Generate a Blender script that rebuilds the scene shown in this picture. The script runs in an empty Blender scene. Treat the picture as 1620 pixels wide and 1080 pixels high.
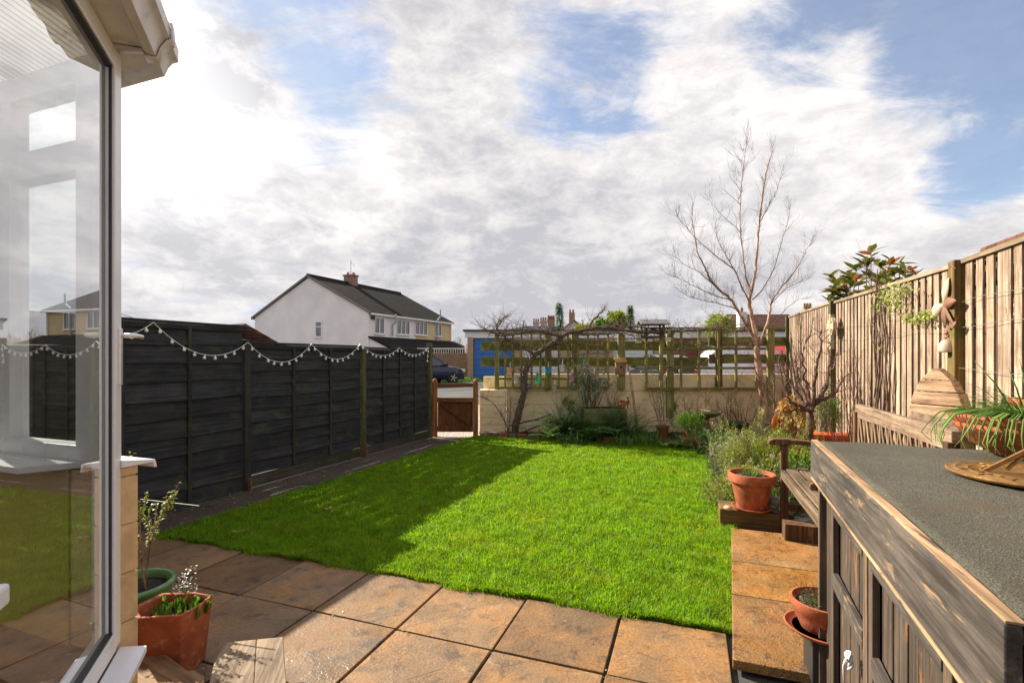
import bpy, math, random
import numpy as np
from mathutils import Vector, Matrix
R = math.radians
PI = math.pi
random.seed(7)
S = bpy.context.scene
COL = S.collection

# ------------------------------------------------------------------ camera
F, HOR, H = 780.0, 566.0, 1.58          # focal length in photo pixels, horizon row, eye height
cam = bpy.data.cameras.new('camera')
cam.sensor_width = 36.0
cam.lens = 36.0 * F / 1620.0
cam.shift_y = (HOR - 540.0) / 1620.0
cam.clip_start = 0.02
cam.clip_end = 3000
camo = bpy.data.objects.new('camera', cam)
COL.objects.link(camo)
camo.location = (0, 0, H)
camo.rotation_euler = (R(90), 0, 0)
S.camera = camo

# ------------------------------------------------------------------ sun and sky
SUN_AZ, SUN_EL = -54.0, 33.0            # degrees, azimuth from +Y towards +X
sd = Vector((math.sin(R(SUN_AZ)) * math.cos(R(SUN_EL)), math.cos(R(SUN_AZ)) * math.cos(R(SUN_EL)), math.sin(R(SUN_EL))))
sl = bpy.data.lights.new('sun', 'SUN')
sl.energy = 4.5
sl.angle = R(0.5)
sl.color = (1.0, 0.91, 0.76)
so = bpy.data.objects.new('sun', sl)
COL.objects.link(so)
so.rotation_euler = sd.to_track_quat('Z', 'Y').to_euler()
so.location = (-20, 20, 20)
S.view_settings.view_transform = 'Standard'
S.view_settings.look = 'None'
S.view_settings.gamma = 1
S.view_settings.use_curve_mapping = False
S.view_settings.exposure = 1.27


def lin(r, g, b):
    def f(c):
        c /= 255.0
        return c / 12.92 if c <= 0.04045 else ((c + 0.055) / 1.055) ** 2.4
    return (f(r), f(g), f(b), 1.0)


class NT:
    """small helper for building node trees"""
    def __init__(self, tree):
        self.t = tree
        tree.nodes.clear()

    def n(self, kind, props=None, **ins):
        nd = self.t.nodes.new(kind)
        for k, v in (props or {}).items():
            setattr(nd, k, v)
        for k, v in ins.items():
            key = int(k[1:]) if k[0] == '_' and k[1:].isdigit() else k.replace('_', ' ')
            self.put(nd.inputs[key], v)
        return nd

    def put(self, sock, v):
        if isinstance(v, bpy.types.NodeSocket):
            self.t.links.new(v, sock)
        elif isinstance(v, bpy.types.Node):
            self.t.links.new(v.outputs[0], sock)
        else:
            sock.default_value = v

    def m(self, op, a, b=0.0, c=None, clamp=False):
        nd = self.t.nodes.new('ShaderNodeMath')
        nd.operation = op
        nd.use_clamp = clamp
        self.put(nd.inputs[0], a)
        self.put(nd.inputs[1], b)
        if c is not None:
            self.put(nd.inputs[2], c)
        return nd.outputs[0]

    def v(self, op, a, b=None, scale=None):
        nd = self.t.nodes.new('ShaderNodeVectorMath')
        nd.operation = op
        self.put(nd.inputs[0], a)
        if b is not None:
            self.put(nd.inputs[1], b)
        if scale is not None:
            self.put(nd.inputs['Scale'], scale)
        return nd.outputs['Value'] if op in ('DOT_PRODUCT', 'LENGTH', 'DISTANCE') else nd.outputs[0]

    def mix(self, fac, a, b, blend='MIX'):
        nd = self.t.nodes.new('ShaderNodeMix')
        nd.data_type = 'RGBA'
        nd.blend_type = blend
        self.put(nd.inputs[0], fac)
        self.put(nd.inputs[6], a)
        self.put(nd.inputs[7], b)
        return nd.outputs[2]

    def rng(self, val, a, b, c=0.0, d=1.0, smooth=True):
        nd = self.t.nodes.new('ShaderNodeMapRange')
        nd.interpolation_type = 'SMOOTHSTEP' if smooth else 'LINEAR'
        self.put(nd.inputs[0], val)
        for i, x in enumerate((a, b, c, d)):
            self.put(nd.inputs[1 + i], x)
        return nd.outputs[0]

    def noise(self, vec, scale, detail=4.0, rough=0.55, dist=0.0, col=False):
        nd = self.n('ShaderNodeTexNoise', None, Vector=vec, Scale=scale, Detail=detail, Roughness=rough, Distortion=dist)
        return nd.outputs[1 if col else 0]


world = bpy.data.worlds.new('World')
S.world = world
world.use_nodes = True
w = NT(world.node_tree)
skyt = w.n('ShaderNodeTexSky', {'sky_type': 'NISHITA', 'sun_disc': False, 'sun_elevation': R(SUN_EL),
                               'sun_rotation': R(SUN_AZ), 'altitude': 50, 'air_density': 1.0, 'dust_density': 0.6, 'ozone_density': 1.4})
tc = w.n('ShaderNodeTexCoord')
dirv = tc.outputs['Generated']
sep = w.n('ShaderNodeSeparateXYZ', None, Vector=dirv)
dz = w.m('MAXIMUM', sep.outputs[2], 0.0)
den = w.m('ADD', dz, 0.17)
px_ = w.m('DIVIDE', sep.outputs[0], den)
py_ = w.m('DIVIDE', sep.outputs[1], den)
pv = w.n('ShaderNodeCombineXYZ', None, X=px_, Y=py_, Z=0.0).outputs[0]


def pdir(px, py):
    return Vector(((px - 810) / F, 1.0, (HOR - py) / F)).normalized()


def bump_dir(px, py, deg, amp, soft=0.0):
    """a soft disc of weight in the sky around a compass direction"""
    d = w.v('DOT_PRODUCT', dirv, tuple(pdir(px, py)))
    return w.rng(d, math.cos(R(deg)), math.cos(R(deg * soft)), 0.0, amp)


n_big = w.noise(w.v('ADD', pv, (3.3, 1.7, 0.0)), 1.15, 12.0, 0.66, 0.25)
n_str = w.noise(w.v('MULTIPLY', w.v('ADD', pv, (1.0, 9.0, 0.0)), (1.2, 2.6, 1.0)), 1.7, 12.0, 0.68, 0.5)
n_low = w.noise(w.v('MULTIPLY', dirv, (1.0, 1.0, 2.4)), 5.5, 12.0, 0.66, 0.35)
n_fine = w.noise(w.v('MULTIPLY', dirv, (1.0, 1.0, 1.8)), 17.0, 10.0, 0.68, 0.3)
cover = w.m('MULTIPLY_ADD', n_big, 1.0, w.m('MULTIPLY_ADD', n_str, 0.8, -0.36))
# thinner places where blue shows through
for (x, y, dg, a) in ((520, 30, 12, -0.10), (900, 130, 12, -0.09), (1400, 50, 13, -0.21), (1560, 110, 10, -0.16), (1220, 110, 7, -0.13), (850, 180, 6, -0.10), (1600, 60, 10, -0.1),
                      (1530, 285, 5, -0.30), (1130, 60, 8, 0.12), (1300, 120, 5, 0.12), (740, 60, 9, 0.08), (700, 200, 12, 0.10), (1400, 210, 9, 0.16),
                      (270, 180, 12, 0.30), (1000, 60, 7, 0.05), (1300, 420, 22, 0.14), (800, 400, 20, 0.18), (1150, 230, 10, 0.14)):
    cover = w.m('ADD', cover, bump_dir(x, y, dg, a))
cover = w.m('ADD', cover, w.rng(dz, 0.60, 0.10, 0.0, 0.14))
mask = w.rng(cover, 0.34, 0.64, 0.16, 1.0)
# cloud brightness: grey undersides low in the sky, bright tops
br = w.m('MULTIPLY_ADD', n_low, 0.85, w.m('MULTIPLY', n_fine, 0.60))
br = w.rng(br, 0.52, 0.94, 0.12, 0.95)
for (x, y, dg, a) in ((800, 480, 20, -0.20), (1200, 470, 26, -0.10), (260, 480, 14, -0.34), (650, 400, 6, -0.22), (980, 400, 14, -0.10), (600, 300, 9, 0.25), (730, 330, 6, 0.15),
                      (380, 60, 9, -0.35), (1250, 160, 20, 0.30), (1350, 330, 16, 0.18), (700, 250, 12, 0.15), (300, 350, 12, 0.15), (1000, 250, 16, 0.12), (1500, 450, 14, 0.10)):
    br = w.m('ADD', br, bump_dir(x, y, dg, a))
br = w.m('ADD', br, w.m('SUBTRACT', w.rng(cover, 0.44, 0.60, 0.12, 0.0), w.rng(cover, 0.62, 0.95, 0.0, 0.22)))
br = w.m('MAXIMUM', br, 0.0)
grey = w.mix(w.m('MINIMUM', br, 1.0), (0.245, 0.243, 0.260, 1), (0.440, 0.420, 0.410, 1))
sdot = w.v('DOT_PRODUCT', dirv, tuple(sd))
gdot = w.v('DOT_PRODUCT', dirv, tuple(pdir(250, 190)))
glow = w.m('ADD', w.rng(sdot, 0.93, 0.995, 0.0, 0.6), w.rng(gdot, math.cos(R(11)), math.cos(R(1)), 0.0, 0.20))
glow = w.m('ADD', glow, w.rng(gdot, math.cos(R(24)), math.cos(R(4)), 0.0, 0.06))
gmul = w.m('MULTIPLY_ADD', br, 0.4, 0.7)
glowc = w.v('SCALE', (1.0, 0.97, 0.93), None, w.m('MULTIPLY', glow, gmul))
cloud = w.v('ADD', grey, glowc)
blue = w.v('ADD', w.v('MULTIPLY', w.v('MINIMUM', w.v('SCALE', skyt.outputs[0], None, 0.062), (0.20, 0.25, 0.33)), (1.0, 1.0, 1.05)), (0.010, 0.016, 0.026))
colr = w.mix(mask, blue, cloud)
bg = w.n('ShaderNodeBackground', None, Color=colr, Strength=1.0)
w.n('ShaderNodeOutputWorld', None, Surface=bg.outputs[0])

# ------------------------------------------------------------------ placing helpers
GA = R(20.0)                                          # the garden runs 20 degrees right of the view
GV = Vector((math.sin(GA), math.cos(GA), 0))
RV = Vector((math.cos(GA), -math.sin(GA), 0))


def at(px, py, Y):
    return Vector(((px - 810) / F * Y, Y, H - (py - HOR) / F * Y))


def gnd(px, py, z=0.0):
    return at(px, py, F * (H - z) / (py - HOR))


def gf(u, v, z=0.0):
    return RV * u + GV * v + Vector((0, 0, z))


# ------------------------------------------------------------------ mesh builder
class MB:
    def __init__(self):
        self.v = []
        self.f = []

    def add(self, vs, fs):
        o = len(self.v)
        self.v.extend([tuple(p) for p in vs])
        self.f.extend([tuple(i + o for i in f) for f in fs])
        return self

    def box(self, c, size, rz=0.0, mat=None):
        sx, sy, sz = size[0] / 2, size[1] / 2, size[2] / 2
        c = Vector(c)
        M = mat if mat is not None else Matrix.Rotation(rz, 3, 'Z')
        vs = [c + M @ Vector((x * sx, y * sy, z * sz)) for x in (-1, 1) for y in (-1, 1) for z in (-1, 1)]
        return self.add(vs, [(0, 1, 3, 2), (4, 6, 7, 5), (0, 4, 5, 1), (2, 3, 7, 6), (0, 2, 6, 4), (1, 5, 7, 3)])

    def bar(self, p0, p1, wd, ht, up=(0, 0, 1)):
        p0, p1 = Vector(p0), Vector(p1)
        d = (p1 - p0)
        L = d.length
        d.normalize()
        side = d.cross(Vector(up))
        if side.length < 1e-4:
            side = d.cross(Vector((0, 1, 0)))
        side.normalize()
        u = side.cross(d).normalized()
        M = Matrix((d, side, u)).transposed()
        return self.box((p0 + p1) / 2, (L, wd, ht), mat=M)

    def tube(self, pts, rad, n=7, cap=True):
        pts = [Vector(p) for p in pts]
        if not hasattr(rad, '__len__'):
            rad = [rad] * len(pts)
        vs, fs = [], []
        ref = None
        for i, p in enumerate(pts):
            a = pts[max(i - 1, 0)]
            b = pts[min(i + 1, len(pts) - 1)]
            d = (b - a)
            if d.length < 1e-9:
                d = Vector((0, 0, 1))
            d.normalize()
            if ref is None:
                ref = Vector((1, 0, 0)) if abs(d.x) < 0.8 else Vector((0, 1, 0))
            s = d.cross(ref).normalized()
            ref = s.cross(d).normalized()
            for k in range(n):
                t = 2 * PI * k / n
                vs.append(p + (s * math.cos(t) + ref * math.sin(t)) * rad[i])
        for i in range(len(pts) - 1):
            for k in range(n):
                k2 = (k + 1) % n
                fs.append((i * n + k, i * n + k2, (i + 1) * n + k2, (i + 1) * n + k))
        if cap:
            fs.append(tuple(range(n))[::-1])
            fs.append(tuple((len(pts) - 1) * n + k for k in range(n)))
        return self.add(vs, fs)

    def lathe(self, c, prof, n=32, M=None, wob=0.0):
        c = Vector(c)
        vs, fs = [], []
        for r, z in prof:
            for k in range(n):
                t = 2 * PI * k / n
                rr = r * (1 + wob * math.sin(3 * t + z * 20))
                q = Vector((rr * math.cos(t), rr * math.sin(t), z))
                vs.append(c + (M @ q if M is not None else q))
        for i in range(len(prof) - 1):
            for k in range(n):
                k2 = (k + 1) % n
                fs.append((i * n + k, i * n + k2, (i + 1) * n + k2, (i + 1) * n + k))
        if prof[0][0] > 1e-5:
            fs.append(tuple(range(n))[::-1])
        if prof[-1][0] > 1e-5:
            fs.append(tuple((len(prof) - 1) * n + k for k in range(n)))
        return self.add(vs, fs)

    def prism(self, poly, off):
        """poly: list of 3-D points, extruded by vector off"""
        poly = [Vector(p) for p in poly]
        off = Vector(off)
        n = len(poly)
        vs = poly + [p + off for p in poly]
        fs = [tuple(range(n)), tuple(range(2 * n - 1, n - 1, -1))]
        fs += [(i, i + n, (i + 1) % n + n, (i + 1) % n) for i in range(n)]
        return self.add(vs, fs)

    def leaf(self, p, d, L, W, droop=0.3, nrm=None, fold=0.15, segs=2):
        p, d = Vector(p), Vector(d).normalized()
        up = Vector(nrm) if nrm is not None else Vector((0, 0, 1))
        s = d.cross(up)
        if s.length < 1e-3:
            s = Vector((1, 0, 0))
        s.normalize()
        u = s.cross(d).normalized()
        vs = [p]
        for i in range(1, segs + 1):
            t = i / (segs + 1)
            c = p + d * (L * t) - u * 0 - Vector((0, 0, droop * L * t * t))
            wv = s * (W * 0.5 * math.sin(PI * min(t * 0.95 + 0.08, 1)))
            vs += [c - wv + u * fold * W, c + wv + u * fold * W]
        vs.append(p + d * L - Vector((0, 0, droop * L)))
        fs = [(0, 1, 2)]
        for i in range(segs - 1):
            a = 1 + 2 * i
            fs.append((a, a + 2, a + 3, a + 1))
        a = 1 + 2 * (segs - 1)
        fs.append((a, a + 2, a + 1))
        return self.add(vs, fs)

    def blade(self, p, d, L, W, bend=0.5, segs=4, gdir=None):
        """arching strap leaf: starts along d, bends down"""
        p = Vector(p)
        d = Vector(d).normalized()
        s = d.cross(Vector((0, 0, 1)))
        if s.length < 1e-3:
            s = Vector((1, 0, 0))
        s.normalize()
        vs = []
        q = p.copy()
        dd = d.copy()
        for i in range(segs + 1):
            t = i / segs
            wv = s * (W * 0.5 * (1 - t ** 2.2) + 0.0004)
            vs += [q - wv, q + wv]
            q = q + dd * (L / segs)
            dd = (dd + Vector((d.x, d.y, 0)) * bend * 0.25 - Vector((0, 0, bend * (0.25 + t)))).normalized()
        fs = [(2 * i, 2 * i + 1, 2 * i + 3, 2 * i + 2) for i in range(segs)]
        return self.add(vs, fs)

    def build(self, name, mat, parent=None, smooth=False, bevel=0.0, kind=None, origin=None, label=None, cat=None, group=None, solid=0.0):
        me = bpy.data.meshes.new(name)
        vs = np.array(self.v, dtype=np.float64).reshape(-1, 3)
        if parent is not None:
            o0 = np.array(world_loc(parent))
        elif origin is not None:
            o0 = np.array(origin)
        elif kind == 'structure' or kind == 'stuff' or len(vs) == 0:
            o0 = np.zeros(3)
        else:
            mn, mx = vs.min(0), vs.max(0)
            o0 = np.array([(mn[0] + mx[0]) / 2, (mn[1] + mx[1]) / 2, mn[2]])
        me.from_pydata((vs - o0).tolist(), [], self.f)
        me.update()
        if smooth:
            me.polygons.foreach_set('use_smooth', [True] * len(me.polygons))
            if smooth == 'auto':
                me.set_sharp_from_angle(angle=R(38))
        ob = bpy.data.objects.new(name, me)
        me.materials.append(mat)
        COL.objects.link(ob)
        if parent is not None:
            ob.parent = parent
        else:
            ob.location = o0
        if bevel:
            b = ob.modifiers.new('bevel', 'BEVEL')
            b.width = bevel
            b.segments = 2
            b.limit_method = 'ANGLE'
            b.angle_limit = R(40)
        if kind:
            ob['kind'] = kind
        if label:
            ob['label'] = label
        if cat:
            ob['category'] = cat
        if group:
            ob['group'] = group
        return ob


def world_loc(o):
    l = Vector(o.location)
    while o.parent:
        o = o.parent
        l = l + Vector(o.location)
    return l


def thing(name, label, cat, loc=(0, 0, 0), group=None):
    o = bpy.data.objects.new(name, None)
    o.empty_display_size = 0.1
    COL.objects.link(o)
    o.location = loc
    o['label'] = label
    o['category'] = cat
    if group:
        o['group'] = group
    return o


def kids(o):
    return [c for c in COL.objects if c.parent == o]


def dup(o, loc, label=None, rz=0.0, parent=None, sc=None):
    c = o.copy()
    COL.objects.link(c)
    if parent is None:
        c.location = loc
        c.rotation_euler = (0, 0, rz)
        if sc:
            c.scale = (sc, sc, sc)
        if label:
            c['label'] = label
    else:
        c.parent = parent
    for k in kids(o):
        dup(k, None, parent=c)
    return c


# ------------------------------------------------------------------ materials
def mat(name):
    m = bpy.data.materials.new(name)
    m.use_nodes = True
    return m, NT(m.node_tree)


def out(t, surf, disp=None):
    t.n('ShaderNodeOutputMaterial', None, Surface=surf)


def pbsdf(t, col, rough=0.6, normal=None, **kw):
    p = t.n('ShaderNodeBsdfPrincipled', None, Base_Color=col, Roughness=rough, **kw)
    if normal is not None:
        t.put(p.inputs['Normal'], normal)
    return p.outputs[0]


def bump(t, h, strength=0.3, dist=0.01):
    return t.n('ShaderNodeBump', None, Strength=strength, Distance=dist, Height=h).outputs[0]


def simple(name, col, rough=0.5, var=0.15, scale=6.0, metal=0.0, bmp=0.1, bscale=60.0, isl=0.0, dirt=None, spec=0.5):
    m, t = mat(name)
    oc = t.n('ShaderNodeTexCoord').outputs['Object']
    n = t.noise(oc, scale, 5)
    c = t.mix(t.rng(n, 0.3, 0.7), tuple(x * (1 - var) for x in col[:3]) + (1,), tuple(min(x * (1 + var), 1) for x in col[:3]) + (1,))
    if dirt:
        c = t.mix(t.rng(t.noise(oc, scale * 2.3, 7, 0.65), 0.52, 0.70, 0, dirt[3] if len(dirt) > 3 else 0.6), c, tuple(dirt[:3]) + (1,))
    if isl:
        g = t.n('ShaderNodeNewGeometry')
        k = t.m('MULTIPLY_ADD', g.outputs['Random Per Island'], 2 * isl, 1 - isl)
        c = t.v('SCALE', c, None, k)
    nb = bump(t, t.noise(oc, bscale, 4), bmp, 0.01)
    out(t, pbsdf(t, c, rough, nb, Metallic=metal, Specular_IOR_Level=spec))
    return m


def wood(name, dark, light, d=(0, 0, 1), worn=None, wornamt=0.5, rough=0.75, S1=45.0, s1=1.6, isl=0.18, moss=None, mossamt=0.5, bmp=0.35, spec=0.3, wornscale=1.0):
    """weathered timber with the grain along d"""
    m, t = mat(name)
    d = Vector(d).normalized()
    oc = t.n('ShaderNodeTexCoord').outputs['Object']
    g = t.n('ShaderNodeNewGeometry')
    ri = g.outputs['Random Per Island']
    offs = t.n('ShaderNodeCombineXYZ', None, X=t.m('MULTIPLY', ri, 37.0), Y=t.m('MULTIPLY', ri, 11.0), Z=t.m('MULTIPLY', ri, 23.0)).outputs[0]
    oc2 = t.v('ADD', oc, offs)
    al = t.v('DOT_PRODUCT', oc2, tuple(d))

    def strv(a, b):
        return t.v('ADD', t.v('SCALE', oc2, None, a), t.v('SCALE', tuple(d), None, t.m('MULTIPLY', al, b - a)))
    gv = strv(S1, s1)
    gn = t.noise(gv, 1.0, 6, 0.62, 0.3)
    gf_ = t.noise(strv(S1 * 3.5, s1 * 3), 1.0, 3, 0.6)
    blot = t.noise(oc2, 2.2, 7, 0.65)
    fac = t.rng(t.m('ADD', t.m('MULTIPLY', gn, 0.75), t.m('MULTIPLY', gf_, 0.25)), 0.34, 0.66)
    c = t.mix(fac, dark, light)
    c = t.v('SCALE', c, None, t.m('MULTIPLY_ADD', t.rng(blot, 0.3, 0.7), 0.6, 0.7))
    if worn is not None:
        wv = t.noise(strv(9.0 * wornscale, 1.6 * wornscale), 1.0, 7, 0.7, 0.4)
        wf = t.rng(t.m('ADD', wv, t.m('MULTIPLY', gn, 0.18)), 0.72 - 0.22 * wornamt, 0.80 - 0.22 * wornamt, 0.0, 0.9)
        c = t.mix(wf, c, t.mix(gn, tuple(x * 0.55 for x in worn[:3]) + (1,), worn))
    if moss is not None:
        mf = t.rng(t.noise(oc, 4.5, 6, 0.6), 0.62 - 0.3 * mossamt, 0.72 - 0.2 * mossamt, 0, 0.85)
        c = t.mix(mf, c, moss)
    c = t.v('SCALE', c, None, t.m('MULTIPLY_ADD', ri, 2 * isl, 1 - isl))
    nb = bump(t, t.m('ADD', gn, t.m('MULTIPLY', gf_, 0.5)), bmp, 0.006)
    out(t, pbsdf(t, c, rough, nb, Specular_IOR_Level=spec))
    return m


def foliage(name, c1, c2, trans=0.35, rough=0.45, c3=None, tint=None, patch=2.0):
    m, t = mat(name)
    g = t.n('ShaderNodeNewGeometry')
    ri = g.outputs['Random Per Island']
    oc = t.n('ShaderNodeTexCoord').outputs['Object']
    c = t.mix(ri, c1, c2)
    if c3 is not None:
        c = t.mix(t.rng(t.m('FRACT', t.m('MULTIPLY', ri, 7.31)), 0.72, 0.95), c, c3)
    c = t.v('SCALE', c, None, t.m('MULTIPLY_ADD', t.noise(oc, patch, 3), 0.9, 0.55))
    p = pbsdf(t, c, rough, None, Specular_IOR_Level=0.35)
    tr = t.n('ShaderNodeBsdfTranslucent', None, Color=t.v('MULTIPLY', c, tint or (1.25, 1.25, 0.6))).outputs[0]
    mx = t.n('ShaderNodeMixShader', None, _0=trans, _1=p, _2=tr).outputs[0]
    out(t, mx)
    return m


def bark(name, dark, light, scale=30.0, moss=None):
    m, t = mat(name)
    oc = t.n('ShaderNodeTexCoord').outputs['Object']
    n = t.noise(t.v('MULTIPLY', oc, (1, 1, 0.35)), scale, 6, 0.65)
    c = t.mix(t.rng(n, 0.35, 0.65), dark, light)
    if moss:
        c = t.mix(t.rng(t.noise(oc, 3, 4), 0.45, 0.65, 0, 0.7), c, moss)
    out(t, pbsdf(t, c, 0.8, bump(t, n, 0.6, 0.01), Specular_IOR_Level=0.2))
    return m


def glassmat(name, tint=(0.9, 0.93, 0.92, 1), boost=1.7, base=0.03):
    m, t = mat(name)
    g = t.n('ShaderNodeNewGeometry')
    c = t.m('ABSOLUTE', t.v('DOT_PRODUCT', g.outputs['Normal'], g.outputs['Incoming']))
    fr = t.m('POWER', t.m('SUBTRACT', 1.0, c), 5.0)
    fac = t.m('MULTIPLY_ADD', fr, boost, base, clamp=True)
    tr = t.n('ShaderNodeBsdfTransparent', None, Color=tint).outputs[0]
    gl = t.n('ShaderNodeBsdfGlossy', None, Color=(1, 1, 1, 1), Roughness=0.0).outputs[0]
    out(t, t.n('ShaderNodeMixShader', None, _0=fac, _1=tr, _2=gl).outputs[0])
    return m


M = {}
GREY = lin(120, 116, 110)
M['black_h'] = wood('black stained lap boards', (0.016, 0.017, 0.020, 1), (0.042, 0.042, 0.046, 1), (0.38, 0.92, 0), worn=(0.07, 0.062, 0.052, 1), wornamt=0.15, isl=0.30, moss=(0.045, 0.052, 0.026, 1), mossamt=0.25, spec=0.25)
M['black_v'] = wood('black stained battens', (0.020, 0.019, 0.018, 1), (0.055, 0.05, 0.045, 1), (0, 0, 1), worn=(0.07, 0.055, 0.04, 1), wornamt=0.3, moss=(0.06, 0.07, 0.028, 1), mossamt=0.2)
M['old_board'] = wood('grey brown gravel board', (0.035, 0.032, 0.026, 1), (0.10, 0.09, 0.07, 1), (0.38, 0.92, 0), moss=(0.04, 0.05, 0.02, 1))
M['green_post'] = wood('mossy green post', (0.045, 0.042, 0.022, 1), (0.13, 0.125, 0.05, 1), (0, 0, 1), moss=(0.13, 0.15, 0.03, 1), mossamt=0.4)
M['green_v'] = wood('algae green battens', (0.13, 0.12, 0.04, 1), (0.38, 0.35, 0.12, 1), (0, 0, 1), moss=(0.17, 0.19, 0.04, 1), mossamt=0.4)
M['green_h'] = wood('algae green rails', (0.10, 0.095, 0.03, 1), (0.30, 0.28, 0.085, 1), (1, 0, 0), moss=(0.12, 0.14, 0.025, 1), mossamt=0.5)
M['pale_v'] = wood('silvered featheredge boards', lin(120, 98, 80), lin(188, 163, 140), (0, 0, 1), worn=lin(134, 110, 88), wornamt=0.4, isl=0.16, S1=35, moss=lin(122, 112, 60), mossamt=0.05)
M['back_v'] = wood('brown board behind the gaps', lin(64, 42, 32), lin(104, 74, 56), (0, 0, 1), isl=0.25, moss=lin(84, 82, 34), mossamt=0.25)
M['pale_h'] = wood('silvered capping rail', lin(120, 102, 82), lin(168, 148, 124), tuple(GV))
M['bench'] = wood('weathered bench slats', lin(66, 50, 38), lin(128, 108, 86), tuple(GV), worn=lin(140, 120, 96), wornamt=0.6)
M['bench_dark'] = wood('damp bench timber', lin(58, 40, 28), lin(116, 84, 58), (0, 0, 1), worn=lin(150, 118, 84), wornamt=0.3)
M['bench_back'] = wood('bleached bench rail', lin(108, 84, 68), lin(164, 140, 116), tuple(GV), worn=lin(112, 90, 72), wornamt=0.4)
M['bench_lat'] = wood('bleached lattice slats', lin(96, 74, 56), lin(150, 126, 102), (0, 0, 1))
M['plank'] = wood('worn step planks', lin(92, 74, 56), lin(158, 138, 114), (-0.25, 1, 0), worn=lin(170, 150, 126), wornamt=0.3, S1=38, isl=0.10)
M['plank_dark'] = wood('damp step planks', lin(84, 62, 44), lin(152, 120, 86), (0.9, -0.5, 0), S1=30)
M['store_v'] = wood('flaking black boards', (0.034, 0.024, 0.018, 1), (0.095, 0.070, 0.052, 1), (0, 0, 1), worn=lin(150, 106, 70), wornamt=0.28, S1=60, isl=0.2, wornscale=2.6)
M['store_frame'] = wood('flaking door frame', (0.06, 0.044, 0.034, 1), (0.14, 0.105, 0.08, 1), (0, 0, 1), worn=lin(146, 112, 80), wornamt=0.4, S1=60)
M['store_h'] = wood('peeling fascia board', lin(54, 48, 44), lin(92, 84, 77), tuple(GV), worn=lin(158, 130, 100), wornamt=0.36, S1=50, s1=1.2, isl=0.03, wornscale=2.0)
M['gate_v'] = wood('brown gate boards', lin(66, 38, 20), lin(128, 76, 40), (0, 0, 1))
M['gate_h'] = wood('brown gate rails', lin(84, 54, 34), lin(140, 96, 62), (1, 0, 0))
M['gate_post'] = wood('orange brown gate post', lin(120, 72, 38), lin(176, 112, 62), (0, 0, 1))
M['sleeper'] = wood('damp sleeper', lin(72, 54, 34), lin(132, 100, 64), tuple(RV), moss=lin(88, 84, 36), mossamt=0.25)
M['upvc'] = simple('white plastic frame', (0.80, 0.79, 0.81, 1), 0.28, 0.03, bmp=0.02, dirt=(0.62, 0.58, 0.50, 0.15))
M['gasket'] = simple('black rubber seal', (0.02, 0.02, 0.02, 1), 0.5)
M['gutter'] = simple('dusty white gutter', (0.66, 0.61, 0.57, 1), 0.35, 0.10, bmp=0.05, dirt=(0.32, 0.27, 0.22, 0.5))
M['chrome'] = simple('polished metal', (0.80, 0.79, 0.77, 1), 0.28, 0.03, metal=0.6)
M['block'] = simple('cream dwarf wall block', lin(205, 172, 128), 0.85, 0.16, 9, bmp=0.5, bscale=40, isl=0.08)
M['inner'] = simple('cream plaster yellowed for reflection', lin(176, 146, 82), 0.85, 0.06)  # yellow raised in the colour to imitate the lawn's reflection in the lower glass
M['floor_in'] = simple('tan indoor floor', lin(120, 86, 60), 0.5, 0.1)
M['glass'] = glassmat('reflective window glass', boost=1.6, base=0.34)
M['glass2'] = glassmat('clear window glass', boost=1.2, base=0.02)
M['terracotta'] = simple('terracotta', lin(158, 82, 48), 0.82, 0.24, 9, bmp=0.25, bscale=80, dirt=lin(186, 140, 108)[:3] + (0.6,))
M['terracotta_dark'] = simple('old terracotta', lin(128, 70, 46), 0.8, 0.2, 10, bmp=0.3, dirt=lin(96, 74, 56)[:3] + (0.5,))
M['glaze'] = simple('sage green glaze', lin(98, 140, 92), 0.28, 0.16, 7, bmp=0.05, dirt=lin(190, 214, 170)[:3] + (0.35,))
M['soil'] = simple('dark soil', (0.022, 0.015, 0.010, 1), 0.9, 0.5, 30, bmp=1.0, bscale=90)
M['white_plastic'] = simple('white plastic', (0.8, 0.8, 0.8, 1), 0.35, 0.03)
M['render'] = simple('cream painted blockwork', lin(228, 208, 170), 0.8, 0.09, 3, bmp=0.25, bscale=50, dirt=lin(150, 136, 96)[:3] + (0.5,))
M['stone'] = simple('mossy cast stone', lin(120, 112, 84), 0.85, 0.25, 14, bmp=0.6, dirt=lin(84, 88, 46)[:3] + (0.7,))
M['brass'] = simple('tarnished brass', lin(150, 112, 62), 0.42, 0.25, 25, metal=0.6, bmp=0.3, dirt=lin(120, 96, 60)[:3] + (0.6,))
M['rust'] = simple('rusted metal', lin(122, 82, 60), 0.7, 0.25, 25, bmp=0.3)
M['shell'] = simple('bleached metal leaf', lin(176, 158, 136), 0.5, 0.15, 12, dirt=lin(150, 110, 84)[:3] + (0.6,))
M['tile'] = None

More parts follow.
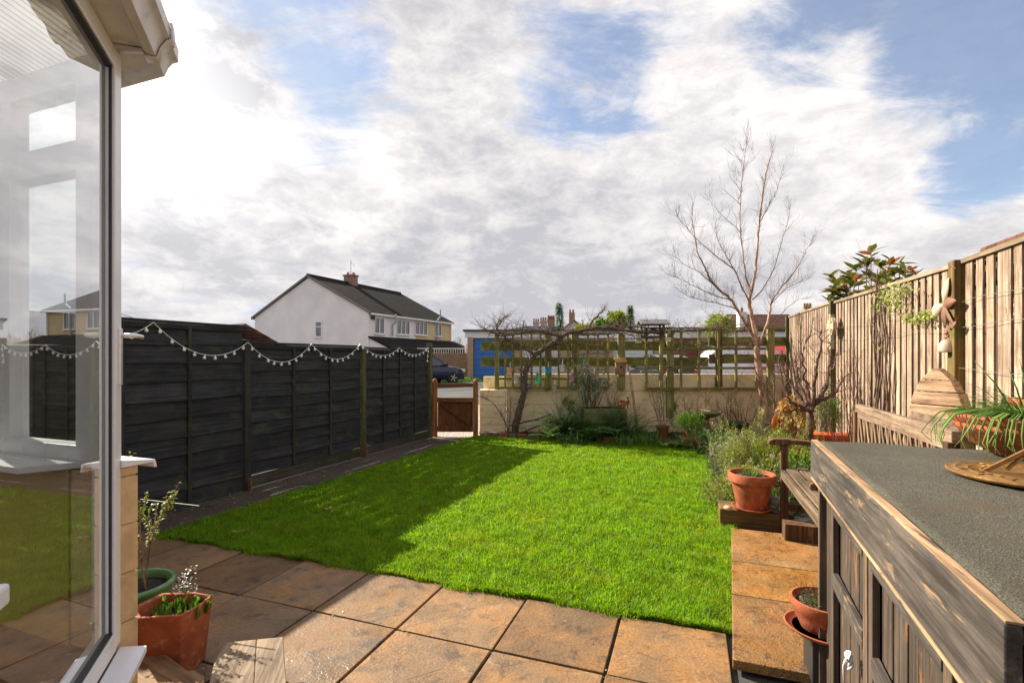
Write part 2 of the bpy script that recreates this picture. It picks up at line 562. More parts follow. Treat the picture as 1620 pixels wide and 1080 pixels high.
# ------------------------------------------------------------------ the ground and paving
def stone_mat(name, base, warm, dark, light, wet=0.0, rough=0.55, bmp=0.8, scale=1.0, joint=None):
    m, t = mat(name)
    g = t.n('ShaderNodeNewGeometry')
    ri = g.outputs['Random Per Island']
    oc = t.n('ShaderNodeTexCoord').outputs['Object']
    offs = t.n('ShaderNodeCombineXYZ', None, X=t.m('MULTIPLY', ri, 31.0), Y=t.m('MULTIPLY', ri, 17.0), Z=0.0).outputs[0]
    p = t.v('ADD', oc, offs)
    a = t.noise(p, 2.2 * scale, 7, 0.6, 0.8)
    b = t.noise(p, 7.0 * scale, 8, 0.65, 0.4)
    # riven ripples: contours of a distorted noise
    rv = t.noise(t.v('MULTIPLY', p, (1.0, 1.9, 1.0)), 1.9 * scale, 5, 0.55, 1.2)
    steps = t.m('FRACT', t.m('MULTIPLY', rv, 8.0))
    rmask = t.rng(t.noise(p, 5.0, 4), 0.44, 0.56)
    ridge = t.m('SUBTRACT', 1.0, t.m('MULTIPLY', t.rng(steps, 0.0, 0.2, 1.0, 0.0), rmask))
    fine = t.noise(p, 60.0 * scale, 4, 0.6)
    c = t.mix(t.rng(a, 0.35, 0.65), base, warm)
    c = t.mix(t.rng(b, 0.50, 0.70, 0, 0.85), c, dark)
    c = t.mix(t.rng(t.noise(p, 4.0 * scale, 5, 0.6, 1.5), 0.60, 0.75, 0, 0.6), c, light)
    vor = t.noise(p, 14.0, 2, 0.4)
    c = t.mix(t.rng(vor, 0.715, 0.74, 0, 0.5), c, light)
    c = t.mix(t.m('SUBTRACT', 0.28, t.m('MULTIPLY', ridge, 0.28)), c, dark)
    c = t.v('SCALE', c, None, t.m('MULTIPLY_ADD', fine, 1.1, 0.45))
    c = t.mix(t.m('MULTIPLY', t.m('FRACT', t.m('MULTIPLY', ri, 5.7)), 0.35), c, lin(108, 96, 84))
    c = t.v('SCALE', c, None, t.m('MULTIPLY_ADD', ri, 0.5, 0.75))
    c = t.mix(t.rng(t.noise(oc, 0.9, 6, 0.6, 0.5), 0.52, 0.68, 0, 0.35), c, dark)
    h = t.m('ADD', t.m('MULTIPLY', t.m('FLOOR', t.m('MULTIPLY', rv, 8.0)), 0.05), t.m('MULTIPLY', ridge, 0.10))
    h = t.m('ADD', h, t.m('MULTIPLY', b, 0.45))
    h = t.m('ADD', h, t.m('MULTIPLY', fine, 0.22))
    nb = bump(t, h, bmp, 0.02)
    ro = t.rng(t.noise(p, 3.0, 5), 0.35, 0.65, rough - 0.15 - wet, rough + 0.2)
    out(t, pbsdf(t, c, ro, nb, Specular_IOR_Level=0.5))
    return m


M['slab'] = stone_mat('riven brown paving', lin(118, 92, 62), lin(150, 108, 60), lin(68, 52, 38), lin(172, 140, 98))
M['slab_gold'] = stone_mat('wet golden riven slab', lin(158, 118, 62), lin(170, 112, 44), lin(84, 56, 28), lin(190, 156, 100), wet=0.2, rough=0.38, bmp=1.6, scale=1.5)
M['joint'] = simple('dark joint soil', (0.030, 0.023, 0.015, 1), 0.9, 0.4, 20, bmp=0.8)


def ground_mat():
    m, t = mat('yard ground')
    oc = t.n('ShaderNodeTexCoord').outputs['Object']
    n = t.noise(oc, 0.35, 6)
    f = t.noise(oc, 40, 4)
    c = t.mix(t.rng(n, 0.4, 0.6), (0.055, 0.053, 0.052, 1), (0.085, 0.08, 0.072, 1))
    c = t.v('SCALE', c, None, t.m('MULTIPLY_ADD', f, 0.8, 0.6))
    out(t, pbsdf(t, c, 0.7, bump(t, f, 0.4, 0.01)))
    return m


def path_mat():
    m, t = mat('wet dark path')
    oc = t.n('ShaderNodeTexCoord').outputs['Object']
    f = t.noise(oc, 55, 5, 0.7)
    n = t.noise(oc, 2.0, 6, 0.6, 0.5)
    c = t.mix(t.rng(f, 0.35, 0.7), (0.034, 0.024, 0.017, 1), (0.14, 0.105, 0.075, 1))
    c = t.v('SCALE', c, None, t.m('MULTIPLY_ADD', n, 1.0, 0.5))
    pud = t.noise(t.v('MULTIPLY', oc, (1.0, 1.0, 1.0)), 3.0, 5, 0.6, 0.6)
    ro = t.rng(pud, 0.52, 0.64, 0.6, 0.22)
    out(t, pbsdf(t, c, ro, bump(t, t.m('ADD', f, n), 0.5, 0.01), Specular_IOR_Level=0.6))
    return m


def gravel_mat():
    m, t = mat('pale gravel')
    oc = t.n('ShaderNodeTexCoord').outputs['Object']
    vn = t.n('ShaderNodeTexVoronoi', None, Vector=oc, Scale=38.0)
    c = t.mix(t.rng(t.noise(oc, 30, 3), 0.35, 0.65), lin(120, 110, 100), lin(214, 204, 190))
    c = t.mix(vn.outputs[1], c, lin(160, 148, 134), 'MULTIPLY')
    c = t.mix(0.5, c, t.mix(t.rng(t.noise(oc, 30, 3), 0.35, 0.65), lin(120, 110, 100), lin(214, 204, 190)))
    out(t, pbsdf(t, c, 0.7, bump(t, vn.outputs[0], 0.9, 0.02)))
    return m


M['ground'] = ground_mat()
M['path'] = path_mat()
M['gravel'] = gravel_mat()
M['lawn_base'] = simple('turf base', (0.05, 0.10, 0.012, 1), 0.9, 0.4, 8, bmp=0.5)


def zg(y):
    """lie of the land beyond the garden"""
    return -0.02 if y < 12 else min(-0.02 + (y - 12) / 15.0 * 0.32, 0.30)


mb = MB()
ys = [-60, 12, 16, 20, 24, 27, 60, 200, 1500]
xs = [-1500, -60, 0, 60, 1500]
vs = [(x, y, zg(y) - 0.004) for y in ys for x in xs]
fs = [(j * 5 + i, j * 5 + i + 1, (j + 1) * 5 + i + 1, (j + 1) * 5 + i) for j in range(len(ys) - 1) for i in range(4)]
mb.add(vs, fs).build('ground', M['ground'], kind='structure')

# patio slabs on a 605 mm module, 19.8 degrees
PA = R(19.8)
PU = Vector((math.cos(PA), -math.sin(PA), 0))
PV = Vector((math.sin(PA), math.cos(PA), 0))
P0 = Vector((-2.178, 4.06, 0))
rr = random.Random(3)
mb = MB()
for i in range(-4, 6):
    for j in range(-8, 0):
        u0, u1 = i * 0.605, (i + 1) * 0.605
        v0, v1 = j * 0.605, (j + 1) * 0.605
        g_ = 0.006 + 0.004 * rr.random()
        if i == 5 and j < -8:
            continue
        c = P0 + PU * (u0 + u1) / 2 + PV * (v0 + v1) / 2
        tz = rr.uniform(-0.004, 0.004)
        M3 = Matrix.Rotation(-PA, 3, 'Z') @ Matrix.Rotation(rr.uniform(-0.006, 0.006), 3, 'X') @ Matrix.Rotation(rr.uniform(-0.006, 0.006), 3, 'Y')
        mb.box(c + Vector((0, 0, -0.02 + tz)), (0.605 - 2 * g_, 0.605 - 2 * g_, 0.04), mat=M3)
pat = mb.build('patio', M['slab'], kind='structure', bevel=0.004)
mb = MB()
a = P0 + PU * (-4 * 0.605) + PV * (-8 * 0.605)
b = P0 + PU * (6 * 0.605) + PV * (-8 * 0.605)
c = P0 + PU * (6 * 0.605) + PV * 0.02
d = P0 + PU * (-4 * 0.605) + PV * 0.02
mb.add([p + Vector((0, 0, -0.013)) for p in (a, b, c, d)], [(0, 1, 2, 3)]).build('patio_bed', M['joint'], kind='structure')

LAWN = [Vector((-3.13, 4.38, 0)), Vector((-0.70, 9.90, 0)), Vector((3.45, 8.75, 0)), Vector((2.98, 7.51, 0)), Vector((2.06, 4.668, 0)), Vector((1.33, 2.82, 0))]
# garden path between lawn and fence
mb = MB()
pl = [(-6.2, 0.0), (-2.9, 3.9), (-3.13, 4.36), (-0.68, 9.92), (-0.72, 10.05), (-1.75, 10.15), (-4.2, 4.2), (-7.5, 0.0)]
mb.add([(x, y, -0.006) for x, y in pl], [(0, 1, 2, 6, 7), (2, 3, 4, 5, 6)]).build('garden_path', M['path'], kind='structure')
# lawn base
mb = MB()
mb.add([(p.x, p.y, 0.0) for p in LAWN] + [(p.x, p.y, -0.05) for p in LAWN], [(0, 5, 4, 3, 2, 1)] + [(i, (i + 1) % 6, (i + 1) % 6 + 6, i + 6) for i in range(6)])
mb.build('lawn', M['lawn_base'], kind='structure')
# soil beds
mb = MB()
bed = [(-0.70, 9.95), (3.40, 8.78), (2.98, 7.51), (2.06, 4.668), (4.05, 4.2), (6.0, 10.3), (-0.70, 10.25)]
rr = random.Random(5)
n = 26
vs, fs = [], []
for j in range(60):
    for i in range(60):
        x = -0.8 + i * 7.2 / 59
        y = 4.2 + j * 6.1 / 59
        vs.append((x, y, 0.02 + 0.05 * rr.random()))


def inpoly(x, y, poly):
    c = False
    j = len(poly) - 1
    for i in range(len(poly)):
        xi, yi = poly[i][0], poly[i][1]
        xj, yj = poly[j][0], poly[j][1]
        if (yi > y) != (yj > y) and x < (xj - xi) * (y - yi) / (yj - yi) + xi:
            c = not c
        j = i
    return c


for j in range(59):
    for i in range(59):
        x = -0.8 + (i + .5) * 7.2 / 59
        y = 4.2 + (j + .5) * 6.1 / 59
        if inpoly(x, y, bed):
            fs.append((j * 60 + i, j * 60 + i + 1, (j + 1) * 60 + i + 1, (j + 1) * 60 + i))
mb.add(vs, fs).build('soil_bed', M['soil'], kind='structure')
# timber and stone edging at the front of the back bed is placed later
# raised golden slabs on the right
mb = MB()
k0 = gnd(1159, 1042, 0.055)
k1 = gnd(1157, 838, 0.03)
rd = RV
ln = (k1 - k0)
ln.z = 0
segs_ = [0.0, 0.36, 0.63, 1.0]
for s0, s1 in zip(segs_[:-1], segs_[1:]):
    p = k0 + ln * s0 + GV * 0.004
    q = k0 + ln * s1 - GV * 0.004
    mb.prism([Vector((p.x, p.y, 0.0)), Vector((q.x, q.y, 0.0)), Vector((q.x, q.y, 0)) + rd * 0.9, Vector((p.x, p.y, 0)) + rd * 0.9], (0, 0, 0.052))
mb.build('stone_path', M['slab_gold'], kind='structure', bevel=0.006)
mb = MB()
p = k0 - GV * 0.02
mb.add([(1.1, 0.2, -0.008), (4.5, 0.2, -0.008), (4.5, 5.2, -0.008), (2.2, 5.0, -0.008)], [(0, 1, 2, 3)]).build('side_ground', M['joint'], kind='structure')

# ---- grass: countless blades, one object
def grass():
    rg = np.random.default_rng(11)
    poly = np.array([(p.x, p.y) for p in LAWN])
    N0 = 900000
    x = rg.uniform(-3.2, 3.6, N0)
    y = rg.uniform(2.75, 9.95, N0)
    ins = np.zeros(N0, bool)
    j = len(poly) - 1
    for i in range(len(poly)):
        xi, yi = poly[i]
        xj, yj = poly[j]
        cnd = ((yi > y) != (yj > y)) & (x < (xj - xi) * (y - yi) / (yj - yi) + xi)
        ins ^= cnd
        j = i
    keep = ins & (rg.random(N0) < np.clip(3.9 / y, 0, 1) ** 1.0)
    x, y = x[keep], y[keep]
    # ragged fringe beyond the front and right edges
    e0, e1, e2 = poly[0], poly[5], poly[4]
    fx, fy = [], []
    for (a, b, nn) in ((e0, e1, 7000), (e1, e2, 4000), (e2, poly[3], 3000), (poly[0], poly[1], 5000), (poly[1], poly[2], 3000)):
        t = rg.random(nn)
        px = a[0] + (b[0] - a[0]) * t
        py = a[1] + (b[1] - a[1]) * t
        off = np.abs(rg.normal(0, 0.022, nn)) * (0.6 + 0.6 * np.sin(t * 31 + 1) + 0.4 * np.sin(t * 83))
        dx, dy = (b - a) / np.linalg.norm(b - a)
        # outward
        cx, cy = poly.mean(0)
        nx, ny = dy, -dx
        if (px[0] + nx - cx) ** 2 + (py[0] + ny - cy) ** 2 < (px[0] - nx - cx) ** 2 + (py[0] - ny - cy) ** 2:
            nx, ny = -nx, -ny
        fx.append(px + nx * off)
        fy.append(py + ny * off)
    x = np.concatenate([x] + fx)
    y = np.concatenate([y] + fy)
    n = len(x)
    # clumps: height and lean vary slowly
    cl = np.sin(x * 7.3 + np.sin(y * 5.1) * 1.7) * np.cos(y * 6.7 + np.sin(x * 4.3) * 2) + 0.6 * np.sin(x * 19 + y * 3) * np.sin(y * 17 - x * 5)
    cl = cl + 0.8 * np.sin(x * 37 + 3 * np.sin(y * 23)) * np.sin(y * 41 + 2 * np.sin(x * 29))
    hgt = (0.040 + 0.010 * cl) * rg.uniform(0.55, 1.35, n)
    hgt *= np.where(rg.random(n) < 0.03, 1.6, 1.0)
    wid = 0.0021 * (1 + 0.16 * (y - 3)) * rg.uniform(0.7, 1.4, n)
    a = rg.uniform(0, 2 * PI, n) + 0.9 * np.sin(x * 3.1) * np.cos(y * 2.7)
    lean = rg.uniform(0.15, 1.0, n)
    sx, sy = np.cos(a), np.sin(a)
    ta = rg.uniform(0, 2 * PI, n)
    wx, wy = np.cos(ta) * wid, np.sin(ta) * wid
    base = np.stack([x, y, np.full(n, -0.002)], 1)
    W = np.stack([wx, wy, np.zeros(n)], 1)
    mid = base + np.stack([sx * hgt * lean * 0.32, sy * hgt * lean * 0.32, hgt * 0.6], 1)
    tip = base + np.stack([sx * hgt * lean, sy * hgt * lean, hgt * (1 - 0.28 * lean)], 1)
    V = np.empty((n, 5, 3))
    V[:, 0] = base - W
    V[:, 1] = base + W
    V[:, 2] = mid - W * 0.8
    V[:, 3] = mid + W * 0.8
    V[:, 4] = tip
    me = bpy.data.meshes.new('grass')
    me.vertices.add(n * 5)
    me.vertices.foreach_set('co', V.reshape(-1).astype(np.float32))
    o = np.arange(n)[:, None] * 5
    quad = o + np.array([0, 1, 3, 2])
    tri = o + np.array([2, 3, 4])
    loops = np.concatenate([quad, tri], 1).reshape(-1)
    me.loops.add(len(loops))
    me.loops.foreach_set('vertex_index', loops.astype(np.int32))
    me.polygons.add(n * 2)
    st = np.stack([np.arange(n) * 7, np.arange(n) * 7 + 4], 1).reshape(-1)
    me.polygons.foreach_set('loop_start', st.astype(np.int32))
    me.update(calc_edges=True)
    me.validate()
    m, t = mat('lawn grass')
    g = t.n('ShaderNodeNewGeometry')
    ri = g.outputs['Random Per Island']
    oc = t.n('ShaderNodeTexCoord').outputs['Object']
    c = t.mix(ri, (0.096, 0.245, 0.008, 1), (0.275, 0.455, 0.020, 1))
    c = t.mix(t.rng(t.m('FRACT', t.m('MULTIPLY', ri, 13.7)), 0.93, 0.99), c, (0.30, 0.30, 0.10, 1))
    c = t.mix(t.rng(t.noise(oc, 1.6, 6, 0.7), 0.48, 0.68, 0, 0.35), c, (0.33, 0.33, 0.02, 1))
    c = t.v('SCALE', c, None, t.m('MULTIPLY_ADD', t.noise(oc, 7.0, 5, 0.65), 1.5, 0.25))
    p = pbsdf(t, c, 0.45, None, Specular_IOR_Level=0.22)
    tr = t.n('ShaderNodeBsdfTranslucent', None, Color=t.v('MULTIPLY', c, (1.5, 1.35, 0.5))).outputs[0]
    out(t, t.n('ShaderNodeMixShader', None, _0=0.5, _1=p, _2=tr).outputs[0])
    me.materials.append(m)
    ob = bpy.data.objects.new('grass', me)
    COL.objects.link(ob)
    ob['kind'] = 'stuff'
    ob['label'] = 'bright green mown lawn grass, half in shade'
    ob['category'] = 'grass'
    return n


NG = grass()
print('blades', NG)

# ------------------------------------------------------------------ black lap fence on the left
FD = Vector((0.405, 1.0, 0)).normalized()            # along the fence, away from the camera
FN = Vector((FD.y, -FD.x, 0))                        # towards the lawn


def fY(px, off=0.0):
    t = (px - 810) / F
    return (5.63 - off * 1.079) / (0.405 - t)


def fpt(px, py, off=0.0):
    return at(px, py, fY(px, off))


def fence_at(Y, z, off=0.0):
    return Vector((-5.63 + 0.405 * Y, Y, z)) + FN * off


def lap_panel(Y0, Y1, ztop, nb, label, grp, battens, gravel, seed):
    rr = random.Random(seed)
    base = fence_at((Y0 + Y1) / 2, 0)
    t = thing('lap_fence', label, 'fence panel', base, grp)
    a = fence_at(Y0, 0)
    L = (fence_at(Y1, 0) - a).length
    zb = 0.152 if gravel else -0.01
    pitch = (ztop - 0.03 - zb) / nb
    mb = MB()
    K = 14
    ov = 0.003 if gravel else 0.012
    for i in range(nb):
        z0 = zb + i * pitch
        ph = rr.uniform(0, 9)
        amp = rr.uniform(0.002, 0.011)
        vs, fs = [], []
        for k in range(K + 1):
            s = L * k / K
            wv = amp * math.sin(ph + s * rr.uniform(3.0, 3.3)) + rr.uniform(-0.002, 0.002)
            q = a + FD * s
            vs += [q + FN * 0.032 + Vector((0, 0, z0 + wv - ov)), q + FN * 0.004 + Vector((0, 0, z0 + pitch + ov)),
                   q + FN * 0.018 + Vector((0, 0, z0 + wv - ov)), q - FN * 0.004 + Vector((0, 0, z0 + pitch + ov))]
        for k in range(K):
            o = 4 * k
            fs += [(o, o + 4, o + 5, o + 1), (o + 2, o + 3, o + 7, o + 6), (o, o + 2, o + 6, o + 4), (o + 1, o + 5, o + 7, o + 3)]
        fs += [(0, 1, 3, 2), (4 * K, 4 * K + 2, 4 * K + 3, 4 * K + 1)]
        mb.add(vs, fs)
    mb.build('lap_boards', M['black_h'], t)
    for f in battens:
        b = a + FD * (L * f)
        MB().box(b + FN * 0.034 + Vector((0, 0, (ztop + zb) / 2 - 0.01)), (0.04, 0.022, ztop - zb - 0.04), -math.atan2(FD.x, FD.y) + PI / 2).build('batten', M['black_v'], t, bevel=0.003)
    MB().box(a + FD * (L / 2) + FN * 0.018 + Vector((0, 0, ztop - 0.002)), (L, 0.062, 0.028), -math.atan2(FD.x, FD.y) + PI / 2).build('top_rail', M['black_h'], t, bevel=0.003)
    MB().box(a + FD * (L / 2) + FN * 0.034 + Vector((0, 0, ztop - 0.045)), (L, 0.02, 0.05), -math.atan2(FD.x, FD.y) + PI / 2).build('frame_rail', M['black_h'], t, bevel=0.002)
    if gravel:
        MB().box(a + FD * (L / 2) + FN * 0.012 + Vector((0, 0, 0.075)), (L, 0.028, 0.15), -math.atan2(FD.x, FD.y) + PI / 2).build('gravel_board', M['old_board'], t, bevel=0.003)
    return t


GP = 'black lap fence panels beside the path'
lap_panel(5.99, 7.88, 1.765, 10, 'black lap fence panel with pale brown gravel board, between step post and mossy post', GP, (0.33, 0.665), True, 1)
lap_panel(7.98, 9.76, 1.745, 10, 'farthest black lap fence panel, ending at the wooden gate', GP, (0.25, 0.5, 0.75), True, 2)
lap_panel(3.95, 5.90, 1.955, 10, 'taller black lap fence panel nearest the conservatory', GP, (0.38, 0.69, 0.08), False, 3)
lap_panel(1.95, 3.90, 2.30, 12, 'unseen black lap fence panel behind the conservatory, extra tall to shade the patio', GP, (0.25, 0.5, 0.75), False, 4)  # out of view; its extra height is added to cast shade on the patio


def post(p, h, s, m, label, name='fence_post', grp='fence posts along the black fence', foot=None, rz=0.0, cat='fence post'):
    mb = MB().box(p + Vector((0, 0, h / 2 - 0.02)), (s, s, h + 0.04), rz)
    ob = mb.build(name, m, label=label, cat=cat, group=grp, bevel=0.006)
    return ob


rzf = -math.atan2(FD.x, FD.y)
post(fence_at(5.945, 0, 0.02), 1.80, 0.085, M['black_v'], 'black fence post where the tall panel steps down to the low ones', rz=rzf)
post(fence_at(7.93, 0, 0.02), 1.765, 0.085, M['green_post'], 'fence post with a bright green mossy face in the middle of the low black fence', rz=rzf)
post(fence_at(9.81, 0, 0.02), 1.87, 0.09, M['green_post'], 'mossy fence post at the gate end, taller than the low panels beside it', rz=rzf)
# red brown post shoe
mb = MB().box(fence_at(5.945, 0.06, 0.075), (0.075, 0.02, 0.16), rzf)
mb.build('post_spur', M['rust'], label='red brown stub at the foot of the black step post', cat='post spur', bevel=0.003, group='red brown stubs at fence post feet')
mb = MB().box(fence_at(7.93, 0.10, 0.075), (0.07, 0.02, 0.24), rzf)
mb.build('post_spur', M['rust'], label='red brown stub at the foot of the green mossy middle post', cat='post spur', bevel=0.003, group='red brown stubs at fence post feet')

# fairy lights
anch = [(196, 531), (242.8, 509.8), (392.4, 541.4), (492.7, 543.9), (570, 543.9), (631.7, 550), (677.5, 550), (675.7, 572)]
sag = [0.02, 0.235, 0.245, 0.225, 0.16, 0.125, 0.0]
nbul = [2, 9, 9, 9, 9, 8, 3]
P = [fpt(x, y, 0.075) for x, y in anch]
t = thing('fairy_lights', 'string of small round white bulbs looped along the top of the black fence', 'string lights', (P[2].x, P[2].y, P[2].z))
mb = MB()
bulbs = []
for i in range(len(P) - 1):
    pts = []
    for k in range(17):
        s = k / 16
        p = P[i].lerp(P[i + 1], s)
        p.z -= sag[i] * 4 * s * (1 - s)
        pts.append(p)
    mb.tube(pts, 0.0035, 5)
    for k in range(nbul[i]):
        s = (k + 0.5) / nbul[i]
        p = P[i].lerp(P[i + 1], s)
        p.z -= sag[i] * 4 * s * (1 - s)
        bulbs.append(p)
mb.build('cable', M['white_plastic'], t)
bproto = None
for p in bulbs:
    if bproto is None:
        b = MB()
        b.lathe((0, 0, 0), [(0, 0.004), (0.006, 0.0), (0.006, -0.016), (0.012, -0.020), (0.017, -0.030), (0.017, -0.038), (0.012, -0.048), (0, -0.052)], 10)
        b.v = [tuple(Vector(q) + Vector(t.location)) for q in b.v]
        bproto = b.build('bulb', M['white_plastic'], t, smooth=True)
        bproto.location = p - Vector(t.location)
    else:
        c = bproto.copy()
        COL.objects.link(c)
        c.parent = t
        c.location = p - Vector(t.location)
        c.rotation_euler = (rr.uniform(-.3, .3), rr.uniform(-.3, .3), 0)

# ------------------------------------------------------------------ gate
GY = 9.93
xl, xr = at(688, 600, GY).x, at(752.5, 600, GY).x
pl_ = MB().box((xl, GY, 0.55), (0.095, 0.095, 1.12))
pl_.lathe((xl, GY, 1.11), [(0.047, 0), (0.043, 0.03), (0.03, 0.05), (0, 0.06)], 12)
pl_.build('gate_post', M['gate_post'], label='orange brown gate post with a rounded top beside the black fence', cat='gate post', group='gate posts', bevel=0.006)
pr = MB().box((xr, GY, 0.55), (0.095, 0.095, 1.10))
pr.lathe((xr, GY, 1.10), [(0.047, 0), (0.043, 0.03), (0.03, 0.05), (0, 0.06)], 12)
pr.build('gate_post', M['gate_post'], label='orange brown gate post next to the cream wall', cat='gate post', group='gate posts', bevel=0.006)
t = thing('garden_gate', 'low brown wooden gate with open top and boarded lower half', 'gate', ((xl + xr) / 2, GY, 0.06))
xa, xb = xl + 0.055, xr - 0.055
z1 = H - (609 - HOR) * GY / F
z2 = H - (632 - HOR) * GY / F
MB().box(((xa + xb) / 2, GY, z1), (xb - xa, 0.045, 0.075)).build('top_rail', M['gate_h'], t, bevel=0.005)
MB().box(((xa + xb) / 2, GY - 0.012, z2), (xb - xa + 0.1, 0.06, 0.085)).build('middle_rail', M['gate_h'], t, bevel=0.005)
MB().box(((xa + xb) / 2, GY - 0.012, 0.16), (xb - xa, 0.05, 0.11)).build('bottom_rail', M['gate_v'], t, bevel=0.005)
mb = MB()
nb = 8
for i in range(nb):
    ww = (xb - xa) / nb
    mb.box((xa + ww * (i + .5), GY + 0.02, (0.09 + z2) / 2), (ww + 0.002 * (i % 2), 0.018 + 0.004 * (i % 2), z2 - 0.09))
mb.build('boards', M['gate_v'], t, bevel=0.002)
MB().bar((xa + 0.02, GY - 0.005, z2 - 0.04), (xb - 0.05, GY - 0.005, 0.21), 0.03, 0.07, (0, 1, 0)).build('brace', M['gate_v'], t, bevel=0.003)
# gravel strip under and beyond the gate, road, grass verge
mb = MB()
mb.add([(-1.75, 9.6, -0.002), (-0.7, 9.75, -0.002), (-0.3, 12.0, -0.002), (-0.1, 15.5, 0.068), (-4.5, 15.5, 0.068), (-3, 12.0, -0.002)], [(0, 1, 2, 5), (5, 2, 3, 4)])
mb.build('gravel', M['gravel'], kind='structure')
mb = MB()
mb.add([(-3.0, 14.6, 0.045 + 0.02), (-1.0, 15.4, 0.061 + 0.02), (-1.55, 17.6, 0.12), (-2.7, 17.6, 0.12)], [(0, 1, 2, 3)])
mb.build('painted_line', simple('worn yellow paint', lin(206, 184, 96), 0.7, 0.2), kind='structure')
M['verge'] = foliage('rough verge grass', (0.05, 0.12, 0.015, 1), (0.10, 0.2, 0.03, 1))
mb = MB()
rr = random.Random(9)
for i in range(3500):
    x, y = rr.uniform(-4.6, 4), rr.uniform(26.4, 28.2)
    mb.blade((x, y, zg(y) - 0.01), (rr.uniform(-.5, .5), rr.uniform(-.5, .5), 1), rr.uniform(0.10, 0.32), 0.03, 0.3, 2)
mb.build('verge_grass', M['verge'], kind='stuff', label='strip of rough green grass along the foot of the far wall', cat='grass')

# ------------------------------------------------------------------ cream block wall across the end
WY = 10.2
zt = H - (591 - HOR) * WY / F
rr = random.Random(4)


def block_wall(x0, x1, y, thick, zs, blen, m, label, name='garden_wall', stagger=True):
    mb = MB()
    for i, (z, z2_) in enumerate(zip(zs[:-1], zs[1:])):
        x = x0
        first = True
        while x < x1 - 0.01:
            L = blen * (0.5 if first and i % 2 and stagger else 1.0)
            x2 = min(x + L, x1)
            if x1 - x2 < 0.08:
                x2 = x1
            dy = rr.uniform(-0.003, 0.003)
            mb.box(((x + x2) / 2, y + thick / 2 + dy, (z + z2_) / 2), (x2 - x - 0.009, thick, z2_ - z - 0.014))
            x = x2
            first = False
    # mortar core set back
    mb.box(((x0 + x1) / 2, y + thick / 2, (zs[0] + zs[-1]) / 2 - 0.006), (x1 - x0 - 0.01, thick - 0.036, zs[-1] - zs[0] - 0.008))
    return mb.build(name, m, label=label, cat='wall', bevel=0.007)


x0w = at(801, 600, WY).x
block_wall(x0w, 7.6, WY, 0.14, [-0.02, 0.275, 0.61, 0.89, zt], 1.15, M['render'], 'long cream painted block wall across the end of the garden')
xg = at(758.5, 600, 10.05).x
xg2 = at(800, 600, 10.05).x


def wz(py, y=10.02):
    return H - (py - HOR) * y / F


block_wall(xg, xg2, 10.02, 0.32, [-0.02, wz(672), wz(661), wz(641), wz(628), wz(616)], 1.5, M['render'], 'low cream block pier beside the gate', name='wall_pier', stagger=False)
block_wall(at(764, 600, WY).x, x0w - 0.004, 10.36, 0.16, [-0.02, wz(616, 10.36), wz(595, 10.36)], 1.5, M['render'], 'taller cream block end piece behind the low pier', name='wall_end', stagger=False)

# ------------------------------------------------------------------ conservatory
CC = Vector((-1.505, 1.9, 0))                         # corner post (outer line of the frames)
CD = Vector((-math.sin(R(24.5)), math.cos(R(24.5)), 0))   # direction of the glazed door side, away from the camera
CN = Vector((CD.y, -CD.x, 0))                         # outward normal of that side
ED = -RV                                              # direction of the next side (to the left)
EN = GV.copy()                                        # its outward normal
con = thing('conservatory', 'white framed conservatory with gutter, glass wall and cream dwarf wall at the left edge', 'conservatory', CC)


def cp(s, n, z):                                      # s metres back towards the camera, n outwards
    return CC - CD * s + CN * n + Vector((0, 0, z))


def ep(s, n, z):                                      # s metres to the left along the far side
    return CC + ED * s + EN * n + Vector((0, 0, z))


rc = math.atan2(-CD.y, -CD.x)
re = math.atan2(ED.y, ED.x)
ZB, ZT = 0.555, 2.665                                 # glass bottom and top of the door side
LD = 2.6
# corner post
mb = MB()
mb.prism([cp(0.0, 0.0, ZB - 0.06), cp(0.075, 0.0, ZB - 0.06), cp(0.075, -0.07, ZB - 0.06), ep(0.04, -0.07, ZB - 0.06), ep(0.04, 0.0, ZB - 0.06)], (0, 0, ZT + 0.12 - ZB + 0.06))
mb.build('corner_post', M['upvc'], con, bevel=0.004)
fr = MB()
fr.bar(cp(0.055, -0.035, ZB - 0.035), cp(LD, -0.035, ZB - 0.035), 0.068, 0.07)
fr.bar(cp(0.055, -0.035, ZT + 0.035), cp(LD, -0.035, ZT + 0.035), 0.068, 0.07)
fr.bar(cp(LD, -0.035, ZB), cp(LD, -0.035, ZT), 0.068, 0.09, tuple(CD))
fr.build('door_frame', M['upvc'], con, bevel=0.005)
gk = MB()
gk.bar(cp(0.0785, -0.014, ZB), cp(0.0785, -0.014, ZT), 0.008, 0.010, tuple(CD))
gk.bar(cp(0.077, -0.018, ZB + 0.004), cp(LD, -0.018, ZB + 0.004), 0.02, 0.008)
gk.bar(cp(0.077, -0.018, ZT - 0.006), cp(LD, -0.018, ZT - 0.006), 0.02, 0.012)
gk.build('seal', M['gasket'], con)
gl = MB()
gl.add([cp(0.078, -0.024, ZB), cp(LD, -0.024, ZB), cp(LD, -0.024, ZT), cp(0.078, -0.024, ZT)], [(0, 1, 2, 3)])
gl.build('glass_pane', M['glass'], con)
# threshold sill outside
mb = MB()
mb.prism([cp(0.02, 0.0, ZB - 0.075), cp(0.02, 0.085, ZB - 0.09), cp(0.02, 0.085, ZB - 0.115), cp(0.02, 0.0, ZB - 0.115)], -CD * LD)
mb.build('door_sill', M['upvc'], con, bevel=0.003)
# wall under the door side
mb = MB().bar(cp(0.0, -0.10, 0.21), cp(LD, -0.10, 0.21), 0.18, 0.46)
mb.build('base_wall', M['block'], con)
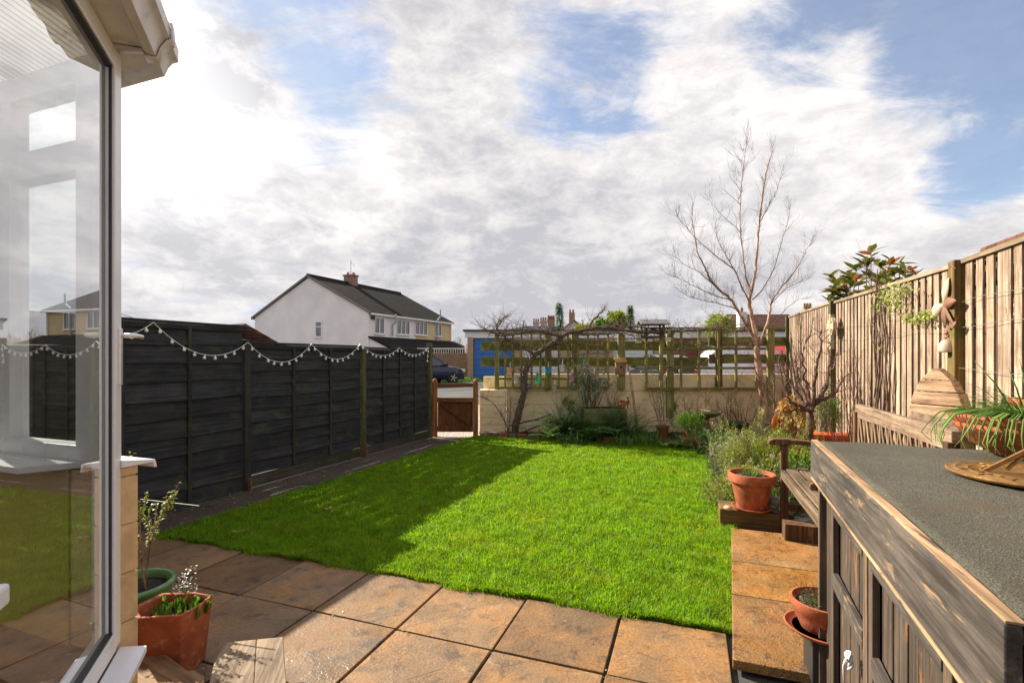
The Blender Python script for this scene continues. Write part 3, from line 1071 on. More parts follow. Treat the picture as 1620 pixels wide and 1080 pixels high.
# handle
hz = H - (560 - HOR) * 1.9 / F
hd = MB()
hd.box(cp(0.030, 0.004, hz - 0.01), (0.028, 0.010, 0.215), rc)
hd.build('handle_plate', M['chrome'], con, bevel=0.003)
hl = MB()
zz = H - (531 - HOR) * 1.9 / F
hl.tube([cp(0.030, 0.006, zz), cp(0.030, 0.045, zz), cp(0.022, 0.052, zz), cp(-0.045, 0.056, zz - 0.002), cp(-0.06, 0.053, zz - 0.004)], [0.009, 0.009, 0.0085, 0.007, 0.006], 10)
hl.build('handle_lever', M['chrome'], con, smooth=True)
# second sash edge at the very left of the picture
# dwarf wall of the far side, standing proud of the frames
ZS = 1.160
mb = MB()
rr = random.Random(2)
z = 0.0
k = 0
while z < ZS - 0.02:
    hh = min(0.187, ZS - z)
    s = -0.012
    while s < 3.2:
        L = 0.39 if not (k % 2 and s < 0) else 0.20
        p0, p1 = ep(s, 0.0, 0), ep(min(s + L, 3.2), 0.0, 0)
        mb.prism([ep(s + 0.003, -0.09, z + 0.003), ep(s + 0.003, 0.055, z + 0.003), ep(s + L - 0.003, 0.055, z + 0.003), ep(s + L - 0.003, -0.09, z + 0.003)], (0, 0, hh - 0.006))
        s += L
    z += 0.187
    k += 1
mb.prism([ep(0.0, -0.085, 0), ep(0.0, 0.05, 0), ep(3.19, 0.05, 0), ep(3.19, -0.085, 0)], (0, 0, ZS - 0.004))
mb.build('dwarf_wall', M['block'], con, bevel=0.003)
# outside sill on the dwarf wall
mb = MB()
mb.prism([ep(-0.02, -0.01, ZS + 0.028), ep(-0.02, 0.115, ZS + 0.010), ep(-0.02, 0.122, ZS - 0.022), ep(-0.02, 0.112, ZS - 0.022), ep(-0.02, 0.105, ZS), ep(-0.02, -0.01, ZS)], ED * 3.2)
mb.build('window_sill', M['upvc'], con, bevel=0.002)
# frames of the far side, with panes and top lights
ZA, ZM0, ZM1, ZE = ZS + 0.03, 2.30, 2.415, 2.62
f2 = MB()
f2.bar(ep(0.04, -0.035, ZA + 0.02), ep(3.2, -0.035, ZA + 0.02), 0.068, 0.07)
f2.bar(ep(0.04, -0.035, (ZM0 + ZM1) / 2), ep(3.2, -0.035, (ZM0 + ZM1) / 2), 0.068, ZM1 - ZM0)
f2.bar(ep(0.04, -0.035, ZE + 0.06), ep(3.2, -0.035, ZE + 0.06), 0.068, 0.10)
gap = [(0.04, 0.155), (0.58, 0.75), (1.35, 1.50), (2.1, 2.25), (2.85, 3.2)]
for a, b in gap:
    f2.bar(ep((a + b) / 2, -0.035, ZA + 0.05), ep((a + b) / 2, -0.035, ZE + 0.02), b - a, 0.066, tuple(EN))
f2.build('window_frame', M['upvc'], con, bevel=0.004)
g2 = MB()
for (a, _), (b, _) in zip([(0.155, 0), (0.75, 0), (1.5, 0), (2.25, 0)], [(0.58, 0), (1.35, 0), (2.1, 0), (2.85, 0)]):
    for z0, z1 in ((ZA + 0.055, ZM0), (ZM1, ZE + 0.01)):
        g2.add([ep(a, -0.03, z0), ep(b, -0.03, z0), ep(b, -0.03, z1), ep(a, -0.03, z1)], [(0, 1, 2, 3)])
g2.build('window_glass', M['glass2'], con)
# inner sill board
mb = MB()
mb.prism([ep(0.1, -0.07, ZS + 0.004), ep(0.2, -0.22, ZS + 0.004), ep(3.2, -0.22, ZS + 0.004), ep(3.2, -0.07, ZS + 0.004)], (0, 0, 0.024))
mb.build('inner_sill', M['upvc'], con, bevel=0.003)
mb = MB()
mb.prism([ep(0.14, -0.095, 0.5), ep(0.14, -0.10, 0.5), ep(3.2, -0.10, 0.5), ep(3.2, -0.095, 0.5)], (0, 0, ZS - 0.5))
mb.build('inner_wall', M['inner'], con)
# floor, back wall
mb = MB()
mb.add([cp(0.02, -0.07, 0.50), ep(3.1, -0.1, 0.50), ep(3.1, -3.2, 0.50), cp(LD, -0.07, 0.50)], [(0, 1, 2, 3)])
mb.build('inside_floor', M['floor_in'], con)
mb = MB()
mb.bar(ep(3.2, -0.1, 1.55), ep(3.2, -3.4, 1.55), 0.1, 3.1)
mb.build('house_wall', M['inner'], con)
# eaves: ogee gutter and soffit swept round the corner
prof = [(-0.02, 2.735), (0.085, 2.742), (0.098, 2.722), (0.128, 2.722), (0.140, 2.760), (0.158, 2.792), (0.172, 2.800), (0.172, 2.850), (0.160, 2.850), (0.150, 2.812), (0.020, 2.812)]
mit = (CN + EN).normalized()
mk = 1.0 / mit.dot(CN)
mb = MB()
mb.add([cp(LD, n, z) for n, z in prof] + [CC + mit * (n * mk) + Vector((0, 0, z)) for n, z in prof] + [ep(3.2, n, z) for n, z in prof],
       [(i + o, (i + 1) % 11 + o, (i + 1) % 11 + o + 11, i + o + 11) for o in (0, 11) for i in range(11)])
gt = mb.build('gutter', M['gutter'], con, smooth='auto')
# clip joint near the corner
mb = MB()
pr2 = [(-0.015, 2.728), (0.088, 2.735), (0.092, 2.714), (0.134, 2.714), (0.147, 2.757), (0.166, 2.786), (0.181, 2.794), (0.181, 2.858), (0.168, 2.858)]
for (s0, s1) in ((0.045, 0.10),):
    a_ = [cp(s0, n, z) for n, z in pr2]
    b_ = [cp(s1, n, z) for n, z in pr2]
    mb.add(a_ + b_, [(i, i + 1, i + 10, i + 9) for i in range(8)])
so_ = mb.build('gutter_joint', M['gutter'], con, smooth='auto')
sm = so_.modifiers.new('thick', 'SOLIDIFY')
sm.thickness = 0.004
# polycarbonate roof, ribbed
mp, t_ = mat('ribbed polycarbonate roof')
oc = t_.n('ShaderNodeTexCoord').outputs['Object']
al = t_.v('DOT_PRODUCT', oc, tuple(RV))
st = t_.m('PINGPONG', t_.m('MULTIPLY', al, 1.0), 0.017)
rib = t_.rng(st, 0.002, 0.007)
cc_ = t_.mix(rib, (0.34, 0.32, 0.29, 1), (0.82, 0.80, 0.76, 1))
trn = t_.n('ShaderNodeBsdfTranslucent', None, Color=cc_).outputs[0]
gls = pbsdf(t_, cc_, 0.3)
out(t_, t_.n('ShaderNodeMixShader', None, _0=0.35, _1=trn, _2=gls).outputs[0])
mb = MB()
# roof rises from both eaves to a point by the house
ap = ep(1.9, -3.0, 3.55)
mb.add([cp(LD + 0.1, 0.05, 2.83), CC + mit * 0.04 + Vector((0, 0, 2.83)), ep(3.2, 0.05, 2.83), ap], [(0, 1, 3), (1, 2, 3)])
rf = mb.build('roof', mp, con)
sm = rf.modifiers.new('thick', 'SOLIDIFY')
sm.thickness = 0.02
# roof bars
mb = MB()
mb.bar(CC + mit * 0.04 + Vector((0, 0, 2.855)), ap + Vector((0, 0, 0.025)), 0.07, 0.05)
for s in (0.75, 1.5, 2.25):
    mb.bar(cp(s, 0.05, 2.855), ap + Vector((0, 0, 0.02)), 0.05, 0.045)
    mb.bar(ep(s, 0.05, 2.855), ap + Vector((0, 0, 0.02)), 0.05, 0.045)
mb.build('roof_bars', M['upvc'], con)
# ring of fascia between frames and roof
mb = MB()
mb.bar(cp(0.0, -0.035, ZT + 0.115), cp(LD, -0.035, ZT + 0.115), 0.05, 0.09)
mb.build('eaves_beam', M['upvc'], con)
# pale handle end of the next sash, at the left picture edge
hb = MB()
hb.bar(cp(1.005, 0.055, 1.10), cp(1.30, 0.055, 1.10), 0.022, 0.044)
hb.bar(cp(1.12, 0.0, 1.10), cp(1.12, 0.045, 1.10), 0.02, 0.02)
hb.build('sash_handle', M['upvc'], con, bevel=0.008)

# ------------------------------------------------------------------ steps of old planks by the door
stp = thing('plank_step', 'step of worn pale planks at the bottom left, beside the six sided pot', 'step', gnd(390, 1075, 0.0))
zst = 0.16
A = [at(346, 1016, F * (H - zst) / (1016 - HOR)), at(448, 1006, F * (H - zst) / (1006 - HOR))]
B = [gnd(300, 1210, zst), gnd(462, 1200, zst)]
for i, (f0, f1) in enumerate(((0.0, 0.58), (0.585, 1.0))):
    q = [A[0].lerp(A[1], f0), A[0].lerp(A[1], f1), B[0].lerp(B[1], f1), B[0].lerp(B[1], f0)]
    q = [Vector((v.x, v.y, zst - 0.032)) for v in q]
    MB().prism(q, (0, 0, 0.032)).build('plank', M['plank'], stp, bevel=0.005)
mb = MB()
for f in (0.08, 0.9):
    a_ = A[0].lerp(A[1], f)
    b_ = B[0].lerp(B[1], f)
    mb.bar(Vector((a_.x, a_.y, zst / 2 - 0.018)).lerp(Vector((b_.x, b_.y, zst / 2 - 0.018)), 0.12), (b_.x, b_.y, zst / 2 - 0.018), 0.05, zst - 0.04)
mb.build('bearer', M['plank_dark'], stp)
st2 = thing('plank_platform', 'darker lower planks between the door sill and the pale step', 'step', gnd(250, 1070, 0.0))
z2p = 0.13
q0 = [gnd(150, 1003, z2p), gnd(204, 990, z2p), gnd(300, 1062, z2p), gnd(200, 1130, z2p)]
MB().prism([Vector((v.x, v.y, z2p - 0.03)) for v in q0], (0, 0, 0.03)).build('plank', M['plank_dark'], st2, bevel=0.005)
q0 = [gnd(268, 1067, z2p), gnd(325, 1052, z2p), gnd(322, 1130, z2p), gnd(220, 1150, z2p)]
MB().prism([Vector((v.x, v.y, z2p - 0.033)) for v in q0], (0, 0, 0.03)).build('plank', M['plank_dark'], st2, bevel=0.005)
MB().box((q0[0] + q0[2]) / 2 - Vector((0.02, -0.04, 0.07 + 0.035)), (0.3, 0.06, 0.1), 0.4).build('bearer', M['plank_dark'], st2)


# ------------------------------------------------------------------ pots
def pot(loc, r, h, label, m, name='terracotta_pot', soil=0.8, rim=0.16, taper=0.68, group=None, rimout=0.06, cat='plant pot', n=40, sc=1):
    t = thing(name, label, cat, loc, group)
    mb = MB()
    rb = r * taper
    hr = h * (1 - rim)
    r1 = rb + (r * (1 - rimout) - rb) * (hr / h)
    prof = [(rb * 0.6, 0), (rb * 0.97, 0), (rb, 0.006), (r1, hr), (r * 0.995, hr + 0.002), (r, hr + h * 0.02), (r, h * 0.985), (r * 0.985, h), (r * 0.90, h), (r * 0.885, h * 0.98), (r1 * 0.88, hr * 0.6), (rb * 0.8, 0.02), (0, 0.02)]
    mb.lathe(loc, [(a, b) for a, b in prof], n)
    mb.build('pot_body', m, t, smooth='auto')
    if soil:
        rs = (r1 * 0.9) if soil < 0.9 else r * 0.86
        s = MB().lathe(Vector(loc) + Vector((0, 0, h * soil)), [(0, 0.012), (rs * 0.5, 0.008), (rs, -0.004)], 20)
        s.build('soil', M['soil'], t, smooth=True)
    return t


def saucer(loc, r, h, label, m, group=None):
    mb = MB().lathe(loc, [(0, 0.0), (r * 0.78, 0), (r * 0.82, 0.004), (r, h), (r * 0.97, h + 0.003), (r * 0.92, h), (r * 0.78, 0.010), (0, 0.010)], 40)
    return mb.build('plant_saucer', m, label=label, cat='saucer', group=group, smooth='auto')


def leafcloud(mb, c, rad, n, L, W, rr, up=0.3, droop=0.2, shell=0.35, gaps=None, flat=1.0):
    """leaf sized faces through an uneven ellipsoid, gathered into clumps"""
    c = Vector(c)
    cl = []
    for _ in range(max(4, n // 40)):
        a, b = rr.uniform(0, 2 * PI), rr.uniform(-0.8, 1)
        q = math.sqrt(max(0, 1 - b * b))
        k = rr.uniform(shell, 0.92)
        cl.append((Vector((q * math.cos(a) * rad[0], q * math.sin(a) * rad[1], b * rad[2])) * k, rr.uniform(0.22, 0.42)))
    for _ in range(n):
        o, s = rr.choice(cl)
        d = Vector((rr.gauss(0, 1), rr.gauss(0, 1), rr.gauss(0, 1)))
        p = o + Vector((d.x * rad[0], d.y * rad[1], d.z * rad[2])) * s * 0.5
        dr = (p.normalized() * 0.8 + Vector((rr.gauss(0, .6), rr.gauss(0, .6), rr.gauss(0, .5) + up)))
        k = rr.uniform(0.6, 1.25)
        mb.leaf(c + p, dr, L * k, W * k, droop, Vector((rr.gauss(0, .5), rr.gauss(0, .5), 1)), segs=1 if L < 0.05 else 2)


def twig(mb, p, d, L, r, rr, depth, spread=0.5, nb=3, wig=0.18, up=0.1, n=5, tips=None, shrink=0.62, minr=0.0009):
    """a branching bare twig"""
    p = Vector(p)
    d = Vector(d).normalized()
    pts, rad = [p.copy()], [r]
    K = max(3, int(4 + depth))
    br = []
    for i in range(K):
        d = (d + Vector((rr.gauss(0, wig), rr.gauss(0, wig), rr.gauss(0, wig) + up * 0.5)) * 0.5).normalized()
        p = p + d * (L / K)
        pts.append(p.copy())
        rad.append(max(r * (1 - 0.62 * (i + 1) / K), minr))
        if depth > 0 and i >= 0:
            br.append((p.copy(), d.copy(), rad[-1]))
    mb.tube(pts, rad, n if r > 0.004 else 4, cap=False)
    if tips is not None:
        tips.append((p.copy(), d.copy()))
    if depth > 0:
        for _ in range(nb):
            q, dd, r2 = rr.choice(br)
            s = Vector((rr.gauss(0, 1), rr.gauss(0, 1), rr.gauss(0, 0.6)))
            s = (s - dd * s.dot(dd)).normalized()
            twig(mb, q, dd + s * spread * rr.uniform(0.7, 1.5), L * shrink * rr.uniform(0.7, 1.2), max(r2 * 0.7, minr), rr, depth - 1, spread, nb, wig, up, n, tips, shrink, minr)


M['leaf_mid'] = foliage('mid green leaves', (0.05, 0.13, 0.018, 1), (0.17, 0.30, 0.05, 1))
M['leaf_dark'] = foliage('dark green leaves', (0.030, 0.085, 0.020, 1), (0.10, 0.20, 0.05, 1))
M['leaf_yel'] = foliage('yellow green leaves', (0.14, 0.19, 0.02, 1), (0.32, 0.35, 0.05, 1))
M['leaf_grey'] = foliage('silver grey leaves', (0.18, 0.23, 0.16, 1), (0.42, 0.47, 0.34, 1), trans=0.15)
M['leaf_olive'] = foliage('olive brown twiggy leaves', (0.14, 0.21, 0.03, 1), (0.38, 0.44, 0.09, 1), c3=(0.38, 0.30, 0.18, 1))
M['leaf_gold'] = foliage('dried golden leaves', (0.36, 0.20, 0.06, 1), (0.66, 0.45, 0.18, 1), tint=(1.2, 1.0, 0.6))
M['leaf_red'] = foliage('bronze red leaves', (0.16, 0.045, 0.02, 1), (0.26, 0.13, 0.05, 1), tint=(1.3, 0.9, 0.5))
M['leaf_phot'] = foliage('leathery green and bronze leaves', (0.060, 0.11, 0.02, 1), (0.22, 0.22, 0.05, 1), c3=(0.34, 0.12, 0.06, 1), tint=(1.2, 1.0, 0.5))
M['petal'] = simple('white petals', (0.75, 0.72, 0.70, 1), 0.5, 0.05)
M['twig'] = bark('brown twigs', (0.07, 0.045, 0.032, 1), (0.26, 0.18, 0.13, 1))
M['twig_red'] = bark('reddish twigs', (0.10, 0.040, 0.030, 1), (0.24, 0.12, 0.09, 1))
M['twig_pale'] = bark('pale dry stems', lin(112, 84, 58), lin(190, 158, 118))
M['vine'] = bark('shaggy vine bark', (0.045, 0.032, 0.024, 1), (0.19, 0.14, 0.10, 1), 40)
M['birch'] = bark('pinkish birch bark', lin(120, 84, 66), lin(206, 172, 146), 14)

# octagonal terracotta pot with bulbs
hp = gnd(268, 1030, 0.0)
hp = Vector((-1.69, 2.52, 0))
t = thing('terracotta_pot', 'six sided terracotta planter with sprouting bulbs beside the white door sill', 'plant pot', hp)
hx = [(x * .93 - .02, y * .93) for x, y in [(-0.225, -0.06), (-0.12, -0.155), (0.10, -0.125), (0.135, -0.02), (0.135, 0.10), (0.01, 0.14), (-0.18, 0.13)]]
bot = [Vector((hp.x + x * 0.76, hp.y + y * 0.76, 0.0)) for x, y in hx]
ztp = 0.325
top = [Vector((hp.x + x, hp.y + y, ztp)) for x, y in hx]
inn = [Vector((hp.x + x * 0.86, hp.y + y * 0.84, ztp)) for x, y in hx]
inb = [Vector((hp.x + x * 0.78, hp.y + y * 0.76, 0.20)) for x, y in hx]
k = len(hx)
mb = MB().add(bot + top + inn + inb, [tuple(range(k))[::-1]] + [(i, (i + 1) % k, (i + 1) % k + k, i + k) for i in range(k)] + [(i + k, (i + 1) % k + k, (i + 1) % k + 2 * k, i + 2 * k) for i in range(k)]
              + [(i + 2 * k, (i + 1) % k + 2 * k, (i + 1) % k + 3 * k, i + 3 * k) for i in range(k)])
mb.build('pot_body', M['terracotta'], t, bevel=0.006)
rr = random.Random(12)
mb = MB()
ns = 13
sv, sf = [], []
for j in range(ns):
    for i in range(ns):
        sv.append((hp.x - 0.19 + 0.36 * i / (ns - 1), hp.y - 0.13 + 0.26 * j / (ns - 1), 0.262 + rr.uniform(-.008, .012)))
for j in range(ns - 1):
    for i in range(ns - 1):
        x = -0.19 + 0.36 * (i + .5) / (ns - 1)
        y = -0.13 + 0.26 * (j + .5) / (ns - 1)
        if inpoly(x, y, [(a * 0.82, b * 0.80) for a, b in hx]):
            sf.append((j * ns + i, j * ns + i + 1, (j + 1) * ns + i + 1, (j + 1) * ns + i))
mb.add(sv, sf).build('soil', M['soil'], t)
mb = MB()
for _ in range(30):
    x, y = rr.uniform(-0.13, 0.13), rr.uniform(-0.08, 0.09)
    if abs(x) < 0.02:
        continue
    for _ in range(3):
        mb.leaf((hp.x + x + rr.uniform(-.012, .012), hp.y + y, 0.26), (rr.gauss(0, .25), rr.gauss(0, .25), 1), rr.uniform(0.05, 0.095), 0.022, 0.05, (rr.gauss(0, 1), rr.gauss(0, 1), 0), 0.2, 3)
mb.build('bulb_shoots', M['leaf_mid'], origin=(hp.x, hp.y, 0.26), label='short green bulb shoots in the six sided terracotta planter', cat='plant', group=None)
# white flower spray
t = thing('white_flower', 'thin stem with small white flowers in front of the green glazed pot', 'flower', (hp.x - 0.02, hp.y + 0.03, 0.26))
mb = MB()
tips = []
for q in range(5):
    twig(mb, (hp.x - 0.03 + q * 0.012, hp.y + 0.03, 0.26), (rr.uniform(-.3, .35), 0, 1), 0.145, 0.0022, rr, 1, 0.5, 3, 0.1, 0.1, 4, tips)
mb.build('stem', M['leaf_mid'], t)
mb = MB()
for p, d in tips:
    for _ in range(4):
        mb.leaf(p + Vector((rr.gauss(0, .006), rr.gauss(0, .006), rr.gauss(0, .01))), (rr.gauss(0, 1), rr.gauss(0, 1), rr.gauss(0, 1)), 0.014, 0.010, 0, segs=1)
mb.build('petals', M['petal'], t)

# green glazed pot with a twiggy shrub
gp = Vector((-2.11, 2.75, 0))
GS = 0.87
t = thing('glazed_pot', 'round sage green glazed pot with a white speckled rim by the dwarf wall', 'plant pot', gp)
mb = MB().lathe(gp, [(a * GS, b * GS) for a, b in [(0.12, 0), (0.135, 0.0), (0.15, 0.02), (0.19, 0.14), (0.205, 0.26), (0.205, 0.33), (0.222, 0.345), (0.23, 0.36), (0.228, 0.375), (0.212, 0.382), (0.195, 0.375), (0.19, 0.34), (0.18, 0.2), (0, 0.2)]], 48)
mb.build('pot_body', M['glaze'], t, smooth=True)
mb = MB().lathe(gp + Vector((0, 0, 0.285)), [(0, 0.015), (0.1, 0.01), (0.164, 0)], 24)
mb.build('soil', M['soil'], t, smooth=True)
t = thing('potted_shrub', 'yellowing twiggy shrub growing up from the green glazed pot', 'shrub', gp + Vector((0, 0, 0.33)))
mb = MB()
tips = []
for q in range(8):
    twig(mb, gp + Vector((rr.uniform(-.06, .09), rr.uniform(-.05, .05), 0.28)), (rr.uniform(-.12, .08), rr.uniform(-.1, .1), 1), rr.uniform(0.46, 0.58), 0.006, rr, 2, 0.32, 4, 0.10, 0.12, 5, tips, 0.42)
mb.build('stem', M['twig_pale'], t)
mb = MB()
for p, d in tips:
    for _ in range(12):
        mb.leaf(p - d * rr.uniform(0, .10), (rr.gauss(0, 1), rr.gauss(0, 1), rr.gauss(0.4, 1)), 0.022, 0.012, 0.2, segs=1)
mb.build('leaves', M['leaf_yel'], t)
# bamboo cane sticking out
MB().tube([gp + Vector((-0.15, 0.25, 0.72)), gp + Vector((0.27, 0.15, 0.71))], 0.004, 6).build('garden_cane', simple('green cane', lin(70, 92, 58), 0.6), label='thin green cane sticking out sideways behind the yellowing shrub', cat='cane')

# ------------------------------------------------------------------ timber store on the right
ZC = 1.19
f1 = gnd(1283, 697, ZC)
f1 = at(1283, 697, F * (H - ZC) / (697 - HOR))
n1 = at(1588, 988, F * (H - ZC) / (988 - HOR))
SD = (f1 - n1)
SL = SD.length
SD.normalize()                                        # along the front, away from camera
SR = Vector((SD.y, -SD.x, 0))                         # to the right
store = thing('storage_cupboard', 'weathered black plank storage cupboard with a felt covered top, bottom right', 'storage cupboard', (f1 + n1) / 2 - Vector((0, 0, ZC)) + SR * 0.35)


def sp(s, r, z):                                      # s from the near corner along the front, r to the right
    return n1 + SD * s + SR * r + Vector((0, 0, z - ZC))


SW = 0.86
M['bare'] = wood('bare split timber edge', lin(120, 92, 64), lin(190, 156, 120), tuple(GV), worn=lin(84, 68, 56), wornamt=0.45, wornscale=2.5)
m, t = mat('mineral roofing felt')
oc = t.n('ShaderNodeTexCoord').outputs['Object']
gr = t.noise(oc, 330, 3, 0.7)
c = t.mix(t.rng(gr, 0.38, 0.64), lin(46, 45, 41), lin(124, 119, 104))
c = t.mix(t.rng(t.noise(oc, 5, 5), 0.5, 0.7, 0, 0.5), c, lin(92, 76, 58))
c = t.mix(t.rng(t.noise(oc, 2.3, 5), 0.35, 0.6, 0, 0.35), c, lin(62, 62, 52))
out(t, pbsdf(t, c, 0.9, bump(t, t.m('ADD', gr, t.m('MULTIPLY', t.noise(oc, 8, 4), 2.0)), 0.9, 0.004), Specular_IOR_Level=0.2))
M['felt'] = m
# felt sheet: a little wavy, turned down over the near edge
mb = MB()
NX, NY = 40, 24
rr = random.Random(6)
vs, fs = [], []
for i in range(NX + 1):
    for j in range(NY + 1):
        s, r = -0.012 + (SL + 0.02) * i / NX, 0.028 + (SW) * j / NY
        z = ZC + 0.002 + 0.003 * math.sin(s * 9 + r * 4) * math.sin(r * 11 + 2) + 0.0015 * math.sin(s * 31 + r * 17)
        if i == 0:
            z -= 0.012
        vs.append(sp(s + 0.004 * math.sin(r * 37) * (i == 0), r, z))
for i in range(NX):
    for j in range(NY):
        a = i * (NY + 1) + j
        fs.append((a, a + 1, a + NY + 2, a + NY + 1))
mb.add(vs, fs)
fl = mb.build('felt_top', M['felt'], store, smooth=True)
sm = fl.modifiers.new('thick', 'SOLIDIFY')
sm.thickness = 0.006
sm.offset = -1
MB().prism([sp(0.01, 0.02, ZC - 0.028), sp(SL, 0.02, ZC - 0.028), sp(SL, SW + .02, ZC - 0.028), sp(0.01, SW + .02, ZC - 0.028)], (0, 0, 0.02)).build('top_board', M['store_h'], store)
# fascia boards, two lengths, with a bare top edge
for i, (s0, s1) in enumerate(((0.0, SL - 0.36), (SL - 0.357, SL + 0.01))):
    MB().prism([sp(s0, 0.0, ZC - 0.165), sp(s0, 0.022, ZC - 0.165), sp(s0, 0.022, ZC + 0.002), sp(s0, 0.0, ZC + 0.002)], SD * (s1 - s0)).build('fascia_board', M['store_h'], store, bevel=0.003)
MB().prism([sp(0.0, 0.0015, ZC + 0.0025), sp(0.0, 0.0265, ZC + 0.0025), sp(0.0, 0.0265, ZC + 0.007), sp(0.0, 0.0015, ZC + 0.007)], SD * SL).build('bare_edge', M['bare'], store, bevel=0.001)
MB().prism([sp(0.0, -0.003, ZC - 0.163), sp(0.0, 0.018, ZC - 0.163), sp(0.0, 0.018, ZC - 0.172), sp(0.0, -0.003, ZC - 0.172)], SD * (SL - 0.02)).build('bare_edge', M['bare'], store, bevel=0.001)
# front: vertical boards, in two doors with frames and posts
rr = random.Random(8)
mb = MB()
s = 0.03
while s < SL - 0.03:
    wv = rr.choice((0.055, 0.07, 0.085))
    wv = min(wv, SL - 0.02 - s)
    dd = rr.uniform(0, 0.005)
    mb.prism([sp(s, 0.052 + dd, 0.06), sp(s, 0.070, 0.06), sp(s, 0.070, ZC - 0.03), sp(s, 0.052 + dd, ZC - 0.03)], SD * (wv - 0.005))
    s += wv
mb.build('front_boards', M['store_v'], store, bevel=0.002)
MB().prism([sp(0.02, 0.075, 0.05), sp(0.02, 0.085, 0.05), sp(0.02, 0.085, ZC - 0.03), sp(0.02, 0.075, ZC - 0.03)], SD * (SL - 0.04)).build('inner_backing', M['gasket'], store)
doors = ((SL * 0.155, SL * 0.50), (SL * 0.515, SL * 0.83))
for k, (a, b) in enumerate(doors):
    for e in (a, b - 0.042):
        MB().prism([sp(e, 0.030, 0.10), sp(e, 0.050, 0.10), sp(e, 0.050, ZC - 0.168), sp(e, 0.030, ZC - 0.168)], SD * 0.042).build('door_stile', M['store_frame'], store, bevel=0.002)
    for zr in (ZC - 0.215, 0.66 + 0.02 * k, 0.16):
        MB().prism([sp(a + 0.043, 0.027, zr - 0.03), sp(a + 0.043, 0.048, zr - 0.03), sp(a + 0.043, 0.048, zr + 0.03), sp(a + 0.043, 0.027, zr + 0.03)], SD * (b - a - 0.086)).build('door_rail', M['store_h'], store, bevel=0.002)
for s in (0.0, SL * 0.505, SL - 0.035):
    MB().prism([sp(s, 0.028, 0.0), sp(s, 0.06, 0.0), sp(s, 0.06, ZC - 0.166), sp(s, 0.028, ZC - 0.166)], SD * 0.032 if s else SD * 0.032).build('corner_batten', M['store_frame'], store, bevel=0.003)
# thin mid rail along the right hand board field near the camera
MB().prism([sp(0.03, 0.03, ZC - 0.225), sp(0.03, 0.05, ZC - 0.225), sp(0.03, 0.05, ZC - 0.18), sp(0.03, 0.03, ZC - 0.18)], SD * (SL * 0.155 - 0.04)).build('front_rail', M['store_h'], store, bevel=0.002)
# far and near ends, back
for s, nm in ((0.015, 'end_boards'), (SL - 0.025, 'end_boards')):
    mb = MB()
    r_ = 0.03
    while r_ < SW:
        mb.prism([sp(s, r_, 0.02), sp(s + 0.016, r_, 0.02), sp(s + 0.016, r_ + 0.088, 0.02), sp(s, r_ + 0.088, 0.02)], (0, 0, ZC - 0.055))
        r_ += 0.092
    mb.build(nm, M['store_v'], store, bevel=0.002)
MB().prism([sp(0.02, SW, 0.02), sp(SL - 0.02, SW, 0.02), sp(SL - 0.02, SW + 0.015, 0.02), sp(0.02, SW + 0.015, 0.02)], (0, 0, ZC - 0.055)).build('back_board', M['store_v'], store)
# white cord knotted round the door frame
kp = at(1341, 1052, 0)
sK = 0.42
ks = doors[0][0] + 0.0
# find place along the front that projects to px 1341
for q in range(2000):
    s = SL * q / 2000
    p = sp(s, 0.015, 0.5)
    if abs(810 + F * p.x / p.y - 1343) < 1.0:
        ks = s
zk = H - (1048 - HOR) * sp(ks, 0.015, 0).y / F
mb = MB()
for o in range(3):
    pts = []
    for a in range(15):
        th = a / 14 * 2 * PI
        pts.append(sp(ks + 0.026 * math.cos(th) + 0.003 * o, 0.018 - 0.006 * math.sin(th * 2 + o), zk + 0.016 * math.sin(th) + 0.008 * o))
    mb.tube(pts, 0.0042, 7)
mb.tube([sp(ks + 0.02, 0.012, zk), sp(ks + 0.035, 0.008, zk - 0.03), sp(ks + 0.038, 0.01, zk - 0.10)], [0.0045, 0.004, 0.003], 7)
mb.tube([sp(ks - 0.015, 0.012, zk + 0.01), sp(ks - 0.03, 0.004, zk + 0.03)], [0.0045, 0.003], 7)
mb.build('tied_cord', simple('white cord', (0.62, 0.62, 0.62, 1), 0.4), label='knotted white cord tied round the cupboard door frame', cat='cord', smooth=True)

# sundial
dc = Vector((1.645, 1.565, ZC + 0.008))
t = thing('sundial', 'tarnished brass sundial lying on the felt topped cupboard', 'sundial', dc)
mb = MB().lathe(dc, [(0, 0), (0.19, 0.0), (0.202, 0.004), (0.205, 0.010), (0.200, 0.014), (0.192, 0.012), (0.182, 0.012), (0.178, 0.015), (0.172, 0.012), (0.150, 0.012), (0.146, 0.015), (0.142, 0.012), (0.118, 0.012), (0.114, 0.015), (0.11, 0.012), (0, 0.012)], 72)
mb.build('dial_plate', M['brass'], t, smooth='auto')
mb = MB()
for k in range(24):
    a = 2 * PI * k / 24
    e = Vector((math.cos(a), math.sin(a), 0))
    mb.bar(dc + e * 0.120 + Vector((0, 0, .0135)), dc + e * (0.142 if k % 2 else 0.168) + Vector((0, 0, .0135)), 0.004, 0.004)
mb.build('hour_lines', M['brass'], t)
g0 = dc + Vector((-0.105, 0.045, 0.012))
gx = Vector((0.95, -0.32, 0)).normalized()
mb = MB()
mb.bar(g0, g0 + gx * 0.20 + Vector((0, 0, 0.135)), 0.010, 0.012)
mb.bar(g0 + gx * 0.20, g0 + gx * 0.20 + Vector((0, 0, 0.135)), 0.010, 0.010, (1, 0, 0))
pts = [g0 + gx * (0.06 + 0.13 * k / 8) + Vector((0, 0, 0.01 + 0.05 * math.sin(PI * k / 8))) for k in range(9)]
mb.tube(pts, 0.006, 6)
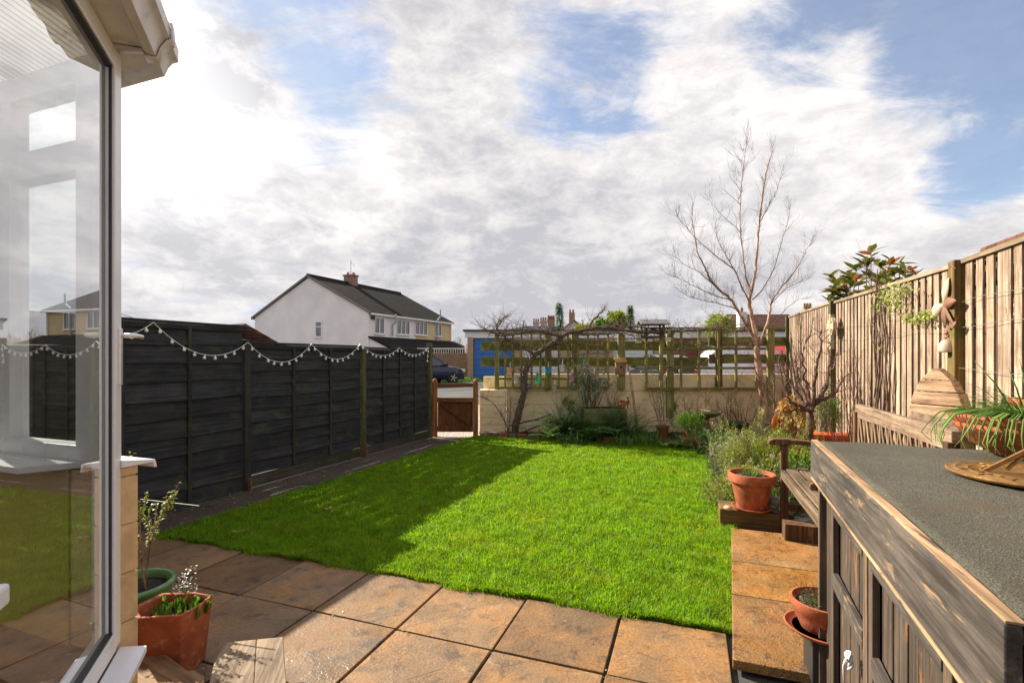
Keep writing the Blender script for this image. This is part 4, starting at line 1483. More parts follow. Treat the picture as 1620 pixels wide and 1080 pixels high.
mb.tube([g0 + gx * 0.12 + Vector((0, 0, 0.045)), g0 + gx * 0.15 + Vector((0, 0, 0.02)), g0 + gx * 0.19 + Vector((0, 0, 0.012))], [0.006, 0.011, 0.006], 6)
mb.build('gnomon', M['brass'], t)

# bowl pot with chives
bc = Vector((2.045, 1.93, ZC + 0.006))
t = thing('terracotta_bowl', 'wide terracotta bowl of trailing chives on the felt topped cupboard', 'plant pot', bc)
mb = MB().lathe(bc, [(0.08, 0), (0.12, 0.0), (0.13, 0.004), (0.19, 0.045), (0.228, 0.095), (0.240, 0.105), (0.243, 0.115), (0.240, 0.124), (0.248, 0.132), (0.256, 0.150), (0.252, 0.160), (0.238, 0.162), (0.226, 0.15), (0.21, 0.11), (0, 0.11)], 64)
mb.build('pot_body', M['terracotta'], t, smooth='auto')
MB().lathe(bc + Vector((0, 0, 0.125)), [(0, 0.012), (0.12, 0.008), (0.223, 0)], 28).build('soil', M['soil'], t, smooth=True)
t = thing('chives', 'green chives arching over the rim of the wide terracotta bowl', 'plant', bc + Vector((0, 0, 0.13)))
rr = random.Random(21)
mb = MB()
for _ in range(420):
    a = rr.uniform(0, 2 * PI)
    rad = rr.uniform(0, 0.09)
    p = bc + Vector((math.cos(a) * rad - 0.03, math.sin(a) * rad, 0.125))
    lean = rr.uniform(0.25, 1.5)
    L = rr.uniform(0.12, 0.26)
    d = Vector((math.cos(a + rr.uniform(-.7, .7)) * lean, math.sin(a + rr.uniform(-.7, .7)) * lean, 1)).normalized()
    pts, rad_ = [], []
    q = p.copy()
    for k in range(7):
        pts.append(q.copy())
        rad_.append(0.0018 * (1 - 0.75 * k / 6))
        q = q + d * (L / 6)
        d = (d + Vector((d.x, d.y, 0)) * 0.12 - Vector((0, 0, 0.22 + 0.10 * lean))).normalized()
    mb.tube(pts, rad_, 4, cap=False)
for x, y, dx, h in ((-0.02, 0.0, 0.00, 0.30), (0.02, 0.02, 0.02, 0.24), (-0.03, 0.03, -0.30, 0.27), (-0.04, -0.01, -0.12, 0.24), (0.05, 0, 0.10, 0.2), (0.0, -0.01, -0.02, 0.26), (0.01, 0.02, -0.06, 0.28)):
    p = bc + Vector((x, y, 0.13))
    mb.tube([p, p + Vector((dx * 0.5 * h * 2, 0.01, h * 0.55)), p + Vector((dx * h * 2, 0.015, h * 0.9))], [0.004, 0.003, 0.001], 5)
# long blades hanging over the left side
for k in range(26):
    a = rr.uniform(2.5, 4.0)
    d = Vector((math.cos(a), math.sin(a), 0))
    p = bc + d * 0.14 + Vector((0, 0, 0.14))
    L = rr.uniform(0.9, 1.15)
    pts = [p, p + d * 0.07 + Vector((0, 0, 0.035)), p + d * 0.13 * L + Vector((0, 0, 0.02)), p + d * 0.165 * L + Vector((0, 0, -0.03)), p + d * 0.175 * L + Vector((rr.uniform(-.02, .02), 0, -0.07)), p + d * 0.17 + Vector((rr.uniform(-.02, .03), rr.uniform(-.02, .02), -0.10 - rr.uniform(0, .015)))]
    mb.tube(pts, [0.003, 0.003, 0.0028, 0.0024, 0.0018, 0.0008], 5, cap=False)
mb.build('blades', foliage('chive green', (0.08, 0.18, 0.03, 1), (0.26, 0.42, 0.09, 1), trans=0.3), t, smooth=True)
# the next pot, just in the picture at the right edge
pc = Vector((2.33, 2.185, ZC + 0.008))
pot(pc, 0.095, 0.20, 'small orange pot cut off by the right picture edge, behind the chives', M['terracotta'])

# ------------------------------------------------------------------ right hand fence of vertical boards
def rp(s, n, z):                                      # s along garden direction, n towards the garden
    return RV * (1.917 - n) + GV * s + Vector((0, 0, z))


rzg = -GA
s_posts = [0.15, (3.69 * math.cos(GA) + 3.38 * math.sin(GA)), (6.95 * math.cos(GA) + 4.575 * math.sin(GA)), (10.2 * math.cos(GA) + 5.75 * math.sin(GA))]
fen = ['pale vertical board fence panel nearest the right picture edge', 'long pale vertical board fence panel in the middle, behind the bench', 'farthest pale vertical board fence panel, meeting the end wall']
rr = random.Random(31)
for k in range(3):
    s0, s1 = s_posts[k] + 0.05, s_posts[k + 1] - 0.05
    t = thing('board_fence', fen[k], 'fence panel', rp((s0 + s1) / 2, 0, 0), 'pale board fence panels along the right side')
    zt0, zt1 = (2.315, 2.295) if k == 0 else ((2.285, 2.36) if k == 1 else (2.375, 2.425))

    def ztop(s):
        return zt0 + (zt1 - zt0) * (s - s0) / (s1 - s0)
    fb, bb = MB(), MB()
    s = s0
    i = 0
    while s < s1 - 0.03:
        wf = rr.uniform(0.075, 0.098)
        if k == 0 and rr.random() < 0.4:
            wf = rr.uniform(0.10, 0.15)
        gpw = rr.uniform(0.035, 0.062)
        e = min(s + wf, s1)
        zt_ = ztop(s) - 0.02
        tilt = rr.uniform(-.004, .004)
        fb.prism([rp(s, 0.024, 0.03), rp(e, 0.024, 0.03), rp(e, 0.010, 0.03), rp(s, 0.010, 0.03)], Vector((0, 0, zt_ - 0.03)) + GV * tilt)
        e2 = min(e + gpw + 0.03, s1)
        bb.prism([rp(e - 0.02, -0.030, 0.03), rp(e2, -0.030, 0.03), rp(e2, -0.045, 0.03), rp(e - 0.02, -0.045, 0.03)], (0, 0, zt_ - 0.04))
        s = e + gpw
    fb.build('front_boards', M['pale_v'], t, bevel=0.002)
    bb.build('back_boards', M['back_v'], t, bevel=0.002)
    mb = MB()
    for z in (0.35, 1.2, 2.1):
        mb.bar(rp(s0, -0.011, z), rp(s1, -0.011, z + 0.04), 0.036, 0.08)
    mb.build('cross_rails', M['back_v'], t)
    MB().bar(rp(s0 - 0.03, 0.005, zt0), rp(s1 + 0.03, 0.005, zt1), 0.075, 0.035).build('capping', M['pale_h'], t, bevel=0.003)
plab = [None, 'square olive fence post, coloured dark like its shaded face, between the two nearest pale panels', 'green tinged fence post carrying the cross ornament', 'fence post where the pale fence meets the end wall']
for k in (1, 2, 3):
    MB().box(rp(s_posts[k], 0.03, (1.155, 1.195, 1.22)[k - 1]), (0.10, 0.10, (2.31, 2.39, 2.44)[k - 1]), rzg).build('fence_post', M['green_post'] if k > 1 else wood('brown olive post', lin(84, 66, 30), lin(140, 112, 62), (0, 0, 1), moss=lin(92, 92, 40), mossamt=0.4), label=plab[k], cat='fence post', group='posts of the pale board fence', bevel=0.006)  # nearest post's whole colour carries the dark olive of its face in shade
# plant wires
mb = MB()
for z0, z1 in ((1.99, 2.02), (1.81, 1.80), (1.50, 1.46)):
    a_, b_ = rp(s_posts[1] + 0.02, 0.055, z0), rp(1.9, 0.055, z1)
    pts = [a_.lerp(b_, i / 8) + Vector((0, 0, 0.012 * math.sin(i * 2.1 + z0 * 9))) for i in range(9)]
    mb.tube(pts, 0.0018, 4)
for z0, z1 in ((1.96, 1.98), (1.80, 1.82)):
    a_, b_ = rp(s_posts[1] + 0.02, 0.055, z0), rp(s_posts[2], 0.055, z1)
    pts = [a_.lerp(b_, i / 12) + Vector((0, 0, 0.014 * math.sin(i * 1.7 + z0 * 9))) for i in range(13)]
    mb.tube(pts, 0.0018, 4)
mb.build('plant_wires', simple('thin plastic coated wire', (0.20, 0.22, 0.17, 1), 0.5), label='thin wires stretched across the pale fence boards', cat='wire')

# ------------------------------------------------------------------ bench
bz = 0.05
bf = Vector((2.44, 4.42, 0))
BL = 1.62


def bp(s, r, z):                                      # s towards the camera, r back to the fence
    return bf - GV * s + RV * r + Vector((0, 0, z))


bench = thing('garden_bench', 'weathered wooden bench with lattice back behind the black cupboard', 'bench', bp(BL / 2, 0.3, bz))


def legbox(name, s, r, z0, z1, w1=0.06, w2=0.06, m=M['bench_dark']):
    return MB().box(bp(s, r, (z0 + z1) / 2), (w2, w1, z1 - z0), rzg).build(name, m, bench, bevel=0.005)


legbox('leg', 0.0, 0.0, 0.0, 0.80)
legbox('leg', BL, 0.0, 0.0, 0.80)
legbox('leg', 0.0, 0.56, 0.0, 1.12)
legbox('leg', BL, 0.56, 0.0, 1.12)
for s in (0.0, BL):
    mb = MB()
    prof = [(-0.13, 0.812), (-0.115, 0.800), (-0.04, 0.800), (0.05, 0.815), (0.56, 0.80), (0.56, 0.835), (0.1, 0.852), (0.0, 0.860), (-0.08, 0.856), (-0.125, 0.84)]
    mb.prism([bp(s - 0.045, r, z) for r, z in prof], -GV * 0.09)
    mb.build('armrest', M['bench_dark'], bench, bevel=0.006)
for r, z in ((-0.015, 0.545), ):
    MB().bar(bp(-0.02, r, z), bp(BL + 0.02, r, z), 0.03, 0.075).build('seat_rail', M['bench'], bench, bevel=0.004)
for i, r in enumerate((0.05, 0.15, 0.25, 0.35, 0.45)):
    MB().bar(bp(-0.03, r, 0.585), bp(BL + 0.03, r, 0.585), 0.082, 0.022).build('seat_slat', M['bench'], bench, bevel=0.004)
MB().bar(bp(-0.03, 0.57, 1.125), bp(BL + 0.03, 0.57, 1.125), 0.045, 0.115).build('back_rail', M['bench_back'], bench, bevel=0.006)
MB().bar(bp(-0.03, 0.57, 0.70), bp(BL + 0.03, 0.57, 0.70), 0.04, 0.06).build('lower_back_rail', M['bench_back'], bench, bevel=0.004)
for s in (0.0, BL):
    MB().bar(bp(s, 0.0, 0.25), bp(s, 0.56, 0.25), 0.035, 0.06).build('side_stretcher', M['bench_dark'], bench)
mb = MB()
k = 0
s = 0.02
while s < BL - 0.02:
    for sg in (-1, 1):
        a_, b_ = bp(s, 0.565 + 0.008 * sg, 0.73), bp(min(max(s + sg * 0.12, 0), BL), 0.565 + 0.008 * sg, 1.07)
        mb.bar(a_, b_, 0.012, 0.026, tuple(GV))
    if k % 2 == 0:
        mb.bar(bp(s + 0.03, 0.553, 0.73), bp(s + 0.03, 0.553, 1.07), 0.010, 0.024, tuple(GV))
    s += 0.085
    k += 1
mb.build('lattice', M['bench_lat'], bench, bevel=0.002)
# sleeper block and step under the bench side
MB().box(gnd(1262, 858, 0.05) + Vector((0.1, 0.05, 0.06)), (0.34, 0.14, 0.16), rzg).build('timber_block', M['bench_dark'], label='short dark timber block on the golden slab under the bench', cat='timber block', bevel=0.006)
# clay pipe lying on the seat
pc0 = bp(0.92, 0.30, 0.640)
mb = MB()
Mx = Matrix.Rotation(R(90), 3, 'X')
Mx = Matrix.Rotation(R(25), 3, 'Z') @ Mx
mb.lathe(pc0, [(0.038, 0), (0.044, 0), (0.044, 0.22), (0.038, 0.22), (0.038, 0)], 28, Mx)
mb.build('clay_pipe', M['terracotta_dark'], label='short grey clay pipe lying on the bench seat', cat='pipe', smooth='auto')

# beehive shaped wooden ornament behind the bench
hv = at(1478, 700, 3.30)
hv = Vector((2.80, 3.32, 0)) + RV * 0.0
hv = Vector((0.858 * 3.35, 3.35, 0))
t = thing('beehive_ornament', 'weathered wooden beehive shaped ornament of four stacked tapered boards', 'ornament', hv)
M['hive'] = wood('bleached flaking boards', lin(122, 88, 62), lin(196, 164, 130), (0.3, -0.95, 0), worn=lin(206, 176, 142), wornamt=0.5, isl=0.1, wornscale=2.0)
lv = [(1.16, 1.255, 0.168, 0.166, 0.10), (1.262, 1.345, 0.160, 0.134, 0.092), (1.352, 1.425, 0.128, 0.096, 0.082), (1.431, 1.495, 0.092, 0.030, 0.07)]
fx = Vector((0.3, -0.954, 0))
fy = Vector((0.954, 0.3, 0))
for i, (z0, z1, w0, w1, dp) in enumerate(lv):
    mb = MB()
    a = [hv + fx * (-w0) + Vector((0, 0, z0)), hv + fx * w0 + Vector((0, 0, z0)), hv + fx * w1 + Vector((0, 0, z1)), hv + fx * (w1 * 0.5) + Vector((0, 0, z1 + (0.014 if i == 3 else 0))), hv - fx * (w1 * 0.5) + Vector((0, 0, z1 + (0.014 if i == 3 else 0))), hv - fx * w1 + Vector((0, 0, z1))]
    mb.prism(a, fy * dp)
    mb.build('tapered_board', M['hive'], t, bevel=0.005)
MB().box(hv + fy * 0.07 + Vector((0, 0, 0.58)), (0.30, 0.13, 1.14), math.atan2(fx.y, fx.x)).build('box_body', M['bench_back'], t, bevel=0.004)
mb = MB()
mb.prism([hv + fx * -0.14 - fy * 0.002 + Vector((0, 0, 1.155)), hv + fx * 0.19 - fy * 0.002 + Vector((0, 0, 1.10)), hv + fx * 0.19 - fy * 0.002 + Vector((0, 0, 1.158)), hv - fx * 0.14 - fy * 0.002 + Vector((0, 0, 1.21))], -fy * 0.018)
mb.build('landing_board', M['bench_back'], t, bevel=0.004)

# ------------------------------------------------------------------ big pot on its saucer, sleeper edge
MB().box(Vector((2.29, 4.66, 0.085)), (0.62, 0.30, 0.17), rzg).build('timber_sleeper', M['sleeper'], label='damp timber sleeper under the large terracotta pot', cat='sleeper', bevel=0.01)
bpz = Vector((2.235, 4.60, 0.17))
saucer(bpz, 0.175, 0.028, 'terracotta saucer under the large pot beside the bench', M['terracotta'])
pot(bpz + Vector((0, 0, 0.011)), 0.205, 0.33, 'large plain terracotta pot standing on the sleeper beside the bench', M['terracotta'], soil=0.9, rim=0.24, taper=0.62)
rr = random.Random(44)
mb = MB()
for _ in range(160):
    a, q = rr.uniform(0, 2 * PI), rr.uniform(0, 0.09)
    mb.blade(bpz + Vector((q * math.cos(a), q * math.sin(a), 0.305)), (rr.gauss(0, .5), rr.gauss(0, .5), 1), rr.uniform(0.05, 0.11), 0.004, 0.3, 3)
mb.build('pot_seedlings', M['leaf_mid'], label='small tuft of thin green shoots in the large terracotta pot', cat='plant')

# bottom right pot on saucer on a black block
q = at(1262, 985, 0)
bb_ = Vector((1.43, 2.42, 0.052))
MB().box(Vector((1.53, 2.36, 0.052 + 0.10)), (0.20, 0.20, 0.20), rzg).build('pot_stand', M['gasket'], label='square black block under the pot beside the cupboard', cat='plant stand', bevel=0.004)
sc0 = Vector((1.475, 2.36, 0.258))
tl = Matrix.Rotation(R(3), 3, 'Y')
mb = MB().lathe(sc0, [(0, 0), (0.10, 0), (0.108, 0.003), (0.152, 0.030), (0.157, 0.036), (0.150, 0.039), (0.142, 0.033), (0.10, 0.010), (0, 0.010)], 48, tl)
mb.build('plant_saucer', M['terracotta'], label='wide terracotta saucer holding water on the black block', cat='saucer', smooth='auto')
MB().lathe(sc0 + Vector((0, 0, 0.026)), [(0, 0), (0.13, 0)], 32).build('saucer_water', simple('dark water', (0.02, 0.02, 0.02, 1), 0.04, 0.1, bmp=0.0), label='thin pool of dark water in the wide terracotta saucer', cat='water')
p0 = sc0 + Vector((0.02, 0.01, 0.012))
t = thing('terracotta_pot', 'low rounded terracotta pot of reddish succulents beside the cupboard', 'plant pot', p0)
mb = MB().lathe(p0, [(0.07, 0), (0.085, 0), (0.09, 0.004), (0.115, 0.06), (0.12, 0.085), (0.132, 0.10), (0.142, 0.135), (0.140, 0.15), (0.130, 0.152), (0.12, 0.13), (0, 0.12)], 48)
mb.build('pot_body', M['terracotta'], t, smooth='auto')
MB().lathe(p0 + Vector((0, 0, 0.128)), [(0, 0.015), (0.07, 0.01), (0.122, 0)], 24).build('soil', M['soil'], t, smooth=True)
t = thing('succulent', 'low reddish green succulent with dry stems in the rounded pot', 'plant', p0 + Vector((0, 0, 0.13)))
mb = MB()
leafcloud(mb, p0 + Vector((0.0, 0, 0.145)), (0.105, 0.105, 0.03), 1300, 0.014, 0.008, rr, 0.6)
mb.build('leaves', foliage('succulent leaves', (0.05, 0.10, 0.02, 1), (0.16, 0.20, 0.05, 1), c3=(0.30, 0.12, 0.06, 1), trans=0.15), t)
mb = MB()
for _ in range(45):
    a, q = rr.uniform(0, 2 * PI), rr.uniform(0, 0.10)
    twig(mb, p0 + Vector((q * math.cos(a), q * math.sin(a), 0.13)), (rr.gauss(0, .35), rr.gauss(0, .35), 1), rr.uniform(0.05, 0.11), 0.0013, rr, 1, 0.5, 2, 0.2, 0, 4, None, 0.5, 0.0006)
mb.build('dry_stems', M['twig_red'], t)

# ------------------------------------------------------------------ trellis and wide boards above the end wall
TY = 10.08


def tp(px, py, Y=TY):
    return at(px, py, Y)


def upright(mb, px, y0, y1, Y, wpx, th):
    a, b = at(px, y0, Y), at(px, y1, Y)
    mb.box(((a.x + b.x) / 2, Y, (a.z + b.z) / 2), (wpx * Y / F, th, abs(a.z - b.z)))
    return mb


def level(mb, x0, x1, py, Y, hpx, th):
    a, b = at(x0, py, Y), at(x1, py, Y)
    mb.box(((a.x + b.x) / 2, Y, a.z), (b.x - a.x, th, hpx * Y / F))
    return mb


GB = 'wide mossy boards above the end wall'
for py, x0, x1, lab in ((547, 761, 1120, 'upper wide mossy green board on the left half of the end wall'), (572, 761, 1120, 'lower wide mossy green board on the left half of the end wall'),
                        (540, 1121.5, 1252, 'upper wide mossy green board on the right half of the end wall'), (567.5, 1121.5, 1252, 'lower wide mossy green board on the right half of the end wall')):
    level(MB(), x0, x1, py, 10.232, 14.5, 0.028).build('wide_board', M['green_h'], label=lab, cat='fence board', group=GB, bevel=0.004)
for px, y0, y1, wd, lab in ((786, 527, 616, 7, 'mossy post at the left end of the left trellis'), (866, 527, 617, 8, 'mossy post behind the middle of the left trellis'), (908, 528, 616, 8, 'mossy post behind the right part of the left trellis'),
                            (983, 528, 616, 11, 'wide mossy post carrying the bird box'), (1060, 523, 660, 11, 'long wide mossy post under the bird table'), (1137, 520, 611, 10, 'dark brown post in the middle of the right trellis'),
                            (1219, 518, 640, 11, 'wide mossy post at the right end beside the birch')):
    upright(MB(), px, y0, y1, 10.165, wd, 0.06).build('trellis_post', M['green_v'] if px != 1137 else M['bench_dark'], label=lab, cat='post', group='posts against the end wall', bevel=0.005)
t = thing('trellis', 'green trellis of close battens on the left of the end wall, hung with little pots', 'trellis', at(875, 616, TY))
for px in (786.5, 799.5, 811.5, 825, 841, 855, 871, 884, 898.6, 914, 930, 946, 962):
    upright(MB(), px, 529 if px > 787 else 526, 615, TY, 3.2 if px > 790 else 6.5, 0.02).build('batten', M['green_v'], t, bevel=0.002)
for py, hh in ((527.5, 3.0), (539, 3.0), (567, 3.0), (599, 3.0), (613.5, 3.2)):
    level(MB(), 783, 965, py, TY + 0.022, hh, 0.02).build('cross_batten', M['green_h'], t, bevel=0.002)
t = thing('trellis', 'green trellis of wide spaced battens on the right of the end wall', 'trellis', at(1110, 618, TY))
for px in (1022.5, 1047, 1077.5, 1106, 1137, 1164.6, 1197):
    upright(MB(), px, 519, 619, TY, 4.0, 0.022).build('batten', M['green_v'], t, bevel=0.002)
for py, hh in ((519, 3.0), (551.5, 4.0), (582, 4.0), (615, 4.5)):
    level(MB(), 1020, 1212 if py > 520 else 1245, py, TY + 0.024, hh, 0.022).build('cross_batten', M['green_h'], t, bevel=0.002)

# little hanging pots
def smallpot(px, py, col, what, plant):
    m = simple('painted pot ' + what.split(' ')[0], lin(*col), 0.5, 0.08)
    Y = 9.99
    p = at(px, py, Y)
    t = thing('hanging_pot', what, 'hanging pot', p, 'little coloured pots hung on the trellis')
    mb = MB().lathe(p, [(0.038, 0), (0.043, 0.0), (0.062, 0.12), (0.067, 0.122), (0.067, 0.14), (0.060, 0.14), (0.05, 0.03), (0, 0.02)], 20)
    mb.build('pot_body', m, t, smooth='auto')
    mb = MB().tube([p + Vector((0, 0.06, 0.13)), p + Vector((0, 0.075, 0.17)), p + Vector((0, 0.10, 0.165)), p + Vector((0, 0.11, 0.14))], 0.004, 6)
    mb.build('hook', M['chrome'], t)
    MB().lathe(p + Vector((0, 0, 0.115)), [(0, 0.01), (0.058, 0)], 12).build('soil', M['soil'], t)
    lb = MB().box(p + Vector((0.012, -0.01, 0.185)), (0.018, 0.003, 0.14))
    lb.build('plant_tag', M['white_plastic'], t)
    if plant:
        mb = MB()
        for _ in range(60):
            mb.leaf(p + Vector((rr.gauss(0, .025), rr.gauss(0, .02), 0.13 + rr.random() * plant)), (rr.gauss(0, 1), rr.gauss(0, 1), rr.gauss(.6, .6)), 0.035, 0.016, 0.2, segs=1)
        for _ in range(4):
            mb.tube([p + Vector((rr.gauss(0, .01), 0, 0.12)), p + Vector((rr.gauss(0, .03), 0, 0.13 + plant))], 0.003, 4)
        mb.build('leaves', M['leaf_mid'], t)


rr = random.Random(77)
for a in ((806, 592, (226, 170, 128), 'peach hanging pot, leftmost on the trellis', 0.18), (817.5, 606, (200, 196, 190), 'pale grey hanging pot just below and right of the peach pot', 0.0),
          (835.5, 621, (148, 144, 168), 'lilac grey hanging pot, lowest, right of the vine trunk', 0.06), (851.5, 606, (84, 196, 150), 'mint green hanging pot on the trellis', 0.10),
          (866.5, 592, (56, 142, 178), 'blue hanging pot on the trellis', 0.10), (877, 621, (190, 158, 146), 'dusty beige pink hanging pot in the lowest row', 0.03),
          (889, 588, (216, 204, 204), 'white hanging pot between the blue and the pink pots', 0.0), (905, 604, (204, 144, 160), 'mid pink hanging pot half behind the silvery shrub', 0.05),
          (922.5, 590, (214, 138, 156), 'bright pink hanging pot with a tall green plant', 0.26), (939, 602, (196, 124, 140), 'deep pink hanging pot, rightmost, almost hidden by silvery leaves', 0.0)):
    smallpot(*a)

# bird box
p = at(981.5, 592, 10.02)
t = thing('bird_box', 'small wooden bird box with a round hole on the mossy post', 'bird box', p)
mb = MB().box(p + Vector((0, 0.02, 0.12)), (0.19, 0.15, 0.245))
mb.build('box_body', wood('bird box wood', lin(110, 82, 62), lin(166, 130, 100), (0, 0, 1)), t, bevel=0.003)
MB().prism([p + Vector((-0.115, -0.09, 0.245)), p + Vector((0.115, -0.09, 0.245)), p + Vector((0.115, 0.10, 0.31)), p + Vector((-0.115, 0.10, 0.31))], (0, 0, 0.03)).build('lid', wood('bird box lid', lin(180, 136, 76), lin(224, 184, 120), (1, 0, 0)), t, bevel=0.003)
MB().lathe(p + Vector((0, -0.0565, 0.15)), [(0, 0.0), (0.022, 0)], 16, Matrix.Rotation(R(90), 3, 'X')).build('entrance_hole', M['gasket'], t)

# bird table
Yb = 9.95
b0 = at(1033, 534, Yb)
t = thing('bird_table', 'dark roofed bird table standing above the trellis', 'bird table', b0)
dk = wood('dark table timber', (0.03, 0.026, 0.022, 1), (0.10, 0.09, 0.075, 1), (1, 0, 0))
MB().box(b0 + Vector((-0.02, 0.0, 0.015)), (0.46, 0.34, 0.035)).build('tray', dk, t, bevel=0.003)
mb = MB()
zr = at(0, 513, Yb).z - b0.z
zr2 = at(0, 505, Yb).z - b0.z
mb.prism([b0 + Vector((-0.29, -0.22, zr)), b0 + Vector((-0.29, 0, zr2)), b0 + Vector((-0.29, 0.22, zr)), b0 + Vector((-0.29, 0.2, zr - 0.02)), b0 + Vector((-0.29, 0, zr2 - 0.03)), b0 + Vector((-0.29, -0.2, zr - 0.02))], (0.58, 0, 0))
mb.build('roof', simple('grey felt roof', (0.16, 0.16, 0.17, 1), 0.7, 0.2, 20), t)
for sx in (-0.19, 0.19):
    for sy in (-0.13, 0.13):
        MB().box(b0 + Vector((sx - 0.01, sy, zr / 2 + 0.01)), (0.03, 0.03, zr)).build('roof_post', dk, t)
MB().box(b0 + Vector((0.17, 0.03, -0.55)), (0.05, 0.05, 1.1)).build('pole', M['green_v'], t)
for k, (px, py) in enumerate(((1010.5, 528), (1010.5, 539), (1056, 525), (1057, 537))):
    MB().box(at(px, py, 9.93), (0.115, 0.012, 0.085), rz=0.0).build('pale_tile', simple('pale card', lin(206, 204, 160), 0.5, 0.05), label=('upper left', 'lower left', 'upper right', 'lower right')[k] + ' of four small pale yellow square tiles beside the bird table', cat='tile', group='small pale tiles by the bird table')

# ------------------------------------------------------------------ grapevine over the trellis
t = thing('grapevine', 'gnarled bare grapevine leaning over the left trellis', 'vine', at(815, 690, 9.85))
rr = random.Random(101)


def path3(pts, r0, r1, Yd, mb, wig=0.0, n=8, twigs=0, tmb=None, tl=0.25, tr=0.006, up=0.2, spread=0.9, depth=1, nb=2, sub=5, tw_wig=0.25):
    """a limb through photo points at depth Yd, smoothed, with twigs along it"""
    ctrl = [at(x, y, (Yd if not isinstance(Yd, (list, tuple)) else Yd[0] + (Yd[1] - Yd[0]) * i / (len(pts) - 1))) for i, (x, y) in enumerate(pts)]
    P_ = []
    for i in range(len(ctrl) - 1):
        p0, p1, p2, p3 = ctrl[max(i - 1, 0)], ctrl[i], ctrl[i + 1], ctrl[min(i + 2, len(ctrl) - 1)]
        for k in range(sub):
            u = k / sub
            P_.append(0.5 * ((2 * p1) + (p2 - p0) * u + (2 * p0 - 5 * p1 + 4 * p2 - p3) * u * u + (3 * p1 - p0 - 3 * p2 + p3) * u ** 3))
    P_.append(ctrl[-1])
    L = len(P_)
    if wig:
        P_ = [q + Vector((rr.gauss(0, wig), rr.gauss(0, wig * 2), rr.gauss(0, wig))) for q in P_]
    rad = [r0 + (r1 - r0) * i / (L - 1) for i in range(L)]
    mb.tube(P_, rad, n)
    for _ in range(twigs):
        i = rr.randrange(1, L)
        d = (P_[i] - P_[i - 1]).normalized()
        s = Vector((rr.gauss(0, 1), rr.gauss(0, 1), rr.gauss(up, 0.7))).normalized()
        twig(tmb or mb, P_[i], d * 0.5 + s * spread, tl * rr.uniform(0.5, 1.3), min(rad[i] * 0.6, tr), rr, depth, 0.6, nb, tw_wig, up, 5)
    return P_


mb, tw = MB(), MB()
path3([(812, 694), (816, 672), (822, 648), (828, 622), (830, 600), (834, 580), (846, 562), (866, 548), (884, 537), (897, 528), (925, 522), (955, 517), (980, 521), (1008, 525), (1040, 527)], 0.075, 0.022, 9.9, mb, 0.006, 10, 100, tw, 0.28, 0.008)
path3([(862, 552), (880, 545), (900, 541), (925, 545), (950, 548)], 0.02, 0.008, 9.92, mb, 0.008, 7, 24, tw, 0.25, 0.005)
path3([(890, 533), (870, 527), (846, 523), (820, 527), (800, 531), (782, 527), (768, 520)], 0.030, 0.010, 9.9, mb, 0.008, 8, 90, tw, 0.30, 0.007)
path3([(846, 562), (832, 552), (812, 542), (795, 530), (786, 516), (792, 506), (799, 501)], 0.026, 0.008, 9.95, mb, 0.006, 8, 60, tw, 0.25, 0.006)
path3([(930, 521), (936, 510), (944, 500), (953, 492), (958, 484)], 0.026, 0.007, 9.9, mb, 0.006, 7, 36, tw, 0.14, 0.005, spread=1.3, depth=0)
path3([(785, 520), (792, 510), (798, 502)], 0.014, 0.006, 9.9, mb, 0.004, 6, 16, tw, 0.14, 0.004, depth=0)
path3([(826, 522), (828, 514), (827, 507)], 0.012, 0.005, 9.9, mb, 0.004, 6, 8, tw, 0.1, 0.004, depth=0)
path3([(799, 524), (803, 516), (806, 511)], 0.012, 0.005, 9.9, mb, 0.004, 6, 8, tw, 0.1, 0.004, depth=0)
path3([(1040, 527), (1085, 524), (1130, 521), (1180, 524)], 0.018, 0.008, 9.95, mb, 0.01, 6, 80, tw, 0.3, 0.005)
path3([(1060, 560), (1100, 545), (1140, 552), (1190, 540)], 0.008, 0.004, 9.98, mb, 0.01, 5, 60, tw, 0.35, 0.004)
path3([(1040, 600), (1075, 570), (1110, 575), (1150, 560), (1200, 566)], 0.008, 0.004, 9.98, mb, 0.01, 5, 60, tw, 0.35, 0.004)
path3([(790, 560), (815, 548), (845, 552), (880, 575), (920, 560), (965, 556)], 0.009, 0.004, 9.98, mb, 0.01, 5, 90, tw, 0.3, 0.004)
path3([(955, 517), (985, 516), (1015, 519), (1060, 523)], 0.02, 0.008, 9.98, mb, 0.01, 6, 50, tw, 0.3, 0.005)
path3([(900, 526), (935, 530), (970, 527), (1000, 531), (1030, 548)], 0.018, 0.006, 9.86, mb, 0.01, 6, 50, tw, 0.3, 0.005)
mb.build('trunk', M['vine'], t, smooth=True)
tw.build('twigs', M['twig'], t, smooth=True)
# bare stems climbing on the pier at the left
t = thing('bare_climber', 'thin bare reddish stems against the low cream pier', 'climber', at(800, 692, 9.75))
mb = MB()
path3([(806, 692), (800, 670), (790, 650), (778, 636), (764, 628)], 0.016, 0.005, 9.75, mb, 0.004, 6, 14, None, 0.3, 0.004)
path3([(804, 692), (806, 665), (808, 640), (806, 615)], 0.013, 0.004, 9.8, mb, 0.004, 6, 10, None, 0.25, 0.004)
path3([(812, 690), (820, 660), (826, 630)], 0.012, 0.004, 9.8, mb, 0.004, 6, 8, None, 0.25, 0.004)
mb.build('stems', M['twig_red'], t, smooth=True)
